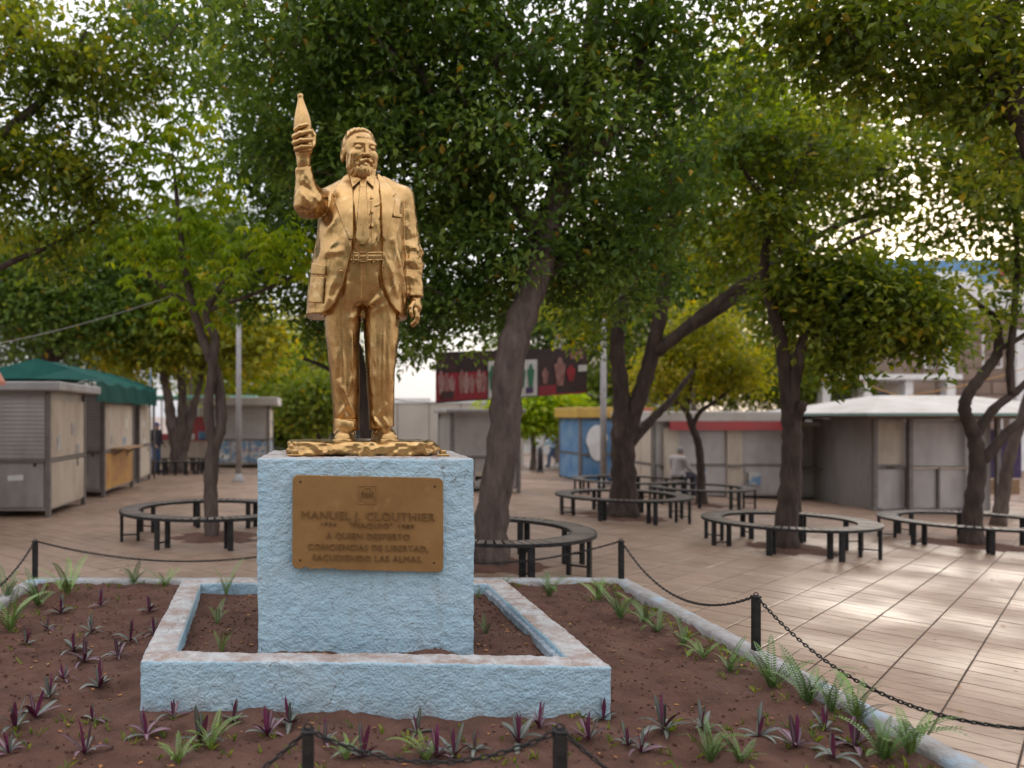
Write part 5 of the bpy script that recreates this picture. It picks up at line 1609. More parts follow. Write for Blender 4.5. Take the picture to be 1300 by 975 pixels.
for mat_ in (m_fern, m_fern2):
    for k, (L_, W_, c_) in enumerate(((.34, .058, .8), (.28, .050, 1.3), (.24, .046, .45), (.38, .055, 1.7))):
        me = frond(L_, W_, c_, k); me.materials.append(mat_); FR.append(me)
def bed_pt(x, y, lev=None):
    Y = 5.0
    for _ in range(30):
        X = (x - X0) / F * Y
        z = float(bed_z(np.float32(X), np.float32(Y))) if lev is None else lev
        Y = .5 * Y + .5 * (CAM_H - z) * F / (y - Y0)
    X = (x - X0) / F * Y
    z = float(bed_z(np.float32(X), np.float32(Y))) if lev is None else float(pz(np.float32(X), np.float32(Y)))
    return Vector((X, Y, z - .006))
ORD = ['first', 'second', 'third', 'fourth', 'fifth', 'sixth', 'seventh', 'eighth', 'ninth', 'tenth', 'eleventh', 'twelfth', 'thirteenth', 'fourteenth', 'fifteenth', 'sixteenth', 'seventeenth', 'eighteenth', 'nineteenth', 'twentieth', 'twenty-first', 'twenty-second', 'twenty-third', 'twenty-fourth']
def rhoeo(x, y, label, seed, scale=1.0, group=None):
    rs = random.Random(seed)
    root = empty('oyster_plant', bed_pt(x, y), rs.uniform(0, 6.28)); tag(root, label, 'plant', group)
    purple = rs.random() < .5
    n = rs.randint(8, 12)
    for k in range(n):
        inner = k >= n * .6
        me = RH[(4 if (purple and rs.random() < .8) else 0) + (2 if inner else rs.choice((0, 1, 3)))]
        o = bpy.data.objects.new('leaf', me); col.objects.link(o); o.parent = root
        o.rotation_euler = (rs.uniform(-.25, .25), rs.uniform(-.35, .2) - (.45 if inner else 0), k * 2.4 + rs.uniform(-.25, .25))
        s = scale * rs.uniform(.75, 1.15); o.scale = (s, s, s); o.location = (0, 0, .012)
def fern(x, y, label, seed, scale=1.0, n=None, lev=None, group=None, upright=0.0):
    rs = random.Random(seed)
    root = empty('fern', bed_pt(x, y, lev), rs.uniform(0, 6.28)); tag(root, label, 'fern', group)
    n = n or rs.randint(8, 12)
    pale = 4 if rs.random() < .35 else 0
    for k in range(n):
        me = FR[pale + rs.choice((0, 1, 2, 3) if not upright else (0, 2))]
        o = bpy.data.objects.new('frond', me); col.objects.link(o); o.parent = root
        o.rotation_euler = (rs.uniform(-.2, .2), rs.uniform(-.1, .55) * (1 - upright), k * 2.4 + rs.uniform(-.4, .4))
        s = scale * rs.uniform(.7, 1.15); o.scale = (s, s, s)
left_rows = [(128, 770), (190, 777), (77, 780), (116, 804), (165, 816), (34, 819), (94, 828), (150, 835), (107, 841), (81, 864), (126, 874), (63, 887), (45, 912), (118, 916), (20, 925), (11, 958), (108, 958), (60, 800), (196, 806)]
left_rows.sort(key=lambda p: p[1])
for k, (x, y) in enumerate(left_rows):
    rhoeo(x, y, f'{ORD[k]} purple rosette plant down the bare soil left of the planter, counted from the back', 100 + k, (.92, .74, 1.02, .62)[k % 4], 'purple rosettes in the soil left of the planter')
front_row = [(186, 935), (220, 912), (255, 945), (296, 919), (339, 935), (368, 922), (413, 945), (461, 963), (529, 932), (554, 963), (603, 954), (658, 945), (685, 926), (748, 941), (766, 914), (797, 948), (577, 962)]
front_row.sort()
for k, (x, y) in enumerate(front_row):
    rhoeo(x, y, f'{ORD[k]} purple rosette from the left along the front of the planter wall', 200 + k, (.9, .66, 1.0, .74, .84)[k % 5], 'purple rosettes along the planter front')
right_row = [(814, 957), (843, 928), (893, 928), (963, 936), (1047, 928), (1059, 965), (1010, 950), (1085, 950)]
right_row.sort()
for k, (x, y) in enumerate(right_row):
    rhoeo(x, y, f'{ORD[k]} purple rosette from the left in the soil right of the planter front', 300 + k, (.9, 1.05, .78)[k % 3], 'purple rosettes in the lower right of the bed')
kerb_ferns = [(835, 803), (868, 820), (893, 836), (926, 853), (980, 874), (1026, 894), (1088, 915), (1121, 965), (1155, 958), (1055, 905), (818, 790)]
kerb_ferns.sort(key=lambda p: p[0])
for k, (x, y) in enumerate(kerb_ferns):
    fern(x, y, f'{ORD[k]} green fern along the right kerb, counted from the back', 400 + k, (.75, .7, .75, .75, .75, 1.15, 1.1, 1.0, 1.15, 1.15, 1.05)[k], group='ferns along the right kerb')
for k, (x, y, s, lab) in enumerate([
    (698, 757, 1.0, 'upright green fern on the back edge of the bed right of the planter corner'),
    (760, 763, 1.05, 'green fern beside the back right corner post'),
    (788, 786, 1.1, 'broad arching fern just inside the back right kerb'),
    (901, 968, .78, 'bright fern with broad upright fronds at the bottom right'),
    (939, 968, .6, 'small fern at the bottom edge right of the bright broad one'),
    (541, 966, .62, 'single leafy fern before the middle of the planter front'),
    (86, 755, 1.35, 'large fern clump at the back left corner of the bed'),
    (48, 770, 1.2, 'fern clump inside the left kerb beside the corner post'),
    (170, 741, 1.1, 'fern at the back kerb left of the planter corner'),
    (210, 744, .8, 'small fern touching the back left corner of the planter'),
    (13, 803, 1.3, 'fern hanging over the left kerb at the picture edge'),
    (268, 950, .62, 'pale fern below the left part of the planter front'),
    (226, 968, .6, 'fern fronds at the bottom edge below the planter left corner'),
    (640, 744, .5, 'tiny fern at the back right corner of the planter'),
    (440, 965, .5, 'small green seedling fern by the front chain'),
    (8, 765, 1.1, 'fern on the left kerb at the far left edge')]):
    fern(x, y, lab, 500 + k, s)
for k, (x, y, s, lab, n, u) in enumerate([
    (287, 757, 1.0, 'tall upright fern inside the planter by the back wall left of the pedestal', 5, .8),
    (276, 790, .7, 'spreading fern inside the planter left of the pedestal', 6, 0),
    (281, 824, .62, 'small bright fern inside the planter near its front left corner', 5, .5),
    (617, 803, .62, 'small fern inside the planter right of the pedestal', 5, .3),
    (606, 760, .5, 'tiny fern beside the back right edge of the pedestal', 4, .3)]):
    fern(x, y, lab, 600 + k, s, n, .29, None, u)
# fallen leaves, clods and pebbles on the soil
m_litter = material('fallen_leaf', (0.36, 0.15, 0.035), rough=.7, col2=(0.22, 0.09, 0.03), scale=3, mixlo=.4, mixhi=.6, col3=(0.45, 0.28, 0.06), scale3=2.2)
def scatter(name, n, mat, size, seed, flat=True):
    rs = np.random.RandomState(seed); vs, fs = [], []
    tries = 0
    while len(fs) < n * (1 if flat else 6) and tries < n * 6:
        tries += 1
        if rs.rand() < .25: X, Y, inn = rs.uniform(-.95, 1.5), rs.uniform(4.9, 6.8), True
        else: X, Y, inn = rs.uniform(BX0 + .2, BX1 - .2), rs.uniform(BY0 + .2, BY1 - .2), False
        if not inn and -1.25 < X < 1.8 and 4.55 < Y < 7.15: continue
        if inn and -.42 < X < 1.1 and 5.1 < Y < 6.35: continue
        z = float(pz(np.float32(X), np.float32(Y))) if inn else float(bed_z(np.float32(X), np.float32(Y)))
        s = size * rs.uniform(.5, 1.4); a = rs.uniform(0, 6.28); b = len(vs)
        c, sn = math.cos(a), math.sin(a)
        if flat:
            for u, v, w in ((-.5, 0, 0), (0, -.28, .12), (.5, 0, .05), (0, .28, .16)):
                vs.append((X + s * (u * c - v * sn), Y + s * (u * sn + v * c), z + .007 + s * w * rs.uniform(.5, 1.5)))
            fs.append((b, b + 1, b + 2, b + 3))
        else:
            for dz in (-.5, .5):
                for u, v in ((-.5, -.4), (.5, -.5), (.45, .5), (-.4, .45)):
                    k = rs.uniform(.7, 1.1) * (.75 if dz > 0 else 1)
                    vs.append((X + s * k * (u * c - v * sn), Y + s * k * (u * sn + v * c), z + .004 + s * dz * .7))
            fs += [tuple(b + i for i in f) for f in ((4, 5, 6, 7), (0, 1, 5, 4), (1, 2, 6, 5), (2, 3, 7, 6), (3, 0, 4, 7), (3, 2, 1, 0))]
    return tag(link(name, arr_mesh(name, vs, fs, False), None, mat), kind='stuff')
tag(scatter('fallen_leaves', 520, m_litter, .030, 4), 'scattered orange and brown fallen leaves on the soil', 'leaf litter')
def weeds(n, seed):
    rs = np.random.RandomState(seed); vs, fs = [], []
    for k in range(n):
        m = rs.rand()
        if m < .45: X, Y = rs.uniform(BX0 + .2, BX1 - .2), rs.uniform(BY0 + .2, 4.6)
        elif m < .65: X, Y = BX1 - .2 - abs(rs.normal(0, .25)), rs.uniform(BY0, BY1 - .2)
        elif m < .8: X, Y = rs.uniform(BX0 + .2, BX1 - .2), BY1 - .22 - abs(rs.normal(0, .15))
        else: X, Y = BX0 + .2 + abs(rs.normal(0, .5)), rs.uniform(BY0 + .2, BY1 - .2)
        if -1.22 < X < 1.78 and 4.58 < Y < 7.12: continue
        z = float(bed_z(np.float32(X), np.float32(Y)))
        for q in range(rs.randint(3, 8)):
            a = rs.uniform(0, 6.28); L_ = rs.uniform(.02, .075); w = rs.uniform(.003, .009); ln = rs.uniform(.2, 1.0)
            b = len(vs); dx, dy = math.cos(a), math.sin(a)
            vs += [(X - dy * w * .4, Y + dx * w * .4, z), (X + dy * w * .4, Y - dx * w * .4, z), (X + dx * L_ * ln * .5 + dy * w, Y + dy * L_ * ln * .5 - dx * w, z + L_ * .55), (X + dx * L_ * ln, Y + dy * L_ * ln, z + L_ * .75)]
            fs.append((b, b + 1, b + 2, b + 3))
    me = arr_mesh('weeds', vs, fs, False); a_ = me.attributes.new('tint', 'FLOAT', 'POINT'); a_.data.foreach_set('value', np.repeat(rs.rand(len(fs)) * .9, 4).astype(np.float32))
    return tag(link('weeds', me, None, LM['mid']), 'tiny green weeds and seedlings sprouting from the soil', 'weeds', None, 'stuff')
weeds(520, 6)
def plaza_litter(n, seed):
    rs = np.random.RandomState(seed); vs, fs = [], []
    for k in range(n):
        if rs.rand() < .7:
            px, py, pr = PITS[rs.randint(len(PITS))]; a = rs.uniform(0, 6.28); r = pr * (.5 + abs(rs.normal(0, 1.6)))
            X, Y = px + r * math.cos(a), py + r * math.sin(a)
        else: X, Y = rs.uniform(-4, 12), rs.uniform(3.6, 16)
        if BX0 - .05 < X < BX1 + .05 and BY0 - .05 < Y < BY1 + .05: continue
        s = .05 * rs.uniform(.5, 1.3); a = rs.uniform(0, 6.28); c, sn = math.cos(a), math.sin(a); b = len(vs); z = zg(X, Y) + .008
        for u, v, w in ((-.5, 0, 0), (0, -.24, .10), (.5, 0, .03), (0, .24, .14)): vs.append((X + s * (u * c - v * sn), Y + s * (u * sn + v * c), z + s * w))
        fs.append((b, b + 1, b + 2, b + 3))
    return tag(link('fallen_leaves', arr_mesh('fallen_leaves', vs, fs, False), None, m_litter), 'dry leaves scattered over the paving near the trees', 'leaf litter', None, 'stuff')
plaza_litter(460, 8)
tag(scatter('soil_clods', 2600, m_soil, .015, 5, False), 'small clods and crumbs of brown earth over the bed', 'soil clods')
# ------------------------------------------------------------------ kiosks, stalls, poles, buildings
m_metal = material('grey_sheet', (0.42, 0.385, 0.365), rough=.38, metal=.25, col2=(0.30, 0.268, 0.25), scale=1.6, bump=.15, bscale=12, col3=(0.43, 0.395, 0.37), scale3=.9, lo3=.5, hi3=.7, stretch=(1, 1, .45))
m_cream = material('cream_sheet', (0.52, 0.44, 0.35), rough=.6, col2=(0.38, 0.30, 0.235), scale=2.2, bump=.15, bscale=12, stretch=(1, 1, .35), col3=(0.25, 0.19, 0.15), scale3=3.2, lo3=.6, hi3=.74)
m_frame = material('kiosk_frame', (0.20, 0.175, 0.16), rough=.5, metal=.2, col2=(0.14, 0.12, 0.11), scale=5)
m_roofg = material('roof_slab', (0.34, 0.32, 0.31), rough=.7, col2=(0.24, 0.22, 0.21), scale=2, bump=.2, bscale=10)
m_roofw = material('pale_roof', (0.47, 0.44, 0.41), rough=.75, col2=(0.36, 0.32, 0.28), scale=1.2, bump=.1, bscale=8)
m_greent = material('green_tarp', (0.004, 0.066, 0.050), rough=.75, spec=.15, col2=(0.003, 0.050, 0.040), scale=2.5, bump=.4, bscale=4)
m_orange = material('orange_panel', (0.50, 0.27, 0.06), rough=.5, col2=(0.36, 0.17, 0.05), scale=3, col3=(0.40, 0.10, 0.06), scale3=2.4, lo3=.55, hi3=.66)
m_redt = material('red_panel', (0.38, 0.045, 0.05), rough=.6, col2=(0.30, 0.06, 0.06), scale=2)
m_salmon = material('salmon_awning', (0.50, 0.16, 0.09), rough=.6, col2=(0.38, 0.12, 0.08), scale=2)
m_blue = material('blue_print', (0.05, 0.16, 0.33), rough=.5, col2=(0.16, 0.27, 0.38), scale=1.6)
m_white = material('white_paint', (0.68, 0.67, 0.65), rough=.6, col2=(0.56, 0.54, 0.52), scale=2)
m_yellow = material('yellow_fascia', (0.52, 0.33, 0.06), rough=.5, col2=(0.40, 0.24, 0.06), scale=5)
m_conc = material('concrete_pole', (0.34, 0.32, 0.31), rough=.9, col2=(0.26, 0.24, 0.23), scale=4, bump=.2, bscale=20)
m_tan = material('tan_wall', (0.48, 0.425, 0.37), rough=.85, col2=(0.40, 0.35, 0.30), scale=.8, bump=.15, bscale=6)
m_dark = material('dark_opening', (0.03, 0.03, 0.035), rough=.3)
m_glass = material('window_glass', (0.05, 0.06, 0.07), rough=.08, spec=.8)
m_brownst = material('brown_stone', (0.235, 0.165, 0.125), rough=.9, col2=(0.17, 0.12, 0.09), scale=.9, bump=.3, bscale=5, rnd=.12)
m_purple = material('purple_print', (0.045, 0.025, 0.10), rough=.6, col2=(0.09, 0.05, 0.14), scale=3)
m_poster = material('poster_print', (0.12, 0.22, 0.34), rough=.5, col2=(0.42, 0.40, 0.38), scale=5, mixlo=.48, mixhi=.52, col3=(0.35, 0.10, 0.10), scale3=4, lo3=.6, hi3=.63)
m_rustw = material('wood_board', (0.36, 0.22, 0.11), rough=.7, col2=(0.26, 0.15, 0.08), scale=5, stretch=(.3, 1, 1))
GK = 'market kiosks round the plaza'

def ribbed(x0, x1, z0, z1, y, mat, name, parent, pitch=.075, depth=.005):
    """roller shutter facing -Y: a run of shallow horizontal ribs"""
    vs, fs = [], []
    n = max(2, int((z1 - z0) / pitch))
    prof = []
    for k in range(n):
        za = z0 + (z1 - z0) * k / n; zb = z0 + (z1 - z0) * (k + 1) / n
        prof += [(y, za), (y - depth, za + (zb - za) * .3), (y - depth, za + (zb - za) * .75)]
    prof.append((y, z1))
    for yy, z in prof: vs += [(x0, yy, z), (x1, yy, z)]
    for k in range(len(prof) - 1): fs.append((2 * k, 2 * k + 1, 2 * k + 3, 2 * k + 2))
    mb = MB(); mb.add(vs, fs)
    return mb.build(name, mat, parent)
def kiosk(label, X0_, X1_, Ya, Yb, h, body=None, side=None, roof=None, oh=.25, roof_t=.2, clear=.12, counter=None, lower=None, door_side=True, name='kiosk', zbase=None):
    b = Vector(((X0_ + X1_) / 2, Ya, 0)); b.z = zg(X1_, Ya) if zbase is None else zbase
    root = empty(name, b); tag(root, label, 'kiosk', GK)
    x0, x1, d = X0_ - b.x, X1_ - b.x, Yb - Ya
    body, side, roof = body or m_metal, side or m_cream, roof or m_roofg
    mb = MB(); mb.box(((x0 + x1) / 2, d / 2, clear + (h - clear) / 2), (x1 - x0 - .06, d - .06, h - clear)); mb.build('body', body, root)
    for px in (x0, x1):
        for py in (0, d):
            gz = zg(b.x + px, Ya + py) - b.z
            MB().box((px - .02 * (1 if px > 0 else -1), py + .02 * (1 if py == 0 else -1), (h + gz) / 2 - .02), (.09, .09, h - gz + .04), 0, .01).build('corner_post', m_frame, root)
    ribbed(x0 + .09, x1 - .09, h * .46, h - .10, .018, body, 'shutter', root)
    MB().box(((x0 + x1) / 2, .012, h * .23 + clear / 2), (x1 - x0 - .20, .05, h * .40 - clear)).build('lower_panel', body if counter else (lower or body), root)
    MB().box(((x0 + x1) / 2, -.005, h * .445), (x1 - x0 - .12, .06, .05)).build('rail', m_frame, root)
    # side facing the plaza
    for sx, sgn in ((x1, 1), (x0, -1)):
        MB().box((sx - .014 * sgn, d / 2, h * .70), (.05, d - .2, h * .46)).build('side_panel', side, root)
        MB().box((sx - .012 * sgn, d / 2, h * .25), (.05, d - .2, h * .36)).build('side_panel', lower if (lower and sgn > 0) else side, root)
        MB().box((sx - .004 * sgn, d / 2, h * .452), (.05, d - .16, .045)).build('rail', m_frame, root)
        MB().box((sx + .012 * sgn, d * .75, h * .40), (.05, .03, .16), 0, .006).build('handle', m_frame, root)
    MB().box(((x0 + x1) / 2, d / 2, h + roof_t / 2 + .002), (x1 - x0 + 2 * oh, d + 2 * oh, roof_t), 0, .03).build('roof', roof, root)
    rk = random.Random(int(abs(X0_ * 31 + Ya * 7)))
    for sx in (x0 + .25, x1 - .25):
        MB().box((sx, -.05, h * .445 - .06), (.05, .03, .07), 0, .008).build('padlock', m_screw, root)
    for k in range(3):
        MB().box((rk.uniform(x0 + .3, x1 - .3), -.016, h * rk.uniform(.12, .36)), (rk.uniform(.12, .3), .006, rk.uniform(.1, .24)), 0, 0, 0, rk.uniform(-.06, .06)).build('sticker', rk.choice((m_poster, m_white, m_cream)), root)
        MB().box((x1 + .016, rk.uniform(d * .2, d * .8), h * rk.uniform(.5, .8)), (.006, rk.uniform(.12, .3), rk.uniform(.12, .28)), 0, 0, rk.uniform(-.06, .06)).build('sticker', rk.choice((m_poster, m_white, m_metal)), root)
    for px in np.linspace(x0, x1, 4)[1:-1]: MB().box((px, -.012, h * .25), (.03, .02, h * .36)).build('seam_strip', m_frame, root)
    if counter:
        MB().box((x1 + .17, d * .55, h * .47), (.40, d * .7, .045), 0, .01).build('counter', m_rustw, root)
        for py in (d * .3, d * .8): MB().box((x1 + .12, py, h * .43), (.26, .03, .03), 0, 0, 0, -.5).build('bracket', m_frame, root)
    return root
kiosk('weathered grey kiosk with cream side, nearest of the left row', -8.0, -4.93, 14.6, 16.85, 2.34, oh=.28, roof_t=.17)
k2 = kiosk('kiosk under the green awning with an orange lower side and shelf', -8.0, -4.93, 18.4, 21.3, 2.35, lower=m_orange, counter=True, oh=.05, roof_t=.08)
kiosk('narrow kiosk with cream side at the far end of the green awning', -7.4, -5.05, 22.6, 24.1, 2.35, oh=.1, roof_t=.1)
k0 = kiosk('kiosk at the left picture edge with a rounded salmon awning', -9.2, -5.75, 10.6, 13.2, 2.4, roof=m_roofg, oh=.1, roof_t=.1)
mb = MB()
pr_ = [(.0, .30), (.30, .27), (.52, .17), (.60, .02), (.60, -.04), (.56, -.04), (.50, .12), (.28, .22), (.0, .25)]
n_ = len(pr_); vs, fs = [], []
for yy in (-.1, 2.75):
    vs += [(1.725 + a - .1, yy, 2.42 + b) for a, b in pr_]
fs = [tuple(range(n_)), tuple(reversed(range(n_, 2 * n_)))] + [(i, i + n_, (i + 1) % n_ + n_, (i + 1) % n_) for i in range(n_)]
mb.add(vs, fs); mb.build('awning', m_salmon, k0)
# green awning stretched over the second and third kiosks
aw = empty('awning', (-6.2, 17.1, 0)); tag(aw, 'long dark green tarpaulin awning over the left kiosks', 'awning')
mb = MB(); vs, fs = [], []
ny = 14
for k in range(ny + 1):
    y = 6.5 * k / ny; s = .05 * math.sin(k * 1.9)
    hip = .46 if k == 0 else 0
    for x, z in ((-1.6, 2.66), (0, 3.12 - hip + s * .3), (.75, 2.88 - hip * .5 + s * .5), (1.42, 2.62 + s), (1.46, 2.58 + s), (1.47 + .02 * math.sin(k * 2.2), 2.16 + .02 * math.sin(k * 1.3))):
        vs.append((x, y, z))
for k in range(ny):
    for j in range(5): fs.append((k * 6 + j, k * 6 + j + 1, k * 6 + 6 + j + 1, k * 6 + 6 + j))
mb.add(vs, fs, False); tarp = mb.build('tarpaulin', m_greent, aw)
so = tarp.modifiers.new('thickness', 'SOLIDIFY'); so.thickness = .012
for y in (1.6, 4.0, 6.45):
    MB().tube([(1.44, y, 2.57), (0, y, 3.05), (-1.6, y, 2.60)], .025, 6).build('rafter', m_frame, aw)
for y in (.1, 6.4):
    MB().tube([(1.40, y, -.02), (1.40, y, 2.58)], .03, 6).build('pole', m_frame, aw) if y > 1 else None
MB().box((1.30, 6.35, 2.98), (.05, .9, .55), .2).build('small_sign', m_poster, aw)

# stalls and kiosk at the far left
kf = kiosk('far kiosk with pale roof slab and blue posters left of the pedestal', -3.95, -1.75, 30.0, 32.4, 2.35, body=m_metal, lower=m_poster, roof=m_roofw, oh=.35, roof_t=.32)
st = empty('market_stall', (-5.2, 33, zg(0, 33))); tag(st, 'market stall with pale green canopy and red cloth beyond the left tree', 'stall')
mb = MB(); mb.box((0.6, 0, 2.72), (4.4, 2.2, .16), 0, .05); mb.build('canopy', material('pale_green_canopy', (0.16, 0.36, 0.27), rough=.6), st)
for px in (-1.4, 2.6):
    for py in (-.9, .9): MB().tube([(px, py, -.02), (px, py, 2.7)], .035, 6).build('pole', m_frame, st)
MB().box((.25, -.6, 1.45), (1.0, .08, 1.0), 0, .02).build('red_cloth', m_redt, st)
MB().box((-.2, -.2, .5), (2.6, .8, 1.0), 0, .03).build('counter', m_cream, st)
MB().box((1.75, -.5, 1.7), (.35, .1, 1.0), 0, .02).build('hanging_goods', m_poster, st)
MB().box((2.2, -.55, 1.3), (.3, .1, .6), 0, .02).build('hanging_goods', m_orange, st)
for q in range(5): MB().box((-.95 + q * .5, -.5, 1.12 + .05 * (q % 2)), (.35, .4, .24 + .1 * (q % 2)), .1 * q, .03).build('goods_box', (m_redt, m_orange, m_white, m_blue, m_greent)[q], st)
# building with the ENTRADA lettering behind them
def flat_text(txt, size, mat, parent, loc, rot=(rad(90), 0, 0), name='lettering', ext=.02):
    cu = bpy.data.curves.new(name, 'FONT'); cu.body = txt; cu.size = size; cu.extrude = ext; cu.offset = size * .02; cu.align_x = 'CENTER'; cu.resolution_u = 2
    tmp = bpy.data.objects.new(name, cu); col.objects.link(tmp); bpy.context.view_layer.update()
    me = bpy.data.meshes.new_from_object(tmp.evaluated_get(bpy.context.evaluated_depsgraph_get()))
    bpy.data.objects.remove(tmp); bpy.data.curves.remove(cu)
    o = link(name, me, parent, mat); o.location = loc; o.rotation_euler = rot
    return o
def building(name, label, Xa, Xb, Y, depth, h, wall, floors, bays, win=True, zb=None, winw=.5, winh=.5, sill=True, group=None):
    zb = zg((Xa + Xb) / 2, Y) - .3 if zb is None else zb
    root = empty(name, ((Xa + Xb) / 2, Y, zb)); tag(root, label, 'building', group)
    w = Xb - Xa
    MB().box((0, depth / 2, h / 2), (w, depth, h)).build('wall', wall, root)
    MB().box((0, depth / 2 - .05, h + .16), (w + .3, depth + .3, .32)).build('cornice', m_white, root)
    if win:
        bw, fh = w / bays, (h - .6) / floors
        for f in range(floors):
            for k in range(bays):
                cx, cz = -w / 2 + bw * (k + .5), .6 + fh * (f + .5)
                fr = MB()
                W_, H_ = bw * winw, fh * winh
                for dx, dz, a, c in ((-W_ / 2, 0, .09, H_ + .18), (W_ / 2, 0, .09, H_ + .18), (0, H_ / 2 + .045, W_ - .09, .09), (0, -H_ / 2 - .045, W_ - .09, .09)):
                    fr.box((cx + dx, -.05, cz + dz), (a, .14, c))
                o = fr.build('window', m_white, root)
                MB().box((cx, -.005, cz), (W_ - .08, .03, H_)).build('pane', m_glass, o)
    return root
be = building('building', 'low pale building with yellow entrance lettering above the far left kiosk', -9, 1.5, 52, 8, 4.1, m_tan, 1, 6, zb=-.5)
flat_text('ENTRADA', .62, m_yellow, be, (.15, -.12, 3.3))
MB().box((.2, -.06, 3.45), (5, .08, .9)).build('sign_board', m_white, be)
building('building', 'pale single-storey building seen between the statue legs and the lamp pole', 1.6, 9.5, 66, 10, 3.6, m_white, 1, 5, zb=-.6)
fe = empty('fence', (2.0, 46, zg(2, 46))); tag(fe, 'low dark slatted fence left of the pedestal in the distance', 'fence')
for k in range(26): MB().box((-4.2 + k * .36, 0, .75), (.28, .05, 1.3)).build('slat', m_dark, fe)
MB().box((.3, .06, 1.2), (9.4, .05, .08)).build('rail', m_dark, fe); MB().box((.3, .06, .3), (9.4, .05, .08)).build('rail', m_dark, fe)
MB().box((.3, -.35, .1), (9.8, .3, .3), 0, .02).build('footing', m_white, fe)
# tan boundary wall in the middle distance
wl_ = empty('boundary_wall', (6.2, 38, zg(6.2, 38))); tag(wl_, 'plain tan wall with panel joints right of the statue feet', 'wall')
for k in range(5): MB().box((-3.0 + k * 1.52, 0, 1.30), (1.49, .3, 2.9), 0, .02).build('panel', m_tan, wl_)
MB().box((.04, 0, 2.80), (7.7, .4, .12), 0, .02).build('coping', m_white, wl_)
kiosk('plain grey kiosk half hidden behind the thick leaning trunk', 3.55, 5.35, 20.6, 22.6, 2.1, oh=.14, roof_t=.10, side=m_metal)
# blue kiosk with yellow fascia
kb = kiosk('blue and white printed kiosk with a yellow fascia behind the lamp pole', 9.0, 11.4, 26.8, 29, 2.25, body=m_blue, side=m_blue, lower=m_blue, roof=m_yellow, oh=.15, roof_t=.36)
kbz = kb.location.z
el = MB(); el.prism([(.52 * math.cos(a) * (1 if math.sin(a) > 0 else .8), .72 * math.sin(a)) for a in np.linspace(0, 2 * math.pi, 25)[:-1]], -.06, -.035)
o = el.build('white_print', m_white, kb); o.location = (-.62, 0, 1.40); o.scale = (.72, 1, .85)
o = MB().box((0, 0, 0), (.5, .03, 1.5)).build('white_print', m_white, kb); o.location = (.62, -.05, 1.25)
sg = empty('sign_stack', at(822, 606)); sg.location.y = 26.2; sg.location.x = (822 - 400) * .0262; sg.location.z = zg(sg.location.x, 26.2); tag(sg, 'red and yellow stacked advertising boards beside the blue kiosk', 'sign')
for k, (z, h_, mt) in enumerate(((2.30, .55, m_salmon), (1.75, .42, m_redt), (1.42, .16, m_white), (1.05, .46, m_redt), (1.08, .12, m_yellow))):
    MB().box((0, -.01 * k, z), (.85 - .02 * k, .06, h_)).build('board', mt, sg)
MB().box((-.22, -.08, 2.28), (.36, .03, .36)).build('board', m_yellow, sg)
for px in (-.38, .38): MB().tube([(px, .08, -.02), (px, .08, 2.6)], .03, 6).build('pole', m_frame, sg)
# row of shuttered kiosks under the red fascia
kr = kiosk('long shuttered kiosk row with a red fascia strip behind the small tree', 9.6, 13.5, 22.4, 25, 2.22, body=m_metal, roof=m_roofw, oh=.15, roof_t=.30, side=m_cream)
MB().box((.25, -.20, 2.11), (3.6, .06, .24)).build('fascia', m_redt, kr)
for px in (-1.45, .35, 1.95): MB().box((px, -.03, 1.05), (.42, .09, 2.0)).build('door', m_cream, kr)
MB().box((.35, -.10, .98), (.4, .06, .06)).build('shelf', m_frame, kr)
MB().box((.9, -.09, .62), (.35, .03, .35), 0, .02).build('sticker', m_poster, kr)
kr2 = kiosk('grey shuttered kiosk with counter and wooden stools beside the hipped roof kiosk', 13.9, 15.9, 23.0, 25.4, 2.2, roof=m_roofw, oh=.3, roof_t=.14, side=m_metal)
MB().box((0, -.2, .98), (1.9, .45, .05), 0, .01).build('counter', m_frame, kr2)
for px, pw_ in ((13.6 + 1.05, 0), (13.6 + 1.4, 0)):
    s_ = empty('stool', (px + .2, 22.5, zg(px, 22.5))); tag(s_, 'dark wooden stool under the kiosk counter, ' + ('nearer the slim trunk' if px < 14.9 else 'nearer the hipped kiosk'), 'stool', 'stools at the kiosk counter')
    MB().box((0, 0, .70), (.30, .30, .04), 0, .01).build('seat', m_screw, s_)
    for a in (-1, 1):
        for c_ in (-1, 1): MB().box((a * .12, c_ * .12, .34), (.035, .035, .70)).build('leg', m_screw, s_)
    MB().box((0, -.12, .25), (.24, .025, .03)).build('rung', m_screw, s_)
cr_ = empty('crate_bench', (15.35, 22.5, zg(15.3, 22.5))); tag(cr_, 'orange-brown plank bench under the grey kiosk counter', 'bench')
for z in (.55, .12): MB().box((0, 0, z), (.75, .3, .08), 0, .01).build('plank', m_rustw, cr_)
for px in (-.3, .3): MB().box((px, 0, .32), (.05, .26, .38)).build('leg', m_rustw, cr_)
# hipped kiosk on the right
g0 = at(1107, 650)
HKx, HKy = 14.35, 20.2
hk = empty('hipped_kiosk', (HKx, HKy, zg(HKx + 1, HKy))); tag(hk, 'large grey kiosk with a pale hipped roof at the right', 'kiosk', GK)
h = 2.42
gz = lambda x, y: zg(HKx + x, HKy + y) - hk.location.z
MB().box((1.65, 1.5, h / 2 - .02), (2.9, 2.7, h - .04)).build('body', m_metal, hk)
for px, py in ((0, 0), (.86, -.06), (2.45, -.06), (3.15, 0), (4.55, 0), (0, 3), (4.55, 3)):
    MB().box((px, py, (h + gz(px, py)) / 2), (.11, .11, h - gz(px, py)), 0, .012).build('post', m_frame, hk)
    MB().box((px, py, gz(px, py) + .03), (.24, .24, .06), 0, .01).build('post_foot', m_frame, hk)
MB().box((.43, .10, h * .73), (.72, .06, h * .46)).build('door_panel', m_cream, hk)
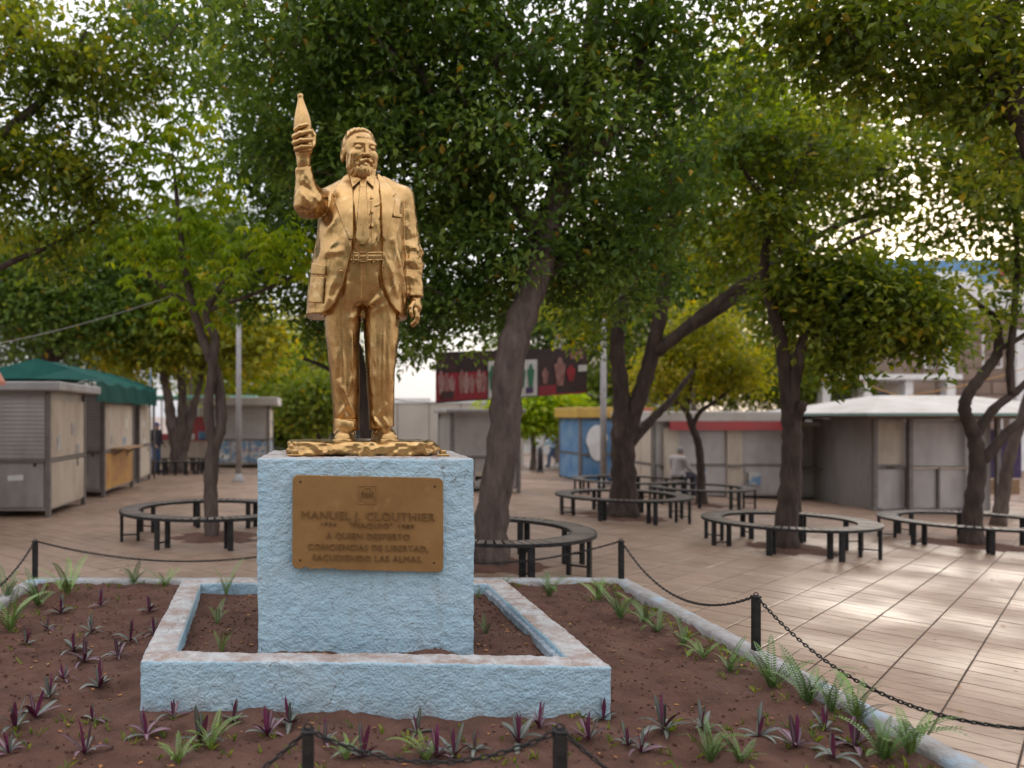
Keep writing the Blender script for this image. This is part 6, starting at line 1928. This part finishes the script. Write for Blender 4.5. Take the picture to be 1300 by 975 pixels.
MB().box((.43, .11, h * .24), (.72, .06, h * .42)).build('door_panel', m_metal, hk)
MB().box((.43, .05, h * .475), (.72, .06, .06)).build('rail', m_frame, hk)
MB().box((.42, .03, h * .47), (.22, .05, .05), 0, .01).build('latch', m_screw, hk)
ribbed(.93, 2.40, h * .48, h * .95, .10, m_metal, 'shutter', hk)
MB().box((1.66, .10, h * .25), (1.48, .06, h * .42)).build('lower_panel', m_metal, hk)
MB().box((1.66, .04, h * .465), (1.5, .07, .05)).build('rail', m_cream, hk)
MB().box((1.66, .03, h * .25), (.05, .05, h * .44)).build('mullion', m_frame, hk)
MB().box((2.2, 1.5, h + .05), (5.2, 3.6, .16)).build('fascia', m_brownst, hk)
ex0, ex1, ey0, ey1, ez, rz_ = -.95, 5.6, -1.1, 4.1, h + .10, h + .60
rf = MB(); rf.add([(ex0, ey0, ez), (ex1, ey0, ez), (ex1, ey1, ez), (ex0, ey1, ez), (1.1, 1.3, rz_), (3.4, 1.3, rz_), (3.4, 1.7, rz_), (1.1, 1.7, rz_)],
          [(0, 1, 5, 4), (1, 2, 6, 5), (2, 3, 7, 6), (3, 0, 4, 7), (4, 5, 6, 7), (3, 2, 1, 0)])
rf.build('roof', m_roofw, hk)
gt = MB()
for c_, d_ in (((ex0 + ex1) / 2, ey0), ((ex0 + ex1) / 2, ey1)): gt.box((c_, d_, ez - .02), (ex1 - ex0 + .08, .08, .07))
for c_ in (ex0, ex1): gt.box((c_, (ey0 + ey1) / 2, ez - .02), (.08, ey1 - ey0 - .08, .07))
gt.build('roof_edge', material('green_edge', (0.16, 0.25, 0.22), rough=.5), hk)
MB().box((4.0, .9, 1.45), (1.1, .05, 1.3)).build('purple_poster', m_purple, hk)
MB().box((4.0, .95, .55), (1.1, .05, .4)).build('board', m_rustw, hk)
# poles
def pole(name, label, x, y, r, top, mat, foot=True):
    b = at(x, y); root = empty(name, b); tag(root, label, 'pole')
    MB().tube([(0, 0, -.05), (0, 0, top * .5), (0, 0, top)], [r, r * .92, r * .8], 10).build('shaft', mat, root)
    if foot: MB().lathe([(r * 2.4, -.02), (r * 2.3, .05), (r * 1.4, .10), (r * 1.2, .22)], (0, 0, 0), 12).build('foot', mat, root)
    MB().lathe([(r * 1.1, top - .1), (r * 1.15, top), (r * .4, top + .06)], (0, 0, 0), 10).build('cap', mat, root)
    return root
pole('lamp_pole', 'pale concrete lamp pole standing left of the pedestal', 303, 611, .085, 5.2, m_conc)
pole('lamp_pole', 'pale grey pole in front of the blue kiosk', 766, 617, .10, 5.5, m_conc)
pole('lamp_pole', 'distant concrete pole behind the walking man', 709, 594, .16, 6.0, m_conc)
pole('sign_pole', 'thin black pole left of the small yellow-green tree', 850, 622, .05, 3.0, m_black)
bl = at(686, 599); bo_ = empty('bollard', bl); tag(bo_, 'dark bollard post beside the walking man', 'bollard'); MB().lathe([(.12, -.02), (.11, .9), (.06, 1.0)], (0, 0, 0), 10).build('shaft', m_dark, bo_); MB().lathe([(.16, -.02), (.15, .06)], (0, 0, 0), 10).build('foot', m_dark, bo_)
pp = empty('flower_pot', at(722, 597)); tag(pp, 'red pot with a small bush beside the blue kiosk', 'plant pot')
MB().lathe([(.30, -.01), (.42, .62), (.46, .66), (.42, .66), (.38, .56)], (0, 0, 0), 14).build('pot', m_salmon, pp)
V_, Q_, T_ = leaf_cloud(np.random.RandomState(3), [(0, 0, 1.1), (.1, .1, 1.5), (-.15, 0, 1.3)], 90, .22, .16, .5, .2)
me = arr_mesh('bush', V_, Q_, False); a_ = me.attributes.new('tint', 'FLOAT', 'POINT'); a_.data.foreach_set('value', T_); link('bush', me, pp, LM['mid'])['kind'] = 'stuff'

# banner
ban = empty('banner', P(649, 478, 19.0)); tag(ban, 'wide red and black printed banner hung behind the thick leaning trunk', 'banner')
def bp_(x, y, off=0.0):
    Y = 18.2 + (x - 553) / (745 - 553) * 1.6 + off
    return P(x, y, Y) - ban.location
def bquad(x0, x1, t, b, off, mat, name, sub=6, parent=ban):
    def tb(x):
        k = (x - 553) / 192
        top = 447 + k * (441 - 447); bot = 512 + k * (499 - 512)
        return top + (bot - top) * t, top + (bot - top) * b
    vs, fs = [], []
    for k in range(sub + 1):
        x = x0 + (x1 - x0) * k / sub
        a, c_ = tb(x)
        vs += [bp_(x, a, off), bp_(x, c_, off)]
    for k in range(sub): fs.append((2 * k, 2 * k + 1, 2 * k + 3, 2 * k + 2))
    m_ = MB(); m_.add(vs, fs); o = m_.build(name, mat, parent)
    s = o.modifiers.new('t', 'SOLIDIFY'); s.thickness = .006
    return o
m_bandark = material('banner_black', (0.022, 0.014, 0.014), rough=.5, col2=(0.06, 0.02, 0.02), scale=2.5)
m_banred = material('banner_red', (0.36, 0.012, 0.03), rough=.5, col2=(0.22, 0.012, 0.02), scale=2.5)
m_bangrn = material('banner_green', (0.03, 0.17, 0.08), rough=.5)
m_white_dim = material('banner_pale', (0.42, 0.28, 0.26), rough=.5, col2=(.3, .1, .1), scale=8)
m_skin_print = material('banner_tone', (0.36, 0.20, 0.17), rough=.5, col2=(.25, .08, .08), scale=6)
bquad(553, 745, 0, 1, 0, m_bandark, 'cloth', 14)
bquad(554, 618, .42, .97, -.03, m_banred, 'red_field')
bquad(560, 576, .78, .93, -.06, m_bandark, 'dark_label')
def bfig(x, t, b, w, mat, name, off):
    # standing figure print: head over a tapering body
    top, bot = 447 + (x - 553) / 192 * -6, 512 + (x - 553) / 192 * -13
    Yt = lambda k: top + (bot - top) * k
    hb = (b - t)
    out = [(x - w * .25, b), (x - w * .42, t + hb * .55), (x - w * .5, t + hb * .28), (x - w * .22, t + hb * .20), (x - w * .2, t + hb * .08), (x, t), (x + w * .2, t + hb * .08), (x + w * .22, t + hb * .20), (x + w * .5, t + hb * .28), (x + w * .42, t + hb * .55), (x + w * .25, b)]
    pa = [bp_(px, Yt(k), off) for px, k in out]
    m_ = MB(); n = len(pa); m_.add(pa + [q + Vector((0, .006, 0)) for q in pa], [tuple(range(n)), tuple(reversed(range(n, 2 * n)))] + [(i, (i + 1) % n, (i + 1) % n + n, i + n) for i in range(n)])
    return m_.build(name, mat, ban)
for k, x in enumerate((560, 567, 574, 586, 592, 599, 608, 614)): bfig(x, .36 + .05 * (k % 3), .84, 8.5, m_skin_print if k % 2 else m_white_dim, 'pale_figure', -.05)
bquad(620, 682, .22, .98, -.03, m_white, 'white_field')
for x in (625, 663, 674): bfig(x, .30, .80, 9, m_bangrn, 'green_figure', -.05)
bquad(668, 677, .80, .92, -.05, m_purple, 'emblem', 2)
bquad(684, 706, .78, .96, -.03, m_banred, 'red_field', 3)
bfig(711, .18, .80, 15, m_skin_print, 'figure', -.03); bfig(725, .36, .72, 12, m_banred, 'figure', -.03); bfig(692, .40, .74, 9, m_skin_print, 'figure', -.03)
bquad(684, 745, .965, 1.0, -.03, m_banred, 'red_edge')
bquad(724, 740, .08, .24, -.03, m_skin_print, 'grey_lines', 3); bquad(734, 745, .38, .52, -.03, m_white, 'white_mark', 3)
for (a, b_, r) in ((bp_(553, 447), P(505, 420, 14.8) - ban.location, .008), (bp_(553, 512), P(470, 500, 14.7) - ban.location, .008), (bp_(745, 441), P(788, 420, Yf) - ban.location, .008), (bp_(745, 499), P(786, 505, Yf) - ban.location, .008)):
    MB().tube([a, a.lerp(b_, .5) - Vector((0, 0, .05)), b_], r, 5).build('rope', m_conc, ban)

# buildings at the right
bb = building('building', 'brown stone building with white parapet behind the right kiosks', 34.4, 58, 46, 10, 9.4, m_brownst, 2, 7, zb=-1.6, winw=.32, winh=.4)
rs_ = random.Random(9)
blk = []
for v in range(3):
    blk.append(MB().box((0, 0, 0), (1.55, .12, .72), 0, .03).mesh('stone_block')); blk[-1].materials.append(m_brownst)
for r_ in range(12):
    for k in range(7):
        o = bpy.data.objects.new('stone_block', blk[k % 3]); col.objects.link(o); o.parent = bb
        o.location = (-11.6 + .8 + k * 1.62 + (.8 if r_ % 2 else 0), -.04 + rs_.uniform(-.02, .02), .45 + r_ * .77)
MB().box((0, 4.9, 10.35), (24.2, 10.6, 1.5)).build('parapet', m_white, bb)
for k, x in enumerate((-9.5, -5.5, -1.5)): MB().box((x, -.35, 4.2), (.5, .5, 8.4), 0, .04).build('pilaster', m_white, bb)
bbd = empty('billboard', (40.0, 50, zg(40, 50))); tag(bbd, 'blue billboard with red marks showing through the leaves above the brown building', 'billboard')
MB().box((2.0, 0, 11.6), (13, .2, 3.0), 0, .03).build('panel', m_blue, bbd)
for k, (x, z, w, hh, mt) in enumerate(((-3.6, 11.4, 1.6, 1.0, m_redt), (-2.0, 11.0, 1.2, .8, m_salmon), (.6, 11.9, 2.6, .8, m_white), (3.8, 11.3, 1.6, 1.2, m_yellow), (4.2, 12.4, 1.8, .8, m_redt), (1.0, 10.9, 1.4, .6, m_white))):
    MB().box((x, -.13, z), (w, .05, hh), 0, .02).build('printed_mark', mt, bbd)
for x in (-3.5, 2, 7.5): MB().box((x, .3, 5.3), (.3, .3, 10.6)).build('post', m_frame, bbd)
sc_ = empty('building', (30.6, 42, zg(30, 42) - .3)); tag(sc_, 'pale half-built building with white columns left of the brown one', 'building')
for f in range(3): MB().box((0, 2, .1 + 2.7 * f), (7.4, 4.6, .28), 0, .02).build('floor_slab', m_white, sc_)
for f in range(2):
    for x in (-3.4, -1.2, 1.0, 3.2): MB().box((x, .1, 1.45 + 2.7 * f), (.42, .42, 2.42)).build('column', m_white, sc_)
MB().box((0, 3.9, 2.8), (7.2, .3, 5.4)).build('rear_wall', m_tan, sc_)
for f in range(2):
    for x in (-2.3, -.1, 2.1):
        MB().box((x, 3.68, 1.3 + 2.7 * f), (1.2, .08, 1.6)).build('window_opening', m_dark, sc_)
        for z in (.35, .75, 1.1): MB().box((x, .1, .2 + z + 2.7 * f), (1.75, .05, .05)).build('guard_rail', m_frame, sc_)
bw2 = building('building', 'white low building behind the red fascia kiosks', 12, 27, 56, 8, 4.4, m_white, 1, 8, zb=-1.4)

# cables
def cable(label, pts, r, mat, name='cable'):
    m = [Vector(p) for p in pts]; o_ = m[0].copy()
    pa = []
    for (a, b_) in zip(m[:-1], m[1:]):
        for t in np.linspace(0, 1, 14)[:-1]:
            q = a.lerp(b_, t); q.z -= .35 * 4 * t * (1 - t) * min(1, (b_ - a).length / 12); pa.append(q - o_)
    pa.append(m[-1] - o_)
    mb = MB(); mb.tube(pa, r, 5); o = mb.build(name, mat); o.location = o_
    return tag(o, label, 'cable')
cable('thin pale cable sagging across the trees at the left', [P(-140, 455, 14), P(228, 372, 12.2), P(420, 300, 14.4)], .008, m_conc)
m_string = material('orange_string', (0.45, 0.22, 0.05), rough=.6)
cable('thin orange string slung above the hipped kiosk roof', [P(1075, 476, 23), P(1140, 502, 22)], .012, m_string)
cable('thin orange string running right above the hipped kiosk roof', [P(1152, 502, 22), P(1300, 468, 21)], .012, m_string)

# ------------------------------------------------------------------ people
def person(label, loc, rz, J, cols, seed=0, cap=None, backpack=None):
    """J: joints in metres, figure faces -Y. One continuous body; clothes and hair are children."""
    root = empty('person', loc, rz); tag(root, label, 'person')
    def mk(name, f, lo, hi, mat, parent, h=.014):
        v, q = nets(f, lo, hi, h, .03)
        return link(name, arr_mesh(name, v, q), parent, mat)
    arms = [[(J['sh'][s], .055), (J['el'][s], .043), (J['wr'][s], .030)] for s in (0, 1)]
    legs = [[(J['hip'][s], .088), (J['kn'][s], .060), (J['an'][s], .042)] for s in (0, 1)]
    hd = np.array(J['head']); nk = np.array(J['neck']); pv = np.array(J['pel'])
    def torso(G, o=0):
        f = sd_cone(G, tuple(pv), tuple(pv * .45 + nk * .55), .125 + o, .125 + o)
        f = smin(f, sd_cone(G, tuple(np.array(J['sh'][0]) * .8 + np.array(J['sh'][1]) * .2), tuple(np.array(J['sh'][1]) * .8 + np.array(J['sh'][0]) * .2), .085 + o, .085 + o), .08)
        return smin(f, sd_cone(G, tuple(np.array(J['hip'][0])), tuple(np.array(J['hip'][1])), .10 + o, .10 + o), .06)
    def body(G):
        f = smin(torso(G), sd_cone(G, tuple(nk), tuple(hd - np.array((0, 0, .06))), .055, .05), .03)
        f = smin(f, sd_ell(G, tuple(hd), (.075, .095, .115)), .03)
        f = smin(f, sd_ell(G, tuple(hd + np.array((0, -.095, -.015))), (.014, .022, .022)), .015)
        for s in (-1, 1):
            f = smin(f, sd_ell(G, tuple(hd + np.array((s * .076, .005, -.01))), (.012, .022, .032)), .008)
            f = smax(f, -sd_ell(G, tuple(hd + np.array((s * .03, -.098, .012))), (.016, .014, .010)), .008)
        f = smax(f, -sd_ell(G, tuple(hd + np.array((0, -.098, -.06))), (.025, .012, .005)), .006)
        for a in arms + legs: f = smin(f, sd_chain(G, [(tuple(p), r) for p, r in a], .02), .03)
        for s in (0, 1):
            w, e = np.array(J['wr'][s]), np.array(J['el'][s]); d = (w - e) / np.linalg.norm(w - e)
            side = np.cross(d, (1, 0, 0)) if abs(d[0]) < .8 else np.cross(d, (0, 1, 0)); side /= np.linalg.norm(side)
            f = smin(f, sd_cone(G, tuple(w), tuple(w + d * .07), .030, .034), .02)
            for k, ln2 in enumerate((.062, .070, .066, .052)):
                b = w + d * .085 + side * (k - 1.5) * .017
                tip = b + d * ln2 + np.array((0, -.015, -.008))
                f = smin(f, sd_cone(G, tuple(b), tuple(tip), .010, .0085), .006)
            b = w + d * .03 + side * -.034
            f = smin(f, sd_cone(G, tuple(b), tuple(b + d * .05 + side * -.02), .012, .010), .008)
            an = np.array(J['an'][s]); ft = np.array(J['toe'][s])
            f = smin(f, sd_cone(G, tuple(an - np.array((0, 0, .04))), tuple(ft), .045, .035), .02)
        return f
    allp = np.array([J['head'], J['pel']] + [p for k in ('sh', 'el', 'wr', 'hip', 'kn', 'an', 'toe') for p in J[k]])
    lo, hi = allp.min(0) - .22, allp.max(0) + .22
    bd = mk('body', body, lo, hi, cols['skin'], root)
    def f_top(G):
        f = torso(G, .022)
        for s in (0, 1):
            e = np.array(J['el'][s]); w = np.array(J['wr'][s])
            f = smin(f, sd_chain(G, [(tuple(J['sh'][s]), .075), (tuple(e), .060), (tuple(e + (w - e) * .85), .045)], .02), .04)
        f = f + .006 * vnoise(G[0] * 14, G[1] * 14, G[2] * 9, seed)
        f = np.maximum(f, -(np.linalg.norm(nk - pv) * 0 + .06) - (G[2] - pv[2] + .02))
        return smax(f, -sd_cone(G, tuple(nk + np.array((0, 0, .03))), tuple(hd), .062, .07), .01)
    mk('shirt', f_top, lo, hi, cols['top'], bd)
    def f_leg(G):
        f = sd_cone(G, tuple(J['hip'][0]), tuple(J['hip'][1]), .115, .115)
        for s in (0, 1): f = smin(f, sd_chain(G, [(tuple(p), r + (.018, .022, .028)[i]) for i, (p, r) in enumerate(legs[s])], .03), .04)
        return f + .005 * vnoise(G[0] * 12, G[1] * 12, G[2] * 10, seed + 5)
    mk('trousers', f_leg, lo, hi, cols['leg'], bd)
    for s in (0, 1):
        an = np.array(J['an'][s]); ft = np.array(J['toe'][s])
        zf = min(an[2] - .085, ft[2] - .04)
        mk('shoe', lambda G: np.maximum(smin(sd_cone(G, tuple(an - np.array((0, 0, .035))), tuple(ft), .055, .045), sd_cone(G, tuple(an + np.array((0, .02, -.04))), tuple(ft), .05, .045), .02), zf - G[2]), np.minimum(an, ft) - .12, np.maximum(an, ft) + .12, cols['shoe'], bd)
    mk('hair', lambda G: smax(sd_ell(G, tuple(hd + np.array((0, .012, .018))), (.085, .100, .112)), -(G[1] - hd[1] + .045 + np.clip((G[2] - hd[2]) * -.6 + .04, -.1, .2)), .02) if cap is None else
       smin(smax(sd_ell(G, tuple(hd + np.array((0, .005, .03))), (.088, .105, .10)), hd[2] + .025 - G[2], .01), sd_ell(G, tuple(hd + np.array((0, -.12, .035))), (.07, .075, .012)), .01), hd - .2, hd + .22, cols['hair'] if cap is None else cap, bd, .012).name = 'hair' if cap is None else 'cap'
    if backpack is not None:
        c = (pv * .35 + nk * .65) + np.array((0, .20, .0))
        mk('backpack', lambda G: sd_box(G, tuple(c), (.15, .10, .22), .06), c - .35, c + .35, backpack, root)
    return root
m_skin = material('skin', (0.34, 0.19, 0.13), rough=.6)
m_hairk = material('dark_hair', (0.03, 0.025, 0.02), rough=.6); m_hairg = material('grey_hair', (0.20, 0.19, 0.18), rough=.7)
m_denim = material('denim', (0.065, 0.11, 0.20), rough=.85, bump=.3, bscale=60); m_lblue = material('light_blue_shirt', (0.34, 0.47, 0.58), rough=.85)
m_darkcloth = material('dark_cloth', (0.035, 0.035, 0.05), rough=.9); m_greycloth = material('grey_cloth', (0.36, 0.32, 0.31), rough=.9); m_bluecap = material('blue_cap', (0.03, 0.06, 0.25), rough=.8)
w0 = at(702, 593)
sc0 = (w0.y * .040 / 1.62)
person('walking person in light blue shirt and jeans with a dark backpack', w0, rad(-80),
       dict(head=(0, -.05, 1.56), neck=(0, -.01, 1.40), pel=(0, 0, .98), sh=((-.18, 0, 1.36), (.18, 0, 1.36)), el=((-.23, -.14, 1.12), (.23, .14, 1.12)), wr=((-.22, -.36, 1.0), (.22, .18, .86)),
            hip=((-.09, 0, .90), (.09, 0, .90)), kn=((-.09, .12, .50), (.09, -.22, .52)), an=((-.09, .38, .17), (.09, -.26, .09)), toe=((-.09, .32, .05), (.09, -.40, .045))),
       dict(skin=m_skin, top=m_lblue, leg=m_denim, shoe=m_darkcloth, hair=m_hairk), 3, None, m_darkcloth)
w1 = at(198, 600)
person('standing person in dark clothes and blue cap beside the left kiosks', w1, rad(60),
       dict(head=(0, -.03, 1.60), neck=(0, 0, 1.43), pel=(0, 0, 1.0), sh=((-.19, 0, 1.39), (.19, 0, 1.39)), el=((-.25, .03, 1.12), (.25, .03, 1.12)), wr=((-.22, -.16, .95), (.22, -.16, .95)),
            hip=((-.09, 0, .92), (.09, 0, .92)), kn=((-.10, -.01, .50), (.10, -.02, .50)), an=((-.11, .02, .09), (.11, .02, .09)), toe=((-.12, -.14, .045), (.12, -.14, .045))),
       dict(skin=m_skin, top=m_darkcloth, leg=m_denim, shoe=m_darkcloth, hair=m_hairk), 4, m_bluecap)
bc = at(797, 629)
sa = rad(-8); sr = 1.45 - .16
sp_ = Vector((bc.x + sr * math.cos(sa), bc.y + sr * math.sin(sa), bc.z))
person('person in grey shirt sitting on the far ring bench, seen from behind', sp_, rad(118),
       dict(head=(0, -.12, 1.22), neck=(0, -.05, 1.06), pel=(0, .02, .60), sh=((-.19, -.01, 1.00), (.19, -.01, 1.00)), el=((-.24, -.12, .76), (.24, -.12, .76)), wr=((-.15, -.34, .68), (.15, -.34, .68)),
            hip=((-.10, -.02, .575), (.10, -.02, .575)), kn=((-.13, -.44, .55), (.13, -.44, .55)), an=((-.13, -.46, .09), (.13, -.42, .09)), toe=((-.14, -.60, .045), (.14, -.56, .045))),
       dict(skin=m_skin, top=m_greycloth, leg=m_darkcloth, shoe=m_darkcloth, hair=m_hairg), 5)
